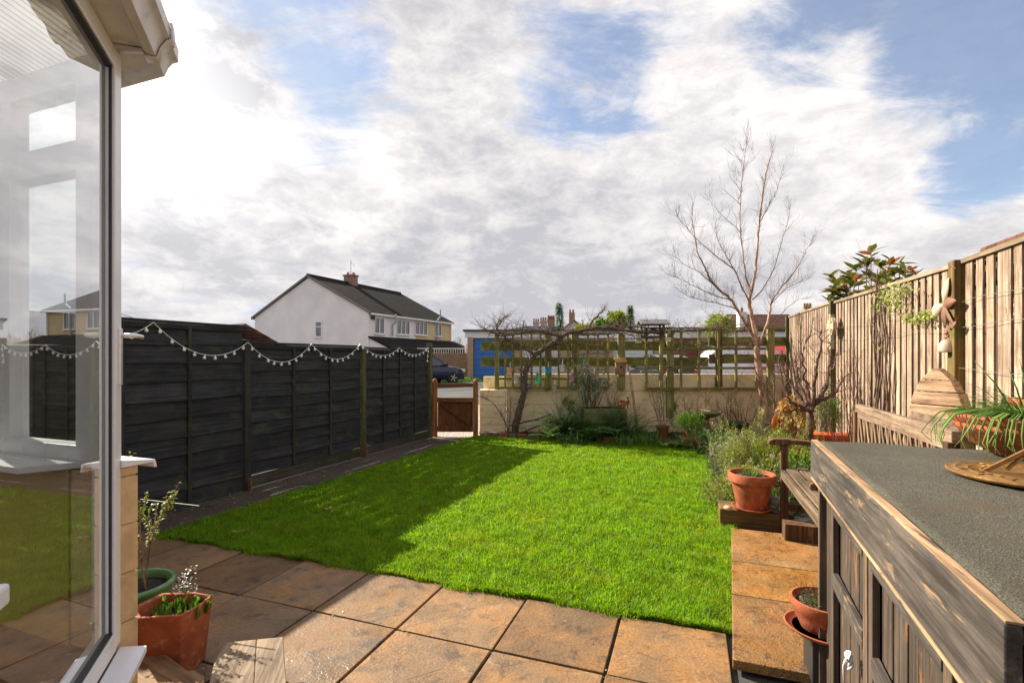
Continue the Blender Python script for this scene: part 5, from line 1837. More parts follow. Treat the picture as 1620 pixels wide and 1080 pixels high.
# poles and canes
MB().tube([at(828, 683, 9.7), at(855, 672, 9.8), at(892, 661, 9.95)], 0.016, 7).build('wooden_pole', M['bench_dark'], label='thin dark pole lying against the end wall between vine and fern', cat='pole', group='poles resting against the end wall')
MB().tube([at(806, 673, 9.95), at(850, 663, 9.98), at(872, 655, 10.0)], 0.014, 7).build('wooden_pole', M['bench_dark'], label='second dark pole on the end wall, above the first', cat='pole', group='poles resting against the end wall')
mb = MB()
path3([(1006, 690), (1006, 660), (1001, 625), (998, 600), (992, 576)], 0.028, 0.022, 9.8, mb, 0.003, 8)
mb.build('wooden_pole', M['birch'], label='crooked upright branch standing to the right of the bird box', cat='pole', smooth=True)

# ------------------------------------------------------------------ birch
t = thing('birch_tree', 'bare slender birch tree with pinkish trunk in front of the end wall', 'tree', at(1218, 694, 9.55))
rr = random.Random(55)


def z7(pts):
    return [(1040 + x / 3.177, 200 + y / 3.177) for x, y in pts]


mb, tw = MB(), MB()
path3([(1217, 697), (1214, 672), (1209, 640), (1204, 605), (1199, 572), (1197, 548)], 0.070, 0.052, 9.55, mb, 0.004, 12)
BR = [
    ([(505, 1100), (450, 1000), (400, 920), (370, 870), (310, 820), (265, 770), (240, 710), (205, 640), (190, 560), (175, 460), (182, 380)], 0.040, 0.003, (9.55, 9.0), 60),
    ([(507, 1110), (480, 980), (462, 880), (472, 830), (492, 740), (502, 620), (510, 490), (530, 340), (545, 240), (572, 140), (585, 75)], 0.050, 0.003, (9.55, 9.9), 75),
    ([(462, 880), (420, 800), (390, 725), (330, 680), (260, 620), (190, 560), (130, 490), (90, 440)], 0.020, 0.002, (9.6, 9.2), 45),
    ([(470, 830), (442, 740), (430, 640), (418, 530), (418, 370), (430, 230), (443, 115), (455, 45)], 0.020, 0.0025, (9.6, 9.5), 60),
    ([(515, 1095), (560, 960), (572, 890), (600, 840), (680, 740), (740, 640), (780, 560)], 0.032, 0.0025, (9.55, 9.9), 50),
    ([(480, 870), (540, 800), (590, 700), (620, 600), (655, 480), (670, 390)], 0.014, 0.002, (9.65, 10.3), 35),
    ([(510, 490), (560, 400), (600, 320), (635, 190)], 0.009, 0.002, (9.75, 9.8), 22),
    ([(370, 870), (290, 850), (200, 810), (120, 770), (60, 745)], 0.012, 0.002, (9.3, 9.0), 30),
    ([(400, 920), (310, 890), (220, 870), (130, 840), (80, 790)], 0.012, 0.002, (9.4, 9.1), 26),
    ([(310, 820), (220, 740), (150, 700), (70, 640)], 0.010, 0.002, (9.3, 8.8), 24),
    ([(390, 725), (340, 640), (300, 560), (285, 470)], 0.010, 0.002, (9.5, 9.8), 24),
    ([(572, 890), (640, 820), (700, 790), (770, 760)], 0.010, 0.002, (9.7, 9.4), 22),
    ([(418, 530), (350, 470), (300, 420), (262, 370)], 0.007, 0.0015, (9.55, 9.7), 14),
    ([(418, 390), (370, 350), (320, 310)], 0.006, 0.0015, (9.5, 9.4), 6),
    ([(420, 325), (385, 280), (355, 235)], 0.005, 0.0015, (9.5, 9.4), 5),
    ([(432, 190), (400, 160), (360, 130)], 0.004, 0.0015, (9.5, 9.4), 3),
    ([(440, 205), (480, 170), (515, 125)], 0.004, 0.0015, (9.5, 9.4), 3),
    ([(525, 1090), (600, 970), (690, 880), (770, 860)], 0.009, 0.002, (9.5, 9.2), 8),
    ([(470, 1000), (400, 990), (330, 960), (240, 930)], 0.008, 0.002, (9.5, 9.2), 10),
]
for pts, r0, r1, yd, ntw in BR:
    tgt = mb if r0 > 0.016 else tw
    path3(z7(pts), r0 * .85, r1, yd, tgt, 0.004, 8 if r0 > 0.016 else 5, int(ntw * 1.1), tw, 0.27, 0.0024, up=0.7, spread=0.75, depth=1, nb=4, tw_wig=0.10)
mb.build('trunk', M['birch'], t, smooth=True)
tw.build('twigs', bark('birch twigs', (0.055, 0.028, 0.026, 1), (0.15, 0.085, 0.075, 1)), t, smooth=True)
mb = MB()
leafcloud(mb, at(1193, 544, 9.5), (0.16, 0.1, 0.05), 260, 0.05, 0.006, random.Random(3), 0)
mb.build('old_nest', M['twig'], label='small dark tuft of twigs lodged in the fork of the birch', cat='nest')

# ------------------------------------------------------------------ plants of the back bed
M['leaf_fern'] = foliage('fern green', (0.045, 0.12, 0.04, 1), (0.16, 0.30, 0.09, 1), trans=0.3)


def fern(px, py, Y, n, L, label, seed, m='leaf_dark', z0=0.05):
    rr = random.Random(seed)
    p = at(px, py, Y)
    p.z = z0
    mb = MB()
    for i in range(n):
        a = rr.uniform(0, 2 * PI)
        el = rr.uniform(0.75, 1.45)
        d = Vector((math.cos(a) * math.cos(el), math.sin(a) * math.cos(el), math.sin(el)))
        q = p + Vector((rr.gauss(0, .07), rr.gauss(0, .05), 0))
        LL = L * rr.uniform(0.7, 1.15)
        K = 16
        side = d.cross(Vector((0, 0, 1))).normalized()
        pts = []
        for k in range(K):
            pts.append(q.copy())
            if k > 1:
                wv = 0.34 * LL * math.sin(PI * (k / K) ** 0.75) * 0.42
                for sg in (-1, 1):
                    mb.leaf(q, side * sg + d * 0.45, wv, 0.030, 0.15, segs=1)
            q = q + d * (LL / K)
            d = (d - Vector((0, 0, 0.068)) + Vector((d.x, d.y, 0)) * 0.02).normalized()
        mb.tube(pts, 0.0025, 4, cap=False)
    return mb.build('fern', M['leaf_fern' if m == 'leaf_dark' else m], label=label, cat='fern', group='ferns in the bed by the end wall')


fern(893, 690, 9.40, 60, 0.88, 'large green fern at the left of the bed, beside the vine trunk', 1)
fern(912, 690, 9.6, 24, 0.80, 'smaller fern tucked behind the large left fern', 2)
fern(962, 692, 9.35, 40, 0.80, 'green fern spilling in front of the stone trough', 3)
fern(990, 690, 9.45, 34, 0.85, 'upright fern at the right end of the stone trough', 4)
fern(868, 697, 9.15, 22, 0.45, 'low fern at the front edge left of the bed', 5, 'leaf_mid')

fern(938, 690, 9.15, 26, 0.46, 'mid sized fern in front of the left foot of the trough', 6, 'leaf_mid')
fern(1012, 690, 9.25, 24, 0.42, 'small bright fern just right of the crooked upright branch', 7, 'leaf_mid')
# stone trough on blocks
p = at(955, 690, 9.75)
p.z = 0
t = thing('stone_trough', 'old mossy stone trough raised on blocks in the back bed', 'planter', p)
zt0, zt1 = at(0, 673, 9.75).z, at(0, 645, 9.75).z
mb = MB().box(p + Vector((0, 0, (zt0 + zt1) / 2)), (0.86, 0.36, zt1 - zt0))
mb.build('trough_body', M['stone'], t, bevel=0.02)
for dx in (-0.20, 0.25):
    MB().box(p + Vector((dx, 0, zt0 / 2)), (0.14, 0.26, zt0)).build('block_foot', M['stone'], t, bevel=0.01)
MB().box(p + Vector((0, 0, zt1 + 0.004)), (0.76, 0.28, 0.02)).build('soil', M['soil'], t)
# terracotta ornaments on the trough
p = at(982, 646, 9.7)
t = thing('clay_jug', 'small orange clay jug lying on the stone trough', 'jug', p)
mb = MB().lathe(p, [(0.05, 0), (0.075, 0.03), (0.085, 0.075), (0.07, 0.12), (0.045, 0.14), (0.062, 0.165), (0.05, 0.165), (0, 0.13)], 24, Matrix.Rotation(R(14), 3, 'Y'))
mb.build('jug_body', M['terracotta'], t, smooth='auto')
MB().tube([p + Vector((-0.06, 0, 0.12)), p + Vector((-0.10, 0, 0.10)), p + Vector((-0.085, 0, 0.05))], 0.008, 6).build('jug_handle', M['terracotta'], t)
p = at(993, 640, 9.68)
mb = MB().lathe(p, [(0.025, 0), (0.04, 0.02), (0.042, 0.07), (0.02, 0.10), (0.018, 0.14), (0.028, 0.15), (0, 0.15)], 16)
mb.tube([p + Vector((0, 0, -0.08)), p], 0.012, 6)
mb.build('clay_bottle', M['terracotta'], label='slim orange clay bottle beside the jug on the trough', cat='ornament', smooth='auto')

# silvery shrub growing from the trough
t = thing('silver_shrub', 'silvery grey leaved shrub growing tall above the stone trough', 'shrub', at(930, 650, 9.7))
rr = random.Random(8)
mb = MB()
tips = []
for k in range(13):
    p = at(924 + k * 1.7, 648, 9.7 + rr.uniform(-.08, .08))
    twig(mb, p, (rr.uniform(-.45, .45), rr.uniform(-.2, .2), 1), rr.uniform(0.45, 0.75), 0.010, rr, 2, 0.45, 3, 0.14, 0.2, 5, tips, 0.5)
mb.build('stems', M['twig'], t)
mb = MB()
for p, d in tips:
    for _ in range(24):
        mb.leaf(p - d * rr.uniform(0, .16), (rr.gauss(d.x, .8), rr.gauss(d.y, .8), rr.gauss(.3, .7)), rr.uniform(.05, .085), 0.015, 0.3, segs=1)
mb.build('leaves', M['leaf_grey'], t)
t = thing('yellow_green_shrub', 'small yellow green shrub between the left fern and the silvery shrub', 'shrub', at(902, 690, 9.8))
mb = MB()
leafcloud(mb, at(901, 640, 9.8), (0.16, 0.12, 0.18), 420, 0.05, 0.014, rr)
mb.build('leaves', M['leaf_yel'], t)
mb = MB()
for k in range(6):
    twig(mb, at(901 + k, 690, 9.8), (rr.gauss(0, .1), 0, 1), 0.6, 0.006, rr, 1)
mb.build('stems', M['twig'], t)
mb = MB()
for k in range(9):
    twig(mb, at(960 + k * 2, 648, 9.75), (rr.gauss(0, .3), 0, 1), 0.36, 0.005, rr, 2, 0.6, 3, 0.1, .1, 4)
mb.build('bare_shrub', M['twig'], label='small bare twiggy shrub in the trough beside the clay jug', cat='shrub')


def strap(px, Y, n, L, W, label, seed, m='leaf_mid', sx=0.12, bend=0.5, grp='clumps of strap leaved plants', z0=0.04, lean=0.45):
    rr = random.Random(seed)
    p = at(px, 600, Y)
    mb = MB()
    for _ in range(n):
        mb.blade((p.x + rr.gauss(0, sx), Y + rr.gauss(0, sx * 0.6), z0), (rr.gauss(0, lean), rr.gauss(0, lean), 1), L * rr.uniform(.6, 1.2), W, bend, 5)
    return mb.build('strap_plant', M[m], label=label, cat='plant', group=grp)


strap(905, 8.95, 70, 0.30, 0.014, 'low strap leaved clump in front of the large left fern', 1, 'leaf_dark', 0.16, 0.6)
strap(1005, 9.1, 80, 0.36, 0.016, 'dark strap leaved clump right of the stone trough', 2, 'leaf_dark', 0.14)
strap(1018, 8.8, 70, 0.30, 0.014, 'strap leaved clump at the lawn edge in front of the crooked branch', 3, 'leaf_mid', 0.14, 0.6)
strap(1032, 9.0, 60, 0.30, 0.014, 'green strap leaved clump left of the bowl pot', 4, 'leaf_mid', 0.13)
strap(1142, 8.9, 90, 0.42, 0.016, 'tall dark strap leaved clump right of the bird bath', 5, 'leaf_dark', 0.10, 0.35)
strap(1150, 8.3, 80, 0.34, 0.013, 'strap leaved clump in front of the black tub', 6, 'leaf_mid', 0.14, 0.5)
strap(1128, 7.75, 36, 0.46, 0.011, 'arching pale strap leaves at the corner of the lawn', 7, 'leaf_grey', 0.07, 0.55)
strap(1205, 8.6, 80, 0.34, 0.02, 'grey green broad strap clump at the foot of the birch', 8, 'leaf_grey', 0.12, 0.3)
strap(1175, 8.6, 70, 0.32, 0.014, 'strap leaved clump between the black tub and the birch', 9, 'leaf_dark', 0.12, 0.4)
strap(985, 8.85, 50, 0.26, 0.014, 'short strap leaved clump in front of the trough feet', 10, 'leaf_mid', 0.12, 0.5)
strap(1232, 4.95, 46, 0.26, 0.014, 'fresh green strap leaves between the large pot and the bench leg', 11, 'leaf_mid', 0.06, 0.4)
strap(1160, 5.0, 30, 0.22, 0.012, 'few green strap leaves left of the large pot', 12, 'leaf_mid', 0.05, 0.5)
strap(1262, 5.4, 40, 0.28, 0.022, 'bright green strap leaves seen under the bench arm', 13, 'leaf_yel', 0.07, 0.5, z0=0.45)
# broad leaves at the front edge
mb = MB()
rr = random.Random(14)
for _ in range(36):
    a = rr.uniform(0, 2 * PI)
    mb.leaf(at(1068, 600, 8.55) * 1.0 * 1 + Vector((rr.gauss(0, .09), rr.gauss(0, .05), 0.05 - at(1068, 600, 8.55).z)), (math.cos(a), math.sin(a), 0.8), rr.uniform(.16, .26), 0.06, 0.4, segs=3)
mb.build('broad_leaf_plant', M['leaf_mid'], label='plant with broad grey green leaves in front of the bowl pot', cat='plant')
# ground cover across the beds
mb = MB()
bedp = [(-0.55, 9.82), (3.32, 8.92), (2.95, 7.6), (2.2, 4.95), (3.5, 4.7), (5.4, 10.1), (-0.55, 10.15)]
for _ in range(16000):
    x, y = rr.uniform(-0.6, 5.5), rr.uniform(4.8, 10.1)
    if not inpoly(x, y, bedp):
        continue
    if math.sin(x * 5.3 + math.sin(y * 4)) * math.cos(y * 6.1) < -0.25:
        continue
    if rr.random() < 0.5:
        mb.leaf((x, y, 0.04 + rr.random() * 0.05), (rr.gauss(0, 1), rr.gauss(0, 1), 0.5), rr.uniform(.03, .08), 0.025, 0.3, segs=1)
    else:
        mb.blade((x, y, 0.03), (rr.gauss(0, .6), rr.gauss(0, .6), 1), rr.uniform(.08, .20), 0.008, 0.5, 3)
mb.build('ground_cover', foliage('mixed ground cover', (0.03, 0.07, 0.012, 1), (0.09, 0.15, 0.03, 1), c3=(0.16, 0.10, 0.05, 1)), kind='stuff', label='low leafy ground cover over the soil beds', cat='ground cover')

M['leaf_fresh'] = foliage('fresh bright green leaves', (0.10, 0.22, 0.02, 1), (0.26, 0.42, 0.06, 1))
# bowl with green bush
p = at(1100, 703, 8.60)
p.z = 0.05
pot(p, 0.27, 0.17, 'low terracotta bowl in front of the bird bath', M['terracotta'], rim=0.25, taper=0.72)
t = thing('green_bush', 'rounded fresh green bush growing in the low terracotta bowl', 'bush', p + Vector((0, 0, 0.15)))
mb = MB()
leafcloud(mb, p + Vector((-0.10, 0, 0.36)), (0.27, 0.24, 0.22), 2200, 0.05, 0.014, random.Random(5), 0.6)
mb.build('leaves', M['leaf_fresh'], t)
mb = MB()
for k in range(12):
    twig(mb, p + Vector((rr.gauss(0, .05), rr.gauss(0, .05), .13)), (rr.gauss(-.1, .4), rr.gauss(0, .3), 1), .3, .004, rr, 1)
mb.build('stems', M['twig'], t)
p = at(1048, 690, 9.4)
p.z = 0.05
pot(p, 0.13, 0.24, 'small plain terracotta pot behind the bed, left of the bowl', M['terracotta_dark'])
t = thing('climbing_shrub', 'thin bare climbing shrub with small green shoots above the small terracotta pot', 'climber', p + Vector((0, 0, .2)))
mb = MB()
tips = []
for k in range(7):
    twig(mb, p + Vector((rr.gauss(0, .03), 0, .2)), (rr.gauss(0, .35), 0.1, 1), rr.uniform(.7, 1.0), .007, rr, 2, .5, 4, .12, .15, 5, tips, .5)
mb.build('stems', M['twig'], t)
mb = MB()
for q, d in tips:
    if rr.random() < .5:
        for _ in range(4):
            mb.leaf(q, (rr.gauss(0, 1), rr.gauss(0, 1), rr.gauss(0, 1)), .03, .012, segs=1)
leafcloud(mb, at(1068, 655, 9.5), (0.12, 0.1, 0.25), 260, 0.06, 0.012, rr, 0.9)
mb.build('leaves', M['leaf_mid'], t)
p = at(1167, 690, 9.3)
p.z = 0.05
mb = MB().lathe(p, [(0.13, 0), (0.15, 0.01), (0.19, 0.29), (0.20, 0.30), (0.19, 0.315), (0.17, 0.30), (0.14, 0.22), (0, 0.22)], 28)
mb.build('black_tub', simple('black plastic', (0.012, 0.012, 0.013, 1), 0.4), label='black plastic tub by the end wall right of the bird bath', cat='tub', smooth='auto')

# bird bath
p = at(1115, 690, 9.3)
p.z = 0.0
zb = at(0, 650, 9.3).z
t = thing('bird_bath', 'mossy stone bird bath on a baluster pedestal in front of the end wall', 'bird bath', p)
MB().lathe(p, [(0.17, 0), (0.17, 0.05), (0.13, 0.09), (0.10, 0.13), (0.115, 0.22), (0.10, 0.30), (0.075, 0.38), (0.09, zb - 0.12), (0.12, zb - 0.10), (0, zb - 0.10)], 28).build('pedestal', M['stone'], t, smooth=True)
MB().lathe(p + Vector((0, 0, zb - 0.12)), [(0.08, 0), (0.16, 0.012), (0.26, 0.055), (0.30, 0.095), (0.305, 0.12), (0.29, 0.125), (0.25, 0.10), (0.12, 0.075), (0, 0.07)], 40).build('basin', M['stone'], t, smooth=True)
# wire basket of dried stalks on it
mb = MB()
for k in range(14):
    mb.blade(p + Vector((rr.gauss(-.02, .05), rr.gauss(0, .03), zb - 0.04)), (rr.gauss(0, .25), 0, 1), rr.uniform(.18, .26), .006, .25, 4)
mb.build('dried_stalks', M['leaf_gold'], label='tuft of golden dried stalks standing behind the bird bath basin', cat='plant')

# bare rose stems between bird bath and birch
for sd_, px, lab in ((1, 1150, 'bare rose bush with yellowish shoots right of the bird bath'), (2, 1178, 'second bare rose bush, between the bird bath and the birch'), (3, 1092, 'thin bare rose stems behind the bird bath')):
    rr = random.Random(200 + sd_)
    b = at(px, 690, 9.7)
    b.z = 0.03
    t = thing('rose_bush', lab, 'rose bush', b, 'bare rose bushes by the end wall')
    mb = MB()
    tips = []
    for k in range(6):
        twig(mb, b + Vector((rr.gauss(0, .05), 0, 0)), (rr.gauss(0, .35), rr.gauss(0, .1), 1), rr.uniform(.6, .95), .009, rr, 2, .45, 3, .1, .1, 5, tips, .5)
    mb.build('stems', M['twig_red'], t)
    mb = MB()
    for q, d in tips:
        for _ in range(3):
            mb.leaf(q - d * rr.uniform(0, .1), (rr.gauss(0, 1), rr.gauss(0, 1), rr.gauss(0, 1)), .03, .014, segs=1)
    mb.build('leaves', M['leaf_yel'], t)

# orange sunflower plaque on a stake
p = at(1227.5, 669, 7.6)
t = thing('flower_ornament', 'rusty orange oval flower ornament on a stake beside the bench arm', 'ornament', Vector((p.x, p.y, 0.05)))
Mx = Matrix.Rotation(R(38), 3, 'Z') @ Matrix.Rotation(R(90), 3, 'X')
om = simple('orange enamel', lin(216, 104, 30), 0.5, 0.3, 18, bmp=0.5, dirt=lin(140, 60, 26)[:3] + (0.7,))
mb = MB().lathe(p, [(0, 0.02), (0.03, 0.018), (0.06, 0.008), (0.105, 0.018), (0.125, 0.0), (0.12, -0.006), (0, -0.006)], 36, Mx, 0.0)
mb.build('flower_disc', om, t, smooth=True)
mb = MB()
for k in range(18):
    a = 2 * PI * k / 18
    e = Mx @ Vector((math.cos(a), math.sin(a), 0))
    mb.leaf(p + e * 0.095, e, 0.045, 0.04, 0.0, Mx @ Vector((0, 0, 1)), segs=2)
mb.build('petals', om, t)
MB().tube([p + Vector((0, 0.015, 0)), Vector((p.x, p.y + 0.015, 0.0))], 0.006, 6).build('stake', M['rust'], t)

# dried hydrangea heads
p = at(1258, 690, 7.6)
p.z = 0.05
t = thing('dried_shrub', 'golden brown dried leafy shrub at the far right corner of the bed', 'shrub', p)
mb = MB()
leafcloud(mb, at(1258, 655, 7.6), (0.24, 0.2, 0.26), 1500, 0.07, 0.022, random.Random(6), 0.2, 0.4)
leafcloud(mb, at(1246, 640, 7.6), (0.12, 0.12, 0.10), 400, 0.07, 0.02, random.Random(7), 0.2, 0.4)
leafcloud(mb, at(1275, 668, 7.4), (0.12, 0.12, 0.16), 400, 0.07, 0.02, random.Random(9), 0.2, 0.4)
mb.build('leaves', M['leaf_gold'], t)
mb = MB()
for k in range(14):
    twig(mb, p + Vector((rr.gauss(0, .08), rr.gauss(0, .05), 0)), (rr.gauss(0, .25), rr.gauss(0, .2), 1), .75, .006, rr, 1)
mb.build('stems', M['twig_pale'], t)

# bushy herbs beside the lawn
def herb(name, c, rad, n, L, W, m, label, seed, stems=30, sm='twig_pale', up=0.7, cat='bush', stemL=None):
    rr = random.Random(seed)
    b = Vector((c[0], c[1], 0.03))
    t = thing(name, label, cat, b)
    mb = MB()
    tips = []
    for k in range(stems):
        twig(mb, b + Vector((rr.gauss(0, rad[0] * .25), rr.gauss(0, rad[1] * .25), 0)), (rr.gauss(0, .5) * rad[0] / rad[2], rr.gauss(0, .5) * rad[1] / rad[2], 1), (stemL or (c[2] + rad[2])) * rr.uniform(.6, 1.0), .0045, rr, 2, .4, 3, .1, .15, 4, tips, .4)
    mb.build('stems', M[sm], t)
    mb = MB()
    for q, d in tips:
        for _ in range(6):
            mb.leaf(q - d * rr.uniform(0, .09), (rr.gauss(d.x, .6), rr.gauss(d.y, .6), rr.gauss(.5, .6)), L * rr.uniform(.7, 1.2), W, .1, segs=1)
    leafcloud(mb, Vector(c), rad, n, L, W, rr, up)
    mb.build('leaves', M[m], t)


herb('lavender_bush', (2.98, 6.35, 0.33), (0.34, 0.30, 0.28), 3600, 0.045, 0.010, 'leaf_olive', 'grey green twiggy lavender bush beside the lawn, left of the bench', 1, 40)
herb('rosemary_bush', (3.22, 6.0, 0.40), (0.28, 0.26, 0.30), 3400, 0.046, 0.011, 'leaf_yel', 'yellow green bush next to the bench leg, right of the lavender', 2, 30)
herb('grey_bush', (2.62, 5.45, 0.22), (0.30, 0.26, 0.18), 2200, 0.042, 0.009, 'leaf_olive', 'loose pale twiggy bush behind the large terracotta pot', 3, 40)
herb('heather_bush', (2.32, 5.25, 0.15), (0.26, 0.30, 0.13), 2400, 0.032, 0.008, 'leaf_olive', 'low wiry bush hanging over the right edge of the lawn', 4, 46, 'twig_pale')
herb('silver_bush', (3.25, 7.1, 0.26), (0.32, 0.28, 0.22), 1800, 0.04, 0.010, 'leaf_grey', 'silvery bush at the back of the right bed under the birch', 5, 20)
herb('dark_green_bush', (3.25, 8.1, 0.20), (0.45, 0.3, 0.18), 1500, 0.05, 0.016, 'leaf_dark', 'dark green leafy mound near the birch foot', 6, 12)
herb('bench_side_bush', (3.05, 5.2, 0.40), (0.26, 0.2, 0.22), 800, 0.04, 0.018, 'leaf_mid', 'green leafy bush seen through the bench arm', 7, 14)
# white narcissus flower and grey pebbles near the bench leg
p = at(1222, 722, 5.2)
mb = MB()
for k in range(7):
    a = 2 * PI * k / 7
    mb.leaf(p, (math.cos(a), 0.2, math.sin(a)), .036, .02, 0, (0, -1, 0), segs=2)
mb.build('white_bloom', M['petal'], label='single white flower head left of the bench arm', cat='flower')
for k, (px, py, r_, lab) in enumerate(((1228, 792, .07, 'large grey rounded pebble beside the bench leg'), (1222, 800, .045, 'smaller pebble under the large grey pebble'), (1152, 803, .04, 'pale pebble at the left end of the sleeper'))):
    p = at(px, py, 4.55)
    mb = MB().lathe(p, [(0, -r_ * .5), (r_ * .7, -r_ * .4), (r_, 0), (r_ * .75, r_ * .4), (0, r_ * .55)], 14, None, .06)
    mb.build('pebble', simple('grey pebble %d' % k, lin(126, 122, 112) if k < 2 else lin(196, 160, 124), .8, .2), label=lab, cat='pebble', smooth=True, group='pebbles by the large pot')
# trailing succulent on sleeper
mb = MB()
leafcloud(mb, Vector((2.46, 4.52, 0.19)), (.07, .05, .10), 260, .03, .018, rr, .1)
mb.build('trailing_succulent', M['leaf_grey'], label='pale trailing succulent hanging over the sleeper by the bench leg', cat='plant')

# tall planter box with green shrub, by the fence
p = Vector((4.02, 6.25, 0.0))
ztb = at(0, 684, 6.25).z
t = thing('orange_planter', 'long orange plastic planter with a bushy shrub, beyond the bench', 'planter', p)
mb = MB()
mb.box(p + Vector((0, 0, ztb / 2 - 0.02)), (0.40, 0.24, ztb - 0.04), rzg)
mb.box(p + Vector((0, 0, ztb - 0.035)), (0.46, 0.30, 0.05), rzg)
mb.build('planter_box', simple('orange plastic', lin(206, 86, 42), .45, .08), t, bevel=0.01)
t = thing('box_shrub', 'bushy upright green shrub in the orange planter', 'shrub', p + Vector((0, 0, ztb)))
mb = MB()
leafcloud(mb, p + Vector((0.0, 0, ztb + .26)), (0.19, 0.16, 0.27), 2600, 0.026, 0.011, random.Random(15), .6)
mb.build('leaves', M['leaf_mid'], t)
mb = MB()
for k in range(16):
    twig(mb, p + Vector((rr.gauss(0, .05), rr.gauss(0, .04), ztb)), (rr.gauss(0, .25), rr.gauss(0, .2), 1), .45, .004, rr, 1)
mb.build('stems', M['twig'], t)

# small gnarled tree
t = thing('small_bare_tree', 'small gnarled bare tree with knobbly reddish branches beyond the bench', 'tree', at(1281, 690, 5.9) * 1.0)
rr = random.Random(66)
mb, tw = MB(), MB()
path3([(1281, 760), (1281, 700), (1281, 652)], .048, .040, 5.9, mb, .004, 9)
for pts, n_ in (([(1281, 655), (1291, 637), (1300, 620), (1309, 601), (1319, 580), (1324, 556)], 14), ([(1281, 655), (1268, 632), (1250, 606), (1234, 580)], 10), ([(1282, 650), (1279, 620), (1272, 585), (1268, 545)], 12),
                ([(1284, 645), (1290, 600), (1296, 560), (1299, 520)], 12), ([(1281, 652), (1262, 640), (1248, 634), (1236, 618)], 8), ([(1291, 637), (1312, 628), (1328, 612), (1340, 590)], 10), ([(1279, 640), (1262, 600), (1258, 560)], 8), ([(1285, 640), (1304, 615), (1311, 575), (1312, 540)], 8)):
    path3(pts, .026, .006, (5.9, 5.9 + rr.uniform(-.4, .4)), mb, .008, 7, n_, tw, .16, .005, depth=1, nb=2)
mb.build('trunk', bark('dark reddish bark', (0.06, 0.035, 0.028, 1), (0.20, 0.12, 0.09, 1)), t, smooth=True)
tw.build('twigs', M['twig_red'], t, smooth=True)
# leaning dark branches by the birch
for k, (pts, lab) in enumerate((([(1262, 700), (1238, 660), (1215, 620), (1195, 588)], 'dark bare branch slanting up to the left in front of the birch'), ([(1268, 690), (1250, 640), (1238, 600), (1232, 572)], 'thin dark branch rising beside the fence corner'), ([(1232, 690), (1226, 640), (1222, 590)], 'upright bare branch with pale buds behind the orange flower ornament'))):
    mb = MB()
    path3(pts, .024, .008, 7.9, mb, .006, 7, 26, None, .3, .004)
    mb.build('bare_branch', M['twig'], label=lab, cat='branch', group='bare branches at the corner', smooth=True)


# ------------------------------------------------------------------ on the pale fence
def rpt(px, py, n=0.05):
    """point on the pale fence seen at a photo pixel, n towards the garden"""
    t_ = (px - 810) / F
    u = 1.917 - n
    Y = u / math.cos(GA) / (t_ - math.tan(GA))
    return at(px, py, Y)


# climber: twisted stems with a crown of leaves and a trailing ivy string
t = thing('fence_climber', 'brown twisted climber stems up the pale fence with a trailing leafy string', 'climber', Vector((rpt(1392, 690).x, rpt(1392, 690).y, 0)))
rr = random.Random(17)
mb = MB()
for k in range(7):
    x = 1384 + k * 2.6
    pts = [rpt(x + rr.uniform(-5, 5) + (6 if y > 600 else 0) * rr.uniform(-1, 1), y, 0.07 + rr.uniform(0, .05)) for y in (700, 640, 590, 540, 490, 448 + k * 4 if k else 425)]
    mb.tube(pts, [.012, .011, .010, .009, .007, .004], 6)
for k in range(8):
    p_ = rpt(1388 + k, 560 - k * 15, .08)
    twig(mb, p_, (rr.uniform(-.6, .6), rr.uniform(-.3, .3), 1), .4, .005, rr, 1)
pts = [rpt(x, y, .09) for x, y in ((1396, 480), (1408, 490), (1418, 498), (1432, 503), (1448, 505), (1462, 499), (1474, 496))]
mb.tube(pts, .003, 4)
mb.build('stems', M['twig'], t)
mb = MB()
for x, y, s, n_ in ((1396, 466, 7, 90), (1402, 480, 8, 60), (1415, 462, 6, 50), (1425, 458, 8, 50), (1388, 485, 7, 40), (1434, 503, 5, 40), (1448, 504, 5, 40), (1464, 498, 6, 70), (1470, 500, 5, 40), (1395, 547, 3, 10), (1440, 455, 6, 20), (1418, 480, 9, 30)):
    for _ in range(n_):
        q = rpt(x + rr.gauss(0, s), y + rr.gauss(0, s * .7), .06 + rr.random() * .06)
        mb.leaf(q, (rr.gauss(0, 1), rr.gauss(0, 1), rr.gauss(-.3, .8)), rr.uniform(.02, .045), .02, .2, (-1, 0, .2), segs=1)
mb.build('leaves', M['leaf_yel'], t)
# many thin stems of shrubs against the fence
for k, (px, lab) in enumerate(((1345, 'bare twiggy shrub against the pale fence beside the orange planter'), (1372, 'bare twiggy shrub at the foot of the climber stems'), (1262, 'thin bare twiggy shrub in front of the far pale fence panel'))):
    rr = random.Random(300 + k)
    b = rpt(px, 700, .16)
    b.z = .05
    mb = MB()
    for q in range(7):
        twig(mb, b + Vector((rr.gauss(0, .06), rr.gauss(0, .06), 0)), (rr.gauss(-.1, .22), rr.gauss(0, .2), 1), rr.uniform(.9, 1.5), .008, rr, 2, .4, 4, .08, .1, 5, None, .45)
    mb.build('bare_shrub', M['twig_red'], label=lab, cat='shrub', group='bare shrubs along the pale fence')

# stone cross ornament
p = rpt(1319, 552, .10)
cm = simple('grey stone casting', lin(172, 156, 128), .85, .14, 20, bmp=.7, bscale=30, dirt=lin(118, 108, 84)[:3] + (.6,))
t = thing('cross_ornament', 'grey stone ring cross hung on the green tinged fence post', 'ornament', p)
fr_ = (-RV).normalized()                              # faces the garden
sx_ = GV
zt_ = rpt(1319, 498, .10).z
hh = zt_ - p.z
cz = p + Vector((0, 0, hh * .66))
mb = MB()


def cpt(a, b):
    return cz + sx_ * a + Vector((0, 0, b))


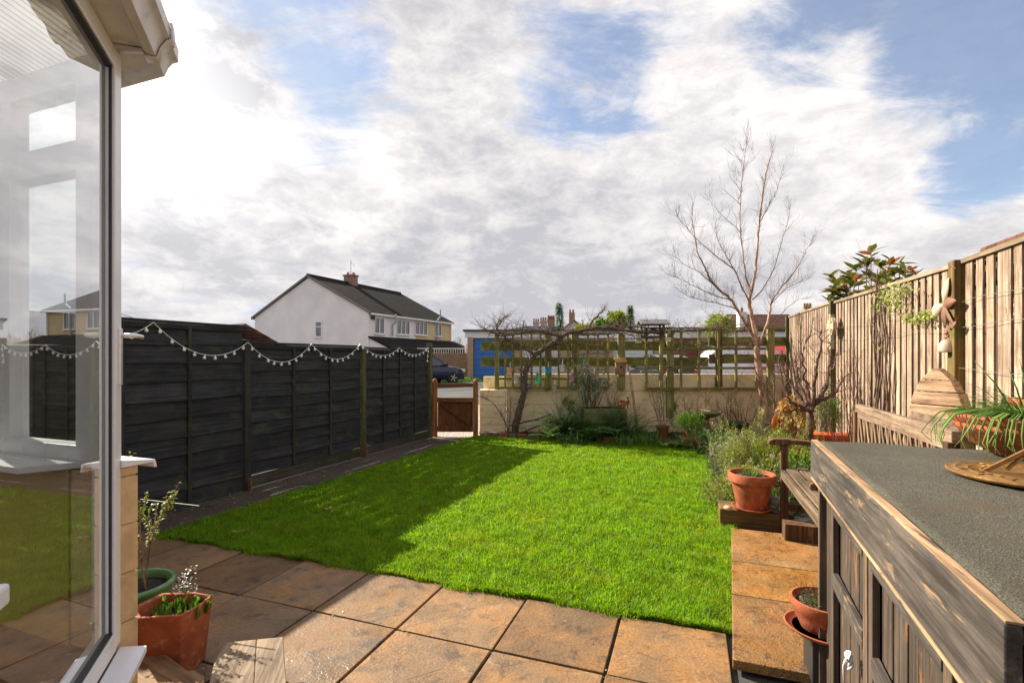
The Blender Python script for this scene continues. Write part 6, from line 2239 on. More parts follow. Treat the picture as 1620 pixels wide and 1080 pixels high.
mb.prism([cpt(-.045, -hh * .66), cpt(.045, -hh * .66), cpt(.035, hh * .28), cpt(.055, hh * .34), cpt(-.055, hh * .34), cpt(-.035, hh * .28)], fr_ * .05)
mb.prism([cpt(-.17, -.05), cpt(-.03, -.034), cpt(-.03, .034), cpt(-.17, .05)], fr_ * .05)
mb.prism([cpt(.17, -.05), cpt(.17, .05), cpt(.03, .034), cpt(.03, -.034)], fr_ * .05)
mb.build('cross_body', cm, t, bevel=.006)
mb = MB()
for k in range(32):
    a0, a1 = 2 * PI * k / 32, 2 * PI * (k + 1) / 32
    mb.prism([cpt(.095 * math.cos(a0), .095 * math.sin(a0)), cpt(.095 * math.cos(a1), .095 * math.sin(a1)), cpt(.13 * math.cos(a1), .13 * math.sin(a1)), cpt(.13 * math.cos(a0), .13 * math.sin(a0))], fr_ * .042)
mb.build('ring', cm, t)
mb = MB()
rr = random.Random(2)
for k in range(9):
    mb.lathe(cpt(0, -hh * .55 + k * hh * .11) + fr_ * .05, [(0, .010), (.014, .006), (.02, 0)], 8, Matrix.Rotation(R(90), 3, 'Y'))
mb.build('carving', cm, t, smooth=True)

# hanging metal butterfly, beads and bell
tpz = rpt(1506, 428, .05)
t = thing('wind_chime', 'hanging pale metal butterfly with red beads and a wooden bell on the pale fence', 'wind chime', tpz)
mb = MB()
hk = [rpt(x, y, .08) for x, y in ((1512, 425), (1505, 419), (1501, 428), (1501, 440), (1501, 470), (1497, 500), (1497, 530), (1497, 545))]
mb.tube(hk, .002, 5)
mb.build('chain', M['rust'], t)
for (x, y, r_) in ((1501, 443, .018), (1498, 447, .012), (1499, 527, .018), (1501, 531, .012), (1496, 535, .010)):
    MB().lathe(rpt(x, y, .08), [(0, -r_), (r_ * .8, -r_ * .6), (r_, 0), (r_ * .8, r_ * .6), (0, r_)], 12).build('bead', simple('dark red bead', lin(122, 48, 44), .4, .2) if 'bead' not in M else M['bead'], t, smooth=True)
ctr = rpt(1493, 482, .09)


def wing(dx, dz, L, W, m):
    mb = MB()
    K = 10
    ax = (sx_ * (-dx) + Vector((0, 0, dz))).normalized()
    pe = ax.cross(fr_).normalized()
    vs = []
    for i in range(K + 1):
        u = i / K
        wv = W * math.sin(PI * min(u ** .8, 1)) * (.6 + .6 * u)
        c_ = ctr + ax * (L * u) + fr_ * (.010 * math.sin(PI * u))
        vs += [c_ - pe * wv * .5, c_ + fr_ * .004, c_ + pe * wv * .5]
    fs = []
    for i in range(K):
        o = 3 * i
        fs += [(o, o + 1, o + 4, o + 3), (o + 1, o + 2, o + 5, o + 4)]
    mb.add(vs, fs)
    ob = mb.build('wing', m, t, smooth=True)
    s_ = ob.modifiers.new('thick', 'SOLIDIFY')
    s_.thickness = .003


wing(-.95, -.30, .24, .12, M['shell'])
wing(.40, 1.0, .22, .12, M['shell'])
wing(1.0, .05, .20, .095, M['rust'])
wing(.25, -1.0, .17, .10, M['rust'])
wing(.75, -.75, .26, .05, M['rust'])
mb = MB()
for (x, y) in ((1508, 503), (1513, 508), (1505, 512), (1516, 503)):
    mb.leaf(rpt(x, y, .09), (rr.gauss(0, 1), rr.gauss(0, 1), rr.gauss(0, .6)), .06, .03, .1, fr_, segs=2)
mb.leaf(rpt(1499, 520, .09), (sx_ * -1 + Vector((0, 0, .3))), .08, .03, 0, fr_, segs=2)
mb.build('metal_leaves', M['rust'], t)
bl = rpt(1498, 557, .09)
mb = MB().lathe(bl, [(.055, 0), (.056, .01), (.052, .05), (.035, .085), (.012, .10), (0, .102)], 24)
mb.build('bell', M['shell'], t, smooth=True)

# ------------------------------------------------------------------ photinia beyond the fence
t = thing('photinia', 'large shrub with leathery green and bronze leaves rising behind the pale fence', 'shrub', Vector((4.9, 5.6, 0)))
rr = random.Random(23)
mb, lf, lr = MB(), MB(), MB()


def whorl(p, n_, L, tgt, W=None):
    for k in range(n_):
        a = 2 * PI * k / n_ + rr.uniform(-.3, .3)
        el = rr.uniform(.15, 1.0)
        tgt.leaf(p + Vector((0, 0, rr.uniform(-.06, .02))), (math.cos(a), math.sin(a), el), L * rr.uniform(.7, 1.15), (W or L * .36), rr.uniform(0, .35), (rr.gauss(0, .2), rr.gauss(0, .2), 1), .12, 4)


base = Vector((4.9, 5.6, 0))
for (x, y) in ((1328, 455), (1322, 447), (1340, 462), (1350, 440), (1358, 448), (1372, 420), (1378, 400), (1370, 412), (1386, 435), (1392, 420), (1400, 440), (1408, 415), (1414, 428), (1424, 418), (1432, 432), (1440, 425), (1365, 462), (1380, 458), (1398, 460), (1412, 448), (1345, 470), (1320, 465), (1355, 425), (1390, 448), (1448, 430), (1336, 448), (1425, 445), (1404, 430)):
    Yd = rr.uniform(5.0, 6.0)
    p = at(x, y, Yd)
    if p.x < 2.04 + .364 * p.y + .15:
        p = at(x, y, 4.6) if False else p
        Yd = (2.04 + .2) / ((x - 810) / F - .364)
        p = at(x, y, max(Yd, 3.0) + rr.uniform(.05, .8))
    sc_ = p.y / 5.5
    if x > 1436:
        whorl(p, 5, .13 * sc_, lr)
    else:
        whorl(p, rr.randint(6, 8), .18 * sc_, lf)
    whorl(p + Vector((rr.gauss(0, .1), rr.uniform(.05, .3), -rr.uniform(.02, .14))), 6, .16 * sc_, lf)
    b_ = Vector((p.x + rr.uniform(-.1, .3), p.y + rr.uniform(0, .3), 1.2))
    mb.tube([b_, b_.lerp(p, .5) + Vector((rr.gauss(0, .05), 0, 0)), p], [.012, .009, .004], 5)
mb.tube([base + Vector((.1, .1, -.1)), base + Vector((.05, .1, 1.3))], .04, 7)
for k in range(12):
    mb.tube([base + Vector((.05, .1, 1.1)), Vector((4.6 + rr.uniform(-.4, .8), 5.6 + rr.uniform(-.4, .6), 1.4))], .014, 5)
mb.build('stems', M['twig_red'], t)
lf.build('leaves', M['leaf_phot'], t, smooth=True)
lr.build('young_red_leaves', M['leaf_red'], t, smooth=True)

# ------------------------------------------------------------------ beyond the garden
def tile_mat(name, c1, c2, rowh, d, bw=0.3):
    """rows of roof tiles on a slope; d = horizontal direction of the rows"""
    m, t = mat(name)
    oc = t.n('ShaderNodeTexCoord').outputs['Object']
    u = t.v('DOT_PRODUCT', oc, tuple(d))
    z = t.n('ShaderNodeSeparateXYZ', None, Vector=oc).outputs[2]
    uv = t.n('ShaderNodeCombineXYZ', None, X=u, Y=z, Z=0.0).outputs[0]
    br = t.n('ShaderNodeTexBrick', None, Vector=uv, Color1=c1, Color2=c2, Mortar=tuple(x * .25 for x in c1[:3]) + (1,), Scale=1.0, Mortar_Size=rowh * .12, Brick_Width=bw, Row_Height=rowh, Bias=0.1)
    c = t.mix(t.rng(t.noise(oc, 1.2, 5), .4, .7, 0, .5), br.outputs[0], tuple(x * 1.7 for x in c1[:3]) + (1,))
    out(t, pbsdf(t, c, .95, bump(t, br.outputs[1], -.6, .05), Specular_IOR_Level=.08))
    return m


def brick_mat(name, c1, c2, mor):
    m, t = mat(name)
    oc = t.n('ShaderNodeTexCoord').outputs['Object']
    s = t.n('ShaderNodeSeparateXYZ', None, Vector=oc)
    uv = t.n('ShaderNodeCombineXYZ', None, X=t.m('ADD', s.outputs[0], s.outputs[1]), Y=s.outputs[2], Z=0.0).outputs[0]
    br = t.n('ShaderNodeTexBrick', None, Vector=uv, Color1=c1, Color2=c2, Mortar=mor, Scale=1.0, Mortar_Size=.01, Brick_Width=.225, Row_Height=.075)
    out(t, pbsdf(t, br.outputs[0], .85, None))
    return m


M['hwhite'] = simple('pale grey rough render', (0.80, 0.77, 0.76, 1), .9, .07, .7, bmp=.6, bscale=12)
M['hcream'] = simple('cream yellow render', lin(206, 184, 142), .9, .05, 1.2, bmp=.5, bscale=12)
M['brickred'] = brick_mat('red brick', lin(112, 66, 52), lin(136, 84, 66), lin(180, 166, 150))
M['brickbuff'] = brick_mat('buff brick pier', lin(160, 130, 98), lin(178, 148, 114), lin(150, 134, 112))
M['winglass'] = glassmat('far window glass', (0.25, 0.28, 0.32, 1), 1.3, .15)
M['dim_room_sheet'] = simple('dim room', (0.10, 0.11, 0.13, 1), .8)
M['concrete'] = simple('brown grey boundary boards', lin(120, 104, 88), .85, .15, 3)
M['far_white'] = simple('white paint', (0.75, 0.74, 0.74, 1), .5, .04)

HO = Vector((-10.6, 36.5, 0.2))                       # near eaves corner of the semi detached pair
HA = R(23.5)
HG = Vector((math.sin(HA), math.cos(HA), 0))          # along the eaves, away
HL = Vector((-math.cos(HA), math.sin(HA), 0))         # along the gable, left
HLn, WG = 11.9, 11.9
hs = thing('semi_detached_house', 'pair of white and cream rendered semi detached houses with a dark tiled roof', 'house', HO)


def hpnt(a, b, z):
    return HO + HG * a + HL * b + Vector((0, 0, z - 0.2))


ze, zr = 4.98, 8.0
M['roof_h'] = tile_mat('dark grey roof tiles', (0.020, 0.018, 0.017, 1), (0.036, 0.032, 0.029, 1), .16, HG)
mb = MB()
mb.prism([hpnt(0, 0, .2), hpnt(0, WG, .2), hpnt(0, WG, ze), hpnt(0, WG / 2, zr - .1), hpnt(0, 0, ze)], HG * 6.0)
mb.build('white_wall', M['hwhite'], hs)
mb = MB()
mb.prism([hpnt(6.0, 0.0, .2), hpnt(6.0, WG, .2), hpnt(6.0, WG, ze), hpnt(6.0, WG / 2, zr - .1), hpnt(6.0, 0.0, ze)], HG * (HLn - 6.0))
mb.build('cream_wall', M['hcream'], hs)
mb = MB()
o = .25
for sg in (0, 1):
    e = hpnt(-.12, -o if sg == 0 else WG + o, ze - .02)
    r_ = hpnt(-.12, WG / 2, zr + .1)
    mb.prism([e, r_, r_ - Vector((0, 0, .14)), e - Vector((0, 0, .14))], HG * (HLn + .24))
rf = mb.build('roof', M['roof_h'], hs)
mb = MB()
mb.tube([hpnt(-.12, WG / 2, zr + .12), hpnt(HLn + .1, WG / 2, zr + .12)], .1, 8)
mb.build('ridge_tiles', M['roof_h'], rf)
mb = MB()
mb.bar(hpnt(-.1, -.3, ze - .14), hpnt(HLn + .1, -.3, ze - .14), .12, .14)
mb.bar(hpnt(-.1, WG + .3, ze - .14), hpnt(HLn + .1, WG + .3, ze - .14), .12, .14)
mb.build('gutter', M['far_white'], hs)
# verge line
mb = MB()
for b_ in (-o, WG + o):
    mb.bar(hpnt(-.14, b_, ze - .08), hpnt(-.14, WG / 2, zr + .03), .05, .16)
mb.build('verge', simple('verge boards', lin(120, 108, 100), .8), hs)


def hwin(a, z0, z1, wd, mull, face='side'):
    """window on the eaves side (b=0) or the gable (a=0)"""
    if face == 'side':
        P_ = lambda s, d, z: hpnt(a + s, -d, z)
    else:
        P_ = lambda s, d, z: hpnt(-d, a + s, z)
    f = MB()
    fw = .07
    f.bar(P_(0, .02, z0), P_(wd, .02, z0), .10, fw)
    f.bar(P_(0, .02, z1), P_(wd, .02, z1), .10, fw)
    for s in [0, wd] + mull:
        f.bar(P_(s, .02, z0), P_(s, .02, z1), .10 if face == 'side' else fw, fw if face == 'side' else .10, (HG.x, HG.y, 0) if face == 'side' else (HL.x, HL.y, 0))
    if face != 'side':
        f.bar(P_(0, .02, z0 + (z1 - z0) * .68), P_(wd, .02, z0 + (z1 - z0) * .68), .10, fw)
    fo = f.build('window', M['far_white'], hs)
    g = MB()
    g.add([P_(0, .012, z0), P_(wd, .012, z0), P_(wd, .012, z1), P_(0, .012, z1)], [(0, 1, 2, 3)])
    g.build('pane', M['winglass'], fo)
    c = MB()
    c.add([P_(0, .004, z0), P_(wd, .004, z0), P_(wd, .004, z1), P_(0, .004, z1)], [(0, 1, 2, 3)])
    c.build('dim_room_sheet', M['dim_room_sheet'], fo)  # dark sheet behind the pane stands in for the unlit room
    MB().bar(P_(-.08, .08, z0 - .07), P_(wd + .08, .08, z0 - .07), .16, .06).build('sill', M['far_white'], fo)


def side_a(px):
    """metres along the eaves side for a photo column"""
    t_ = (px - 810) / F
    return (t_ * HO.y - HO.x) / (HG.x - t_ * HG.y)


def side_z(px, py):
    a = side_a(px)
    return H - (py - HOR) * (HO.y + HG.y * a) / F


for x0, x1, y0, y1, nm in ((592, 607, 502, 527, 1), (627, 647, 505.5, 528, 2), (656, 675, 508, 528.5, 2), (687.5, 697.5, 511, 531, 1)):
    a0, a1 = side_a(x0), side_a(x1)
    wd = a1 - a0
    hwin(a0, side_z(x0, y1), side_z(x0, y0), wd, [wd * (k + 1) / (nm + 1) for k in range(nm)])
# gable window
tg = (508.5 - 810) / F
bw_ = (tg * HO.y - HO.x) / (HL.x - tg * HL.y)
Yg = HO.y + HL.y * bw_
hwin(bw_ - .05, H - (532.5 - HOR) * Yg / F, H - (509 - HOR) * Yg / F, .62, [], 'gable')
# pipes on the eaves side
for px, y0, y1 in ((619, 497, 531), (690, 490, 540)):
    a = side_a(px)
    mb = MB()
    mb.tube([hpnt(a, -.45, side_z(px, y0)), hpnt(a, -.45, side_z(px, y0 + 12)), hpnt(a, -.14, side_z(px, y0 + 17)), hpnt(a, -.14, side_z(px, y1))], .07, 8)
    mb.build('flue_pipe', simple('grey pipe', (.35, .35, .37, 1), .5), hs)
MB().tube([hpnt(HLn - .2, -.1, .3), hpnt(HLn - .2, -.1, ze)], .05, 8).build('downpipe', M['far_white'], hs)
MB().box(hpnt(.35, -.1, side_z(587, 502)), (.25, .25, .3)).build('outside_lamp', M['gasket'], hs)
# chimney and aerial
tch = (555 - 810) / F
pk = hpnt(0, WG / 2, 0)
ac = (tch * pk.y - pk.x) / (HG.x - tch * HG.y)
chp = hpnt(ac, WG / 2, zr)
ch = MB().box(chp + Vector((0, 0, .15)), (.95, .7, 1.3), -HA)
ch.box(chp + Vector((0, 0, .78)), (1.1, .85, .12), -HA)
cho = ch.build('chimney', M['brickred'], rf)
for dx in (-.25, .25):
    MB().lathe(chp + Vector((dx, 0, .84)), [(.1, 0), (.12, .04), (.10, .22), (0, .22)], 10).build('chimney_pot', M['terracotta'], cho)
mb = MB()
mb.tube([chp + Vector((0, 0, .8)), chp + Vector((0, 0, 2.15))], .02, 5)
mb.tube([chp + Vector((-.25, 0, 1.15)), chp + Vector((.25, 0, 1.05))], .012, 4)
mb.tube([chp + Vector((0, 0, 1.95)), chp + Vector((.35, 0, 1.65))], .012, 4)
for k in range(4):
    mb.tube([chp + Vector((-.16 + .1 * k, -.15, 1.13 - .02 * k)), chp + Vector((-.16 + .1 * k, .15, 1.13 - .02 * k))], .008, 4)
mb.build('aerial', M['gasket'], rf)
# lean-to roof
a0, a1 = -.1, HLn + .5
zl = H - (531.5 - HOR) * 36.5 / F
mb = MB()
dpt = 2.6
q = [hpnt(a0, -.01, zl), hpnt(a0, -dpt, zl - 1.05), hpnt(a0, -dpt, zl - 1.17), hpnt(a0, -.01, zl - .12)]
mb.prism(q, HG * (a1 - a0))
mb.build('lean_to_roof', M['roof_h'], hs)
mb = MB()
mb.prism([hpnt(.05, -.01, .2), hpnt(.05, -dpt + .3, .2), hpnt(.05, -dpt + .3, zl - 1.15), hpnt(.05, -.01, zl - .16)], HG * (a1 - a0 - .3))
mb.build('lean_to_wall', M['hwhite'], hs)

# small dark gabled roof peeping over the tall fence panel
p = Vector((-9.35, 18.6, 0))
sh = thing('shed', 'small brown roofed shed just showing above the black fence', 'shed', p)
MB().box(p + Vector((0, 0, 1.0)), (2.0, 2.4, 2.1)).build('shed_wall', M['bench_dark'], sh)
zg_ = H - (514 - HOR) * 18 / F
mb = MB()
tl_ = at(391, 512, 17.5)
for sg in (-1, 1):
    mb.prism([Vector((tl_.x, 17.4, tl_.z)), Vector((tl_.x + sg * 1.25, 17.4, tl_.z - .72)), Vector((tl_.x + sg * 1.25, 17.4, tl_.z - .80)), Vector((tl_.x, 17.4, tl_.z - .09))], (-2.4, 1.2, 0))
mb.build('shed_roof', tile_mat('brown shed roof', lin(92, 66, 54), lin(112, 84, 70), .12, (0, 1, 0)), sh)

# ---- garages
GYy = 27.5
gx0 = at(740, 0, GYy).x
bay = 2.60
ztop_g = H - (524 - HOR) * GYy / F
cols = [(44, 106, 178), (206, 204, 206), (150, 128, 104), (196, 196, 200), (120, 60, 50), (210, 208, 210), (206, 204, 206)]
names = ['blue', 'white', 'brown', 'pale grey', 'dull red', 'white', 'white']
garage = thing('garage_block', 'row of flat roofed garages with a white fascia, the end door bright blue', 'garage', (gx0, GYy, .3))
mb = MB()
mb.box((gx0 + bay * 3.5 + .15, GYy + 3.0, (ztop_g + .3) / 2), (bay * 7 + .3, 5.6, ztop_g - .35))
mb.build('garage_walls', M['brickbuff'], garage)
for k in range(8):
    MB().box((gx0 + .15 + bay * k, GYy + .05, (ztop_g - .30 + .25) / 2), (.32, .34, ztop_g - .35 - .25)).build('brick_pier', M['brickbuff'], garage)
for k in range(7):
    dm = simple('garage door ' + names[k] + str(k), lin(*cols[k]), .45, .05)
    mb = MB()
    n_ = 8
    hh_ = (ztop_g - .38 - .3) / n_
    for i in range(n_):
        mb.box((gx0 + .15 + bay * (k + .5), GYy + .10, .3 + hh_ * (i + .5)), (bay - .34, .05, hh_ - .025))
    mb.box((gx0 + .15 + bay * (k + .5), GYy + .13, .3 + hh_ * 4), (bay - .34, .03, hh_ * 8))
    mb.build('garage_door', dm, garage, bevel=.006)
MB().box((gx0 + bay * 3.5 + .15, GYy - .05, ztop_g - .19), (bay * 7 + .6, .12, .36)).build('fascia', M['far_white'], garage)
MB().box((gx0 + bay * 3.5 + .15, GYy + 2.8, ztop_g + .04), (bay * 7 + .8, 6.2, .09)).build('flat_roof', simple('dark felt', (.04, .04, .04, 1), .8), garage)

# boundary wall and white railings left of the garages
fwall = MB().box((-7.5, 31.0, 1.0), (17.0, .12, 1.75))
fwall.build('boundary_fence', M['concrete'], label='brown grey boundary fence behind the dark car', cat='fence')
t = thing('railing', 'white railings along the top of the far boundary fence', 'railing', (-3.6, 31.4, 1.8))
zr1, zr0 = H - (551 - HOR) * 31.4 / F, H - (562 - HOR) * 31.4 / F
MB().box((-3.8, 31.4, zr1), (4.5, .05, .05)).build('top_bar', M['far_white'], t)
MB().box((-3.8, 31.4, zr0), (4.5, .05, .05)).build('bottom_bar', M['far_white'], t)
mb = MB()
for k in range(30):
    mb.box((-6.0 + k * .15, 31.4, (zr0 + zr1) / 2), (.035, .03, zr1 - zr0))
mb.build('uprights', M['far_white'], t)
MB().box((-2.95, 31.35, (zr0 + zr1) / 2), (.12, .12, .7)).build('post', M['far_white'], t)


# ---- vehicles
def vehicle(name, loc, ang, paint, label, L=4.2, Wd=1.78, hgt=1.48, van=False, cat='car', badge=False):
    loc = Vector(loc)
    t = thing(name, label, cat, loc)
    Mr = Matrix.Rotation(ang, 3, 'Z')                 # local +x = forwards
    hw = Wd / 2

    def W_(x, y, z):
        return loc + Mr @ Vector((x, y, z))
    if van:
        xs = [-L / 2, -L / 2 + .08, -.3 * L, 0, .24 * L, .33 * L, .43 * L, L / 2 - .06, L / 2]
        top = [.75, 1.0, 1.02, 1.02, 1.0, .98, .92, .85, .6]
        roofx = [(-L / 2 + .05, 1.0), (-L / 2 + .10, hgt - .03), (0, hgt), (.20 * L, hgt - .03), (.37 * L, .98)]
    else:
        xs = [-L / 2, -L / 2 + .07, -.36 * L, -.15 * L, .10 * L, .24 * L, .37 * L, .46 * L, L / 2]
        top = [.62, .90, .95, .92, .92, .92, .86, .74, .55]
        roofx = [(-.46 * L, .93), (-.38 * L, hgt - .12), (-.15 * L, hgt), (.04 * L, hgt - .03), (.25 * L, .93)]
    vs, fs = [], []
    wf = [.82, .94, 1, 1, 1, 1, .97, .90, .72]
    for x, tz, k in zip(xs, top, wf):
        w_ = hw * k
        for y, z in ((-w_ * .9, .22), (-w_, .36), (-w_, tz - .28), (-w_ * .965, tz - .05), (-w_ * .86, tz), (w_ * .86, tz), (w_ * .965, tz - .05), (w_, tz - .28), (w_, .36), (w_ * .9, .22)):
            vs.append(W_(x, y, z))
    n_ = 10
    for i in range(len(xs) - 1):
        for k in range(n_):
            k2 = (k + 1) % n_
            fs.append((i * n_ + k, (i + 1) * n_ + k, (i + 1) * n_ + k2, i * n_ + k2))
    fs.append(tuple(range(n_)))
    fs.append(tuple((len(xs) - 1) * n_ + k for k in range(n_))[::-1])
    body = MB().add(vs, fs)
    body.build('body', paint, t, smooth='auto', bevel=.02)
    # glasshouse
    g = MB()
    prof = [(x, z) for x, z in roofx]
    lo, hi = hw * .90, hw * .70
    def yy(z):
        return lo + (hi - lo) * (z - .92) / (hgt - .92)
    vs = []
    for x, z in prof:
        vs += [W_(x, -yy(z), z), W_(x, yy(z), z)]
    m_ = len(prof)
    fs = [(2 * i, 2 * i + 1, 2 * i + 3, 2 * i + 2) for i in range(m_ - 1)] + [tuple(2 * i for i in range(m_)), tuple(2 * i + 1 for i in reversed(range(m_)))]
    g.add(vs, fs)
    g.build('windows', paint if van else M['carglass'], t, smooth='auto')
    r_ = MB()
    r_.add([W_(prof[1][0], -yy(prof[1][1]) - .012, prof[1][1] + .006), W_(prof[1][0], yy(prof[1][1]) + .012, prof[1][1] + .006), W_(prof[2][0], yy(hgt) + .012, hgt + .012), W_(prof[2][0], -yy(hgt) - .012, hgt + .012), W_(prof[3][0], yy(prof[3][1]) + .012, prof[3][1] + .01), W_(prof[3][0], -yy(prof[3][1]) - .012, prof[3][1] + .01)], [(0, 1, 2, 3), (3, 2, 4, 5)])
    ro = r_.build('roof', paint, t)
    s_ = ro.modifiers.new('thick', 'SOLIDIFY')
    s_.thickness = .03
    pl = MB()
    for sg in (-1, 1):
        for (xa_, xb_) in ((prof[1][0], prof[0][0]), (prof[3][0], prof[4][0])):
            za = [z for x, z in prof if x == xa_][0]
            pl.bar(W_(xa_, sg * (yy(za) + .005), za), W_(xb_, sg * (yy(.93) + .005), .93), .04, .06)
        pl.bar(W_(-.12 * L, sg * (yy(hgt) + .006), hgt), W_(-.13 * L, sg * (yy(.93) + .008), .93), .03, .07)
    pl.build('pillars', paint, t)
    for x in (-.31 * L, .31 * L):
        for sg in (-1, 1):
            c_ = W_(x, sg * (hw - .10), .31)
            Mw = Mr @ Matrix.Rotation(R(90), 3, 'X')
            wh = MB().lathe(c_, [(.20, -.11), (.29, -.11), (.315, -.08), (.315, .08), (.29, .11), (.20, .11)], 28, Mw).build('wheel', M['tyre'], t, smooth='auto')
            rm = MB().lathe(c_, [(0, -.10), (.20, -.09), (.20, .09), (0, .10)], 20, Mw)
            for k in range(5):
                a_ = 2 * PI * k / 5
                e = Mw @ Vector((math.cos(a_), math.sin(a_), 0))
                rm.bar(c_ + e * .03 + (Mw @ Vector((0, 0, -.105 * sg * -1 * -1))), c_ + e * .19 + (Mw @ Vector((0, 0, -.105 * sg))), .05, .03)
            rm.build('rim', M['chrome'], wh)
    for sg in (-1, 1):
        MB().box(W_(.19 * L, sg * (hw + .08), 1.0), (.14, .2, .13), ang).build('door_mirror', paint, t, bevel=.03)
        MB().box(W_(L / 2 - .10, sg * hw * .68, .66), (.18, .36, .16), ang).build('headlight', M['lampglass'], t, bevel=.03)
        MB().box(W_(-L / 2 + .05, sg * hw * .78, .78), (.08, .22, .2), ang).build('tail_light', M['tail'], t, bevel=.02)
        MB().box(W_(-.02 * L, sg * (hw + .004), .78), (.16, .03, .025), ang).build('door_handle', M['chrome'], t)
    MB().box(W_(-L / 2 - .004, 0, .55), (.02, .52, .11), ang).build('number_plate', M['far_white'], t)
    if badge:
        Mb = Mr @ Matrix.Rotation(R(90), 3, 'Y')
        MB().lathe(W_(-L / 2 + .02, 0, .86), [(.05, .0), (.07, .0), (.07, -.05), (.05, -.05), (.05, 0)], 24, Mb).build('badge', M['chrome'], t)
    return t


M['carglass'] = simple('dark car glass', (.03, .04, .05, 1), .05, .05, bmp=0, spec=.9)
M['tyre'] = simple('tyre rubber', (.02, .02, .02, 1), .8)
M['lampglass'] = simple('headlamp glass', (.6, .62, .65, 1), .1, .02)
M['tail'] = simple('red lamp', (.4, .02, .02, 1), .2)


def paintm(name, c):
    m, t = mat(name)
    p = t.n('ShaderNodeBsdfPrincipled', None, Base_Color=c, Roughness=.35, Metallic=.2)
    p.inputs['Coat Weight'].default_value = .6
    p.inputs['Coat Roughness'].default_value = .04
    out(t, p.outputs[0])
    return m


vehicle('parked_car', (-4.55, 25.0, .26), R(38), paintm('navy paint', (.012, .018, .045, 1)), 'dark blue hatchback parked beyond the garden gate', hgt=1.50)
vehicle('parked_car', (6.6, 22.0, .19), R(95), paintm('black paint', (.012, .012, .014, 1)), 'black car behind the end wall, seen between the boards', badge=True)
vehicle('parked_van', (10.4, 23.5, .22), R(180), paintm('white paint car', (.7, .7, .72, 1)), 'white van behind the end wall near the birch', L=4.6, hgt=1.75, van=True, cat='van')
vehicle('parked_van', (13.2, 22.8, .22), R(80), paintm('red paint', (.30, .015, .025, 1)), 'bright red van behind the end wall next to the pale fence', L=4.4, hgt=2.1, van=True, cat='van')


# ---- far houses with chimney stacks
def stack(px, ytop, ybot, Y, wpx, npots, label, m, white=True):
    x = at(px, 0, Y).x
    z1, z0 = H - (ytop - HOR) * Y / F, H - (ybot - HOR) * Y / F
    wv = wpx * Y / F
    t = thing('far_house', label, 'house', (x, Y, .3), 'far houses with tall chimneys')
    rw = max(wv * 2.6, 4.5)
    zr_ = z0 + .3
    ph = (z1 - z0) * .30
    MB().box((x, Y + 4, (zr_ - 2.6) / 2 + .15), (rw * 2, 8, zr_ - 2.6)).build('wall', M['hwhite'] if white else M['brickred'], t)
    mb = MB()
    mb.prism([Vector((x - rw - .3, Y - .3, zr_ - 2.7)), Vector((x - rw - .3, Y + 8.3, zr_ - 2.7)), Vector((x - rw - .3, Y + 4, zr_))], (rw * 2 + .6, 0, 0))
    ro = mb.build('roof', M['slate'], t)
    st_ = MB().box((x, Y + 4, (z0 + z1 - ph) / 2 - .3), (wv, wv * .7, z1 - ph - z0 + .6))
    st_.box((x, Y + 4, z1 - ph - .1), (wv * 1.14, wv * .8, .22))
    so2 = st_.build('chimney', m, ro)
    MB().box((x, Y + 4, z1 - ph - .28), (wv * 1.02, wv * .72, .2)).build('chimney_cap', M['brickred'], so2)
    for k in range(npots):
        MB().lathe((x + (k - (npots - 1) / 2) * wv / npots, Y + 4, z1 - ph), [(.13, 0), (.16, .05), (.12, ph), (0, ph)], 8).build('chimney_pot', M['terracotta_dark'], so2)


M['slate'] = tile_mat('slate roof', (.09, .088, .10, 1), (.13, .125, .14, 1), .2, (1, 0, 0))
M['stackw'] = simple('pale rendered stack', lin(186, 176, 170), .9, .12, 2)
for a in ((850, 501, 520, 84, 11, 3, 'far slate roofed house with the leftmost three pot chimney', M['stackw']), (862, 498.5, 518, 80, 11, 3, 'far slate roofed house with the second three pot chimney', M['stackw']),
          (875, 495.5, 516, 76, 12, 4, 'far slate roofed house with the tall brown chimney of four pots', M['brickred'])):
    stack(*a)
# white gable house with two pot chimney
Y = 70
x = at(908, 0, Y).x
t = thing('far_house', 'far house with a pointed pale gable and a two pot chimney', 'house', (x, Y, .3))
za, zb_ = H - (507 - HOR) * Y / F, H - (528 - HOR) * Y / F
mb = MB()
mb.prism([Vector((x - 2.4, Y, .3)), Vector((x + 2.4, Y, .3)), Vector((x + 2.4, Y, zb_)), Vector((x, Y, za)), Vector((x - 2.4, Y, zb_))], (0, 9, 0))
mb.build('wall', M['stackw'], t)
mb = MB()
for sg in (-1, 1):
    mb.prism([Vector((x, Y - .2, za + .15)), Vector((x + sg * 2.7, Y - .2, zb_ - .1)), Vector((x + sg * 2.7, Y - .2, zb_ - .25)), Vector((x, Y - .2, za - .02))], (0, 9.4, 0))
ro = mb.build('roof', M['slate'], t)
zc = H - (497 - HOR) * Y / F
so2 = MB().box((x - .1, Y + 2, (za + zc) / 2), (.85, .85, zc - za + .8)).build('chimney', M['brickred'], ro)
for dx in (-.22, .22):
    MB().lathe((x - .1 + dx, Y + 2, zc + .35), [(.13, 0), (.15, .05), (.11, .55), (0, .55)], 8).build('chimney_pot', M['terracotta_dark'], so2)
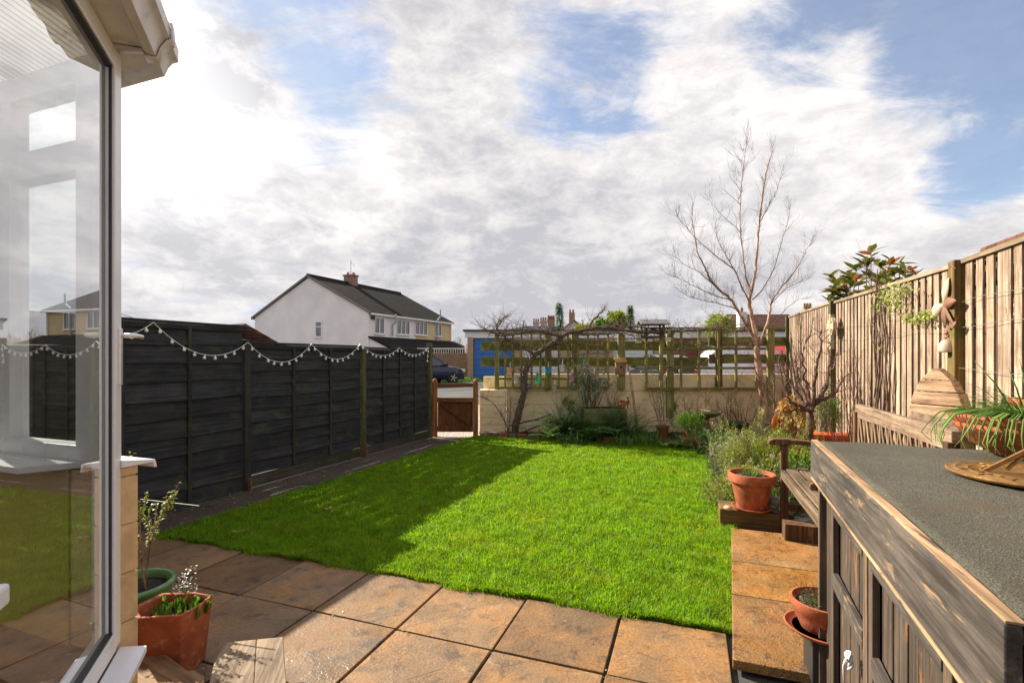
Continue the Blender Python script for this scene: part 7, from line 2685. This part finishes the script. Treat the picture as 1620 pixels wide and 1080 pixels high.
# brown roofed bungalow and white chimney on the right
Y = 42
x0_, x1_ = at(1186, 0, Y).x, at(1285, 0, Y).x
t = thing('bungalow', 'bungalow with a dark brown roof and white chimney beyond the birch', 'house', ((x0_ + x1_) / 2, Y, .3))
z1_, z0_ = H - (497 - HOR) * Y / F, H - (522 - HOR) * Y / F
MB().box(((x0_ + x1_) / 2, Y + 4, z0_ / 2 + .1), (x1_ - x0_ - .3, 8, z0_)).build('wall', M['hwhite'], t)
mb = MB()
mb.prism([Vector((x0_ - .2, Y - .3, z0_)), Vector((x0_ - .2, Y + 8.3, z0_)), Vector((x0_ - .2, Y + 4, z1_ + .35))], (x1_ - x0_ + .4, 0, 0))
ro = mb.build('roof', tile_mat('dark brown roof', lin(74, 52, 48), lin(92, 66, 58), .16, (1, 0, 0)), t)
xc = at(1182, 0, Y).x
so2 = MB().box((xc, Y + 1, (H - (492 - HOR) * Y / F) / 2 + .15), (.65, .65, H - (492 - HOR) * Y / F - .3)).build('chimney', M['far_white'], t)
MB().lathe((xc, Y + 1, H - (492 - HOR) * Y / F), [(.11, 0), (.13, .05), (.1, .4), (0, .4)], 8).build('chimney_pot', M['terracotta_dark'], so2)
# chimney pots over the pale fence
Y = 46
x = at(1277, 0, Y).x
t = thing('far_house', 'far house of which only a brown chimney shows above the pale fence', 'house', (x, Y, .3))
MB().box((x + 1, Y + 3, 2.6), (8, 7, 4.8)).build('wall', M['brickred'], t)
z2_ = H - (489 - HOR) * Y / F
so2 = MB().box((x, Y, (z2_ + 3) / 2), (.8, .7, z2_ - 3)).build('chimney', M['brickbuff'], t)
for k in range(3):
    MB().lathe((x + (k - 1) * .27, Y, z2_), [(.11, 0), (.13, .05), (.11, .55), (0, .55)], 8).build('chimney_pot', M['brickbuff'], so2)
# neighbour's roof above the near fence panels
nb0 = gf(3.55, 5.0, 0)
t = thing('outbuilding', 'low brown tiled outbuilding roof showing above the near pale fence', 'outbuilding', nb0)
M['roof_n'] = tile_mat('brown plain tiles', lin(84, 58, 46), lin(112, 80, 62), .07, tuple(GV), .2)
zrd, zev, ur, ue, ue2, v0_, v1_ = 2.95, 2.30, 3.55, 2.35, 4.75, 0.5, 8.05
mb = MB()
mb.prism([gf(ue, v0_, zev), gf(ur, v0_, zrd), gf(ue2, v0_, zev), gf(ue2, v0_, zev - .08), gf(ur, v0_, zrd - .08), gf(ue, v0_, zev - .08)], GV * (v1_ - v0_))
mb.tube([gf(ur, v0_, zrd + .01), gf(ur, v1_, zrd + .01)], .05, 8)
mb.build('roof', M['roof_n'], t)
mb = MB()
mb.prism([gf(ue + .2, v0_ + .1, 0), gf(ue2 - .2, v0_ + .1, 0), gf(ue2 - .2, v0_ + .1, zev - .05), gf(ur, v0_ + .1, zrd - .12), gf(ue + .2, v0_ + .1, zev - .05)], GV * (v1_ - v0_ - .2))
mb.build('wall', M['brickred'], t)


# ---- trees and shrubs beyond
def ctree(name, px, ytop, Y, wpx, label, m, seed, n, L, W, conic=False, lean=0.0, ybot=None, cat='tree'):
    rr = random.Random(seed)
    zt_ = H - (ytop - HOR) * Y / F
    x = at(px, 0, Y).x
    wv = wpx * Y / F / 2
    t = thing(name, label, cat, (x, Y, .3))
    mb = MB()
    mb.tube([(x, Y, 0.2), (x + lean * .4, Y, zt_ * .5), (x + lean, Y, zt_ * .95)], [wv * .10 + .03, wv * .07 + .02, .02], 7)
    for k in range(26):
        u = rr.uniform(.25, .95)
        a = rr.uniform(0, 2 * PI)
        rr_ = wv * (1 - u if conic else math.sin(PI * min(u, .9)) * .9)
        mb.tube([(x + lean * u, Y, zt_ * u), (x + lean * u + math.cos(a) * rr_, Y + math.sin(a) * rr_, zt_ * u + rr_ * .4)], [.03, .01], 4)
    mb.build('trunk', M['twig'], t)
    mb = MB()
    if conic:
        for k in range(n):
            u = rr.uniform(.1, 1) ** .8
            tier = u * .75 + .25 * int(u * 11) / 11
            a = rr.uniform(0, 2 * PI)
            q = rr.uniform(.1, 1)
            r2 = wv * (1.02 - tier) * (1 + .25 * math.sin(a * 3 + tier * 20)) * q
            p = Vector((x + lean * u + math.cos(a) * r2, Y + math.sin(a) * r2, zt_ * tier + zt_ * .07 * (1 - q) + rr.gauss(0, zt_ * .008)))
            mb.leaf(p, (math.cos(a), math.sin(a), .1), L * rr.uniform(.6, 1.2), W, .35, segs=1)
    else:
        leafcloud(mb, Vector((x, Y, zt_ - wv * .8)), (wv, wv * .9, wv * .82), n, L, W, rr, .5, shell=.4)
        leafcloud(mb, Vector((x, Y, zt_ * .45)), (wv * .9, wv * .8, zt_ * .4), n // 2, L, W, rr, .5, shell=.4)
    mb.build('foliage', M[m], t)


ctree('conifer_tree', 892, 483, 34, 26, 'dark leaning conifer rising next to the far chimneys', 'leaf_dark', 1, 1600, .32, .09, True, -.35)
ctree('evergreen_tree', 953, 505, 30, 30, 'small yellow green tree just left of the bird table, nearest the vine', 'leaf_mid', 2, 1500, .20, .08)
ctree('evergreen_tree', 975, 495, 31, 38, 'yellow green bushy tree left of the bird table', 'leaf_yel', 3, 2400, .22, .08)
ctree('conifer_tree', 997, 487, 36, 36, 'blue green conifer directly behind the yellow green tree', 'leaf_dark', 4, 2200, .30, .09, True)
ctree('evergreen_tree', 925, 512, 29, 40, 'low yellow green bush behind the middle of the vine', 'leaf_yel', 5, 1600, .20, .08)
ctree('evergreen_tree', 1136, 497, 26, 46, 'rounded olive green bush behind the right trellis', 'leaf_olive', 6, 3000, .16, .05)
rr = random.Random(91)
for k, (px, Yd, lab) in enumerate(((718, 48, 'bare greyish tree left of the garages, above the railings'), (736, 52, 'bare greyish tree touching the end of the garages'), (703, 50, 'bare greyish tree close to the cream house'))):
    b = Vector((at(px, 0, Yd).x, Yd, .3))
    mb = MB()
    for q in range(6):
        twig(mb, b + Vector((rr.gauss(0, .4), 0, .1)), (rr.gauss(0, .3), rr.gauss(0, .2), 1), 1.6, .06, rr, 3, .5, 4, .12, .15, 4, None, .6, .008)
    mb.build('bare_tree', M['twig_pale'], label=lab, cat='tree', group='bare trees above the railings')
for k, (px, Yd, lab) in enumerate(((1488, 13, 'bare tree tips showing above the near end of the photinia'),)):
    b = Vector((at(px, 0, Yd).x, Yd, 0))
    mb = MB()
    mb.tube([b, b + Vector((0, 0, 2.2))], [.06, .04], 6)
    for q in range(7):
        twig(mb, b + Vector((0, 0, 2.0)), (rr.gauss(0, .35), rr.gauss(0, .3), 1), 1.0, .02, rr, 2, .5, 4, .12, .15, 4, None, .6, .004)
    mb.build('bare_tree', M['twig_pale'], label=lab, cat='tree')
# overhead cable by the conservatory
a_, b_ = at(120, 468, 24), at(330, 512, 46)
MB().tube([a_.lerp(b_, i / 12) + Vector((0, 0, -.8 * math.sin(PI * i / 12))) for i in range(13)], .018, 5).build('overhead_cable', M['gasket'], label='thin overhead cable crossing the sky above the black fence', cat='cable')

# edging of the back bed: stones, bricks and short timbers
rr = random.Random(29)
A_, B_ = Vector((-0.55, 9.84, 0)), Vector((3.30, 8.80, 0))
L_ = (B_ - A_).length
dd = (B_ - A_).normalized()
s = 0.05
k = 0
em = [simple('mossy edging stone', lin(110, 96, 76), .85, .25, 14, bmp=.7, dirt=lin(70, 78, 36)[:3] + (.6,)), simple('old edging brick', lin(134, 78, 56), .85, .25, 14, bmp=.6, dirt=lin(70, 66, 46)[:3] + (.6,))]
ORD = ('first', 'second', 'third', 'fourth', 'fifth', 'sixth', 'seventh', 'eighth', 'ninth', 'tenth', 'eleventh', 'twelfth')
while s < L_ - .2:
    ln_ = rr.uniform(.14, .34)
    p = A_ + dd * (s + ln_ / 2)
    mb = MB().box(p + Vector((0, 0, .045)), (ln_ - .02, rr.uniform(.08, .12), rr.uniform(.09, .13)), math.atan2(dd.y, dd.x) + rr.gauss(0, .05))
    near = 'vine trunk' if s < 1.0 else ('large ferns' if s < 1.8 else ('strap leaved clumps' if s < 2.7 else 'terracotta bowl'))
    kd = ('grey stone edging piece', 'dull red brick edging piece')[k % 2]
    mb.build('edging_stone' if k % 2 == 0 else 'edging_brick', em[k % 2], label=kd + ', ' + ORD[k // 2] + ' of its kind from the vine trunk', cat='edging', group='edging along the back bed', bevel=.015)
    s += ln_
    k += 1
# a pale round stone under the trough
p = at(958, 690, 9.45)
p.z = .08
MB().lathe(p, [(0, -.06), (.07, -.04), (.09, 0), (.06, .06), (0, .075)], 16, None, .05).build('round_stone', M['stone'], label='pale round stone under the stone trough', cat='stone', smooth=True)
# litter of small leaves and petals along the foot of the black fence and on the paving
rr = random.Random(61)
mb = MB()
for _ in range(420):
    s = rr.random()
    Yp = 4.6 + 5.2 * s
    q = fence_at(Yp, 0.002, abs(rr.gauss(0, .22)) + .06)
    mb.leaf(q, (rr.gauss(0, 1), rr.gauss(0, 1), rr.uniform(0, .3)), rr.uniform(.012, .04), rr.uniform(.008, .02), .1, segs=1)
for _ in range(160):
    q = P0 + PU * rr.uniform(-1.5, 3.4) + PV * (rr.choice((0, -.605, -1.21)) + rr.gauss(0, .02)) if rr.random() < .6 else P0 + PU * rr.uniform(-1.5, 3.4) + PV * rr.uniform(-1.8, 0)
    mb.leaf(q + Vector((0, 0, .006)), (rr.gauss(0, 1), rr.gauss(0, 1), rr.uniform(0, .3)), rr.uniform(.008, .022), rr.uniform(.005, .012), .1, segs=1)
mb.build('leaf_litter', foliage('leaf litter', (0.10, 0.06, 0.03, 1), (0.30, 0.22, 0.13, 1), c3=(.62, .58, .52, 1), trans=.05), kind='stuff', label='scattered small dead leaves on the path and paving', cat='leaf litter')
# a few dead leaves on lawn
rr = random.Random(12)
for k, (px, py, lab) in enumerate(((376, 842, 'brown dead leaf near the left front of the lawn'), (522, 805, 'brown dead leaf in the shaded middle of the lawn'))):
    p = gnd(px, py, .045)
    mb = MB()
    for q in range(3):
        mb.leaf(p, (rr.gauss(0, 1), rr.gauss(0, 1), .5), .07, .03, .1, segs=2)
    mb.build('dead_leaf', M['leaf_gold'], label=lab, cat='leaf')
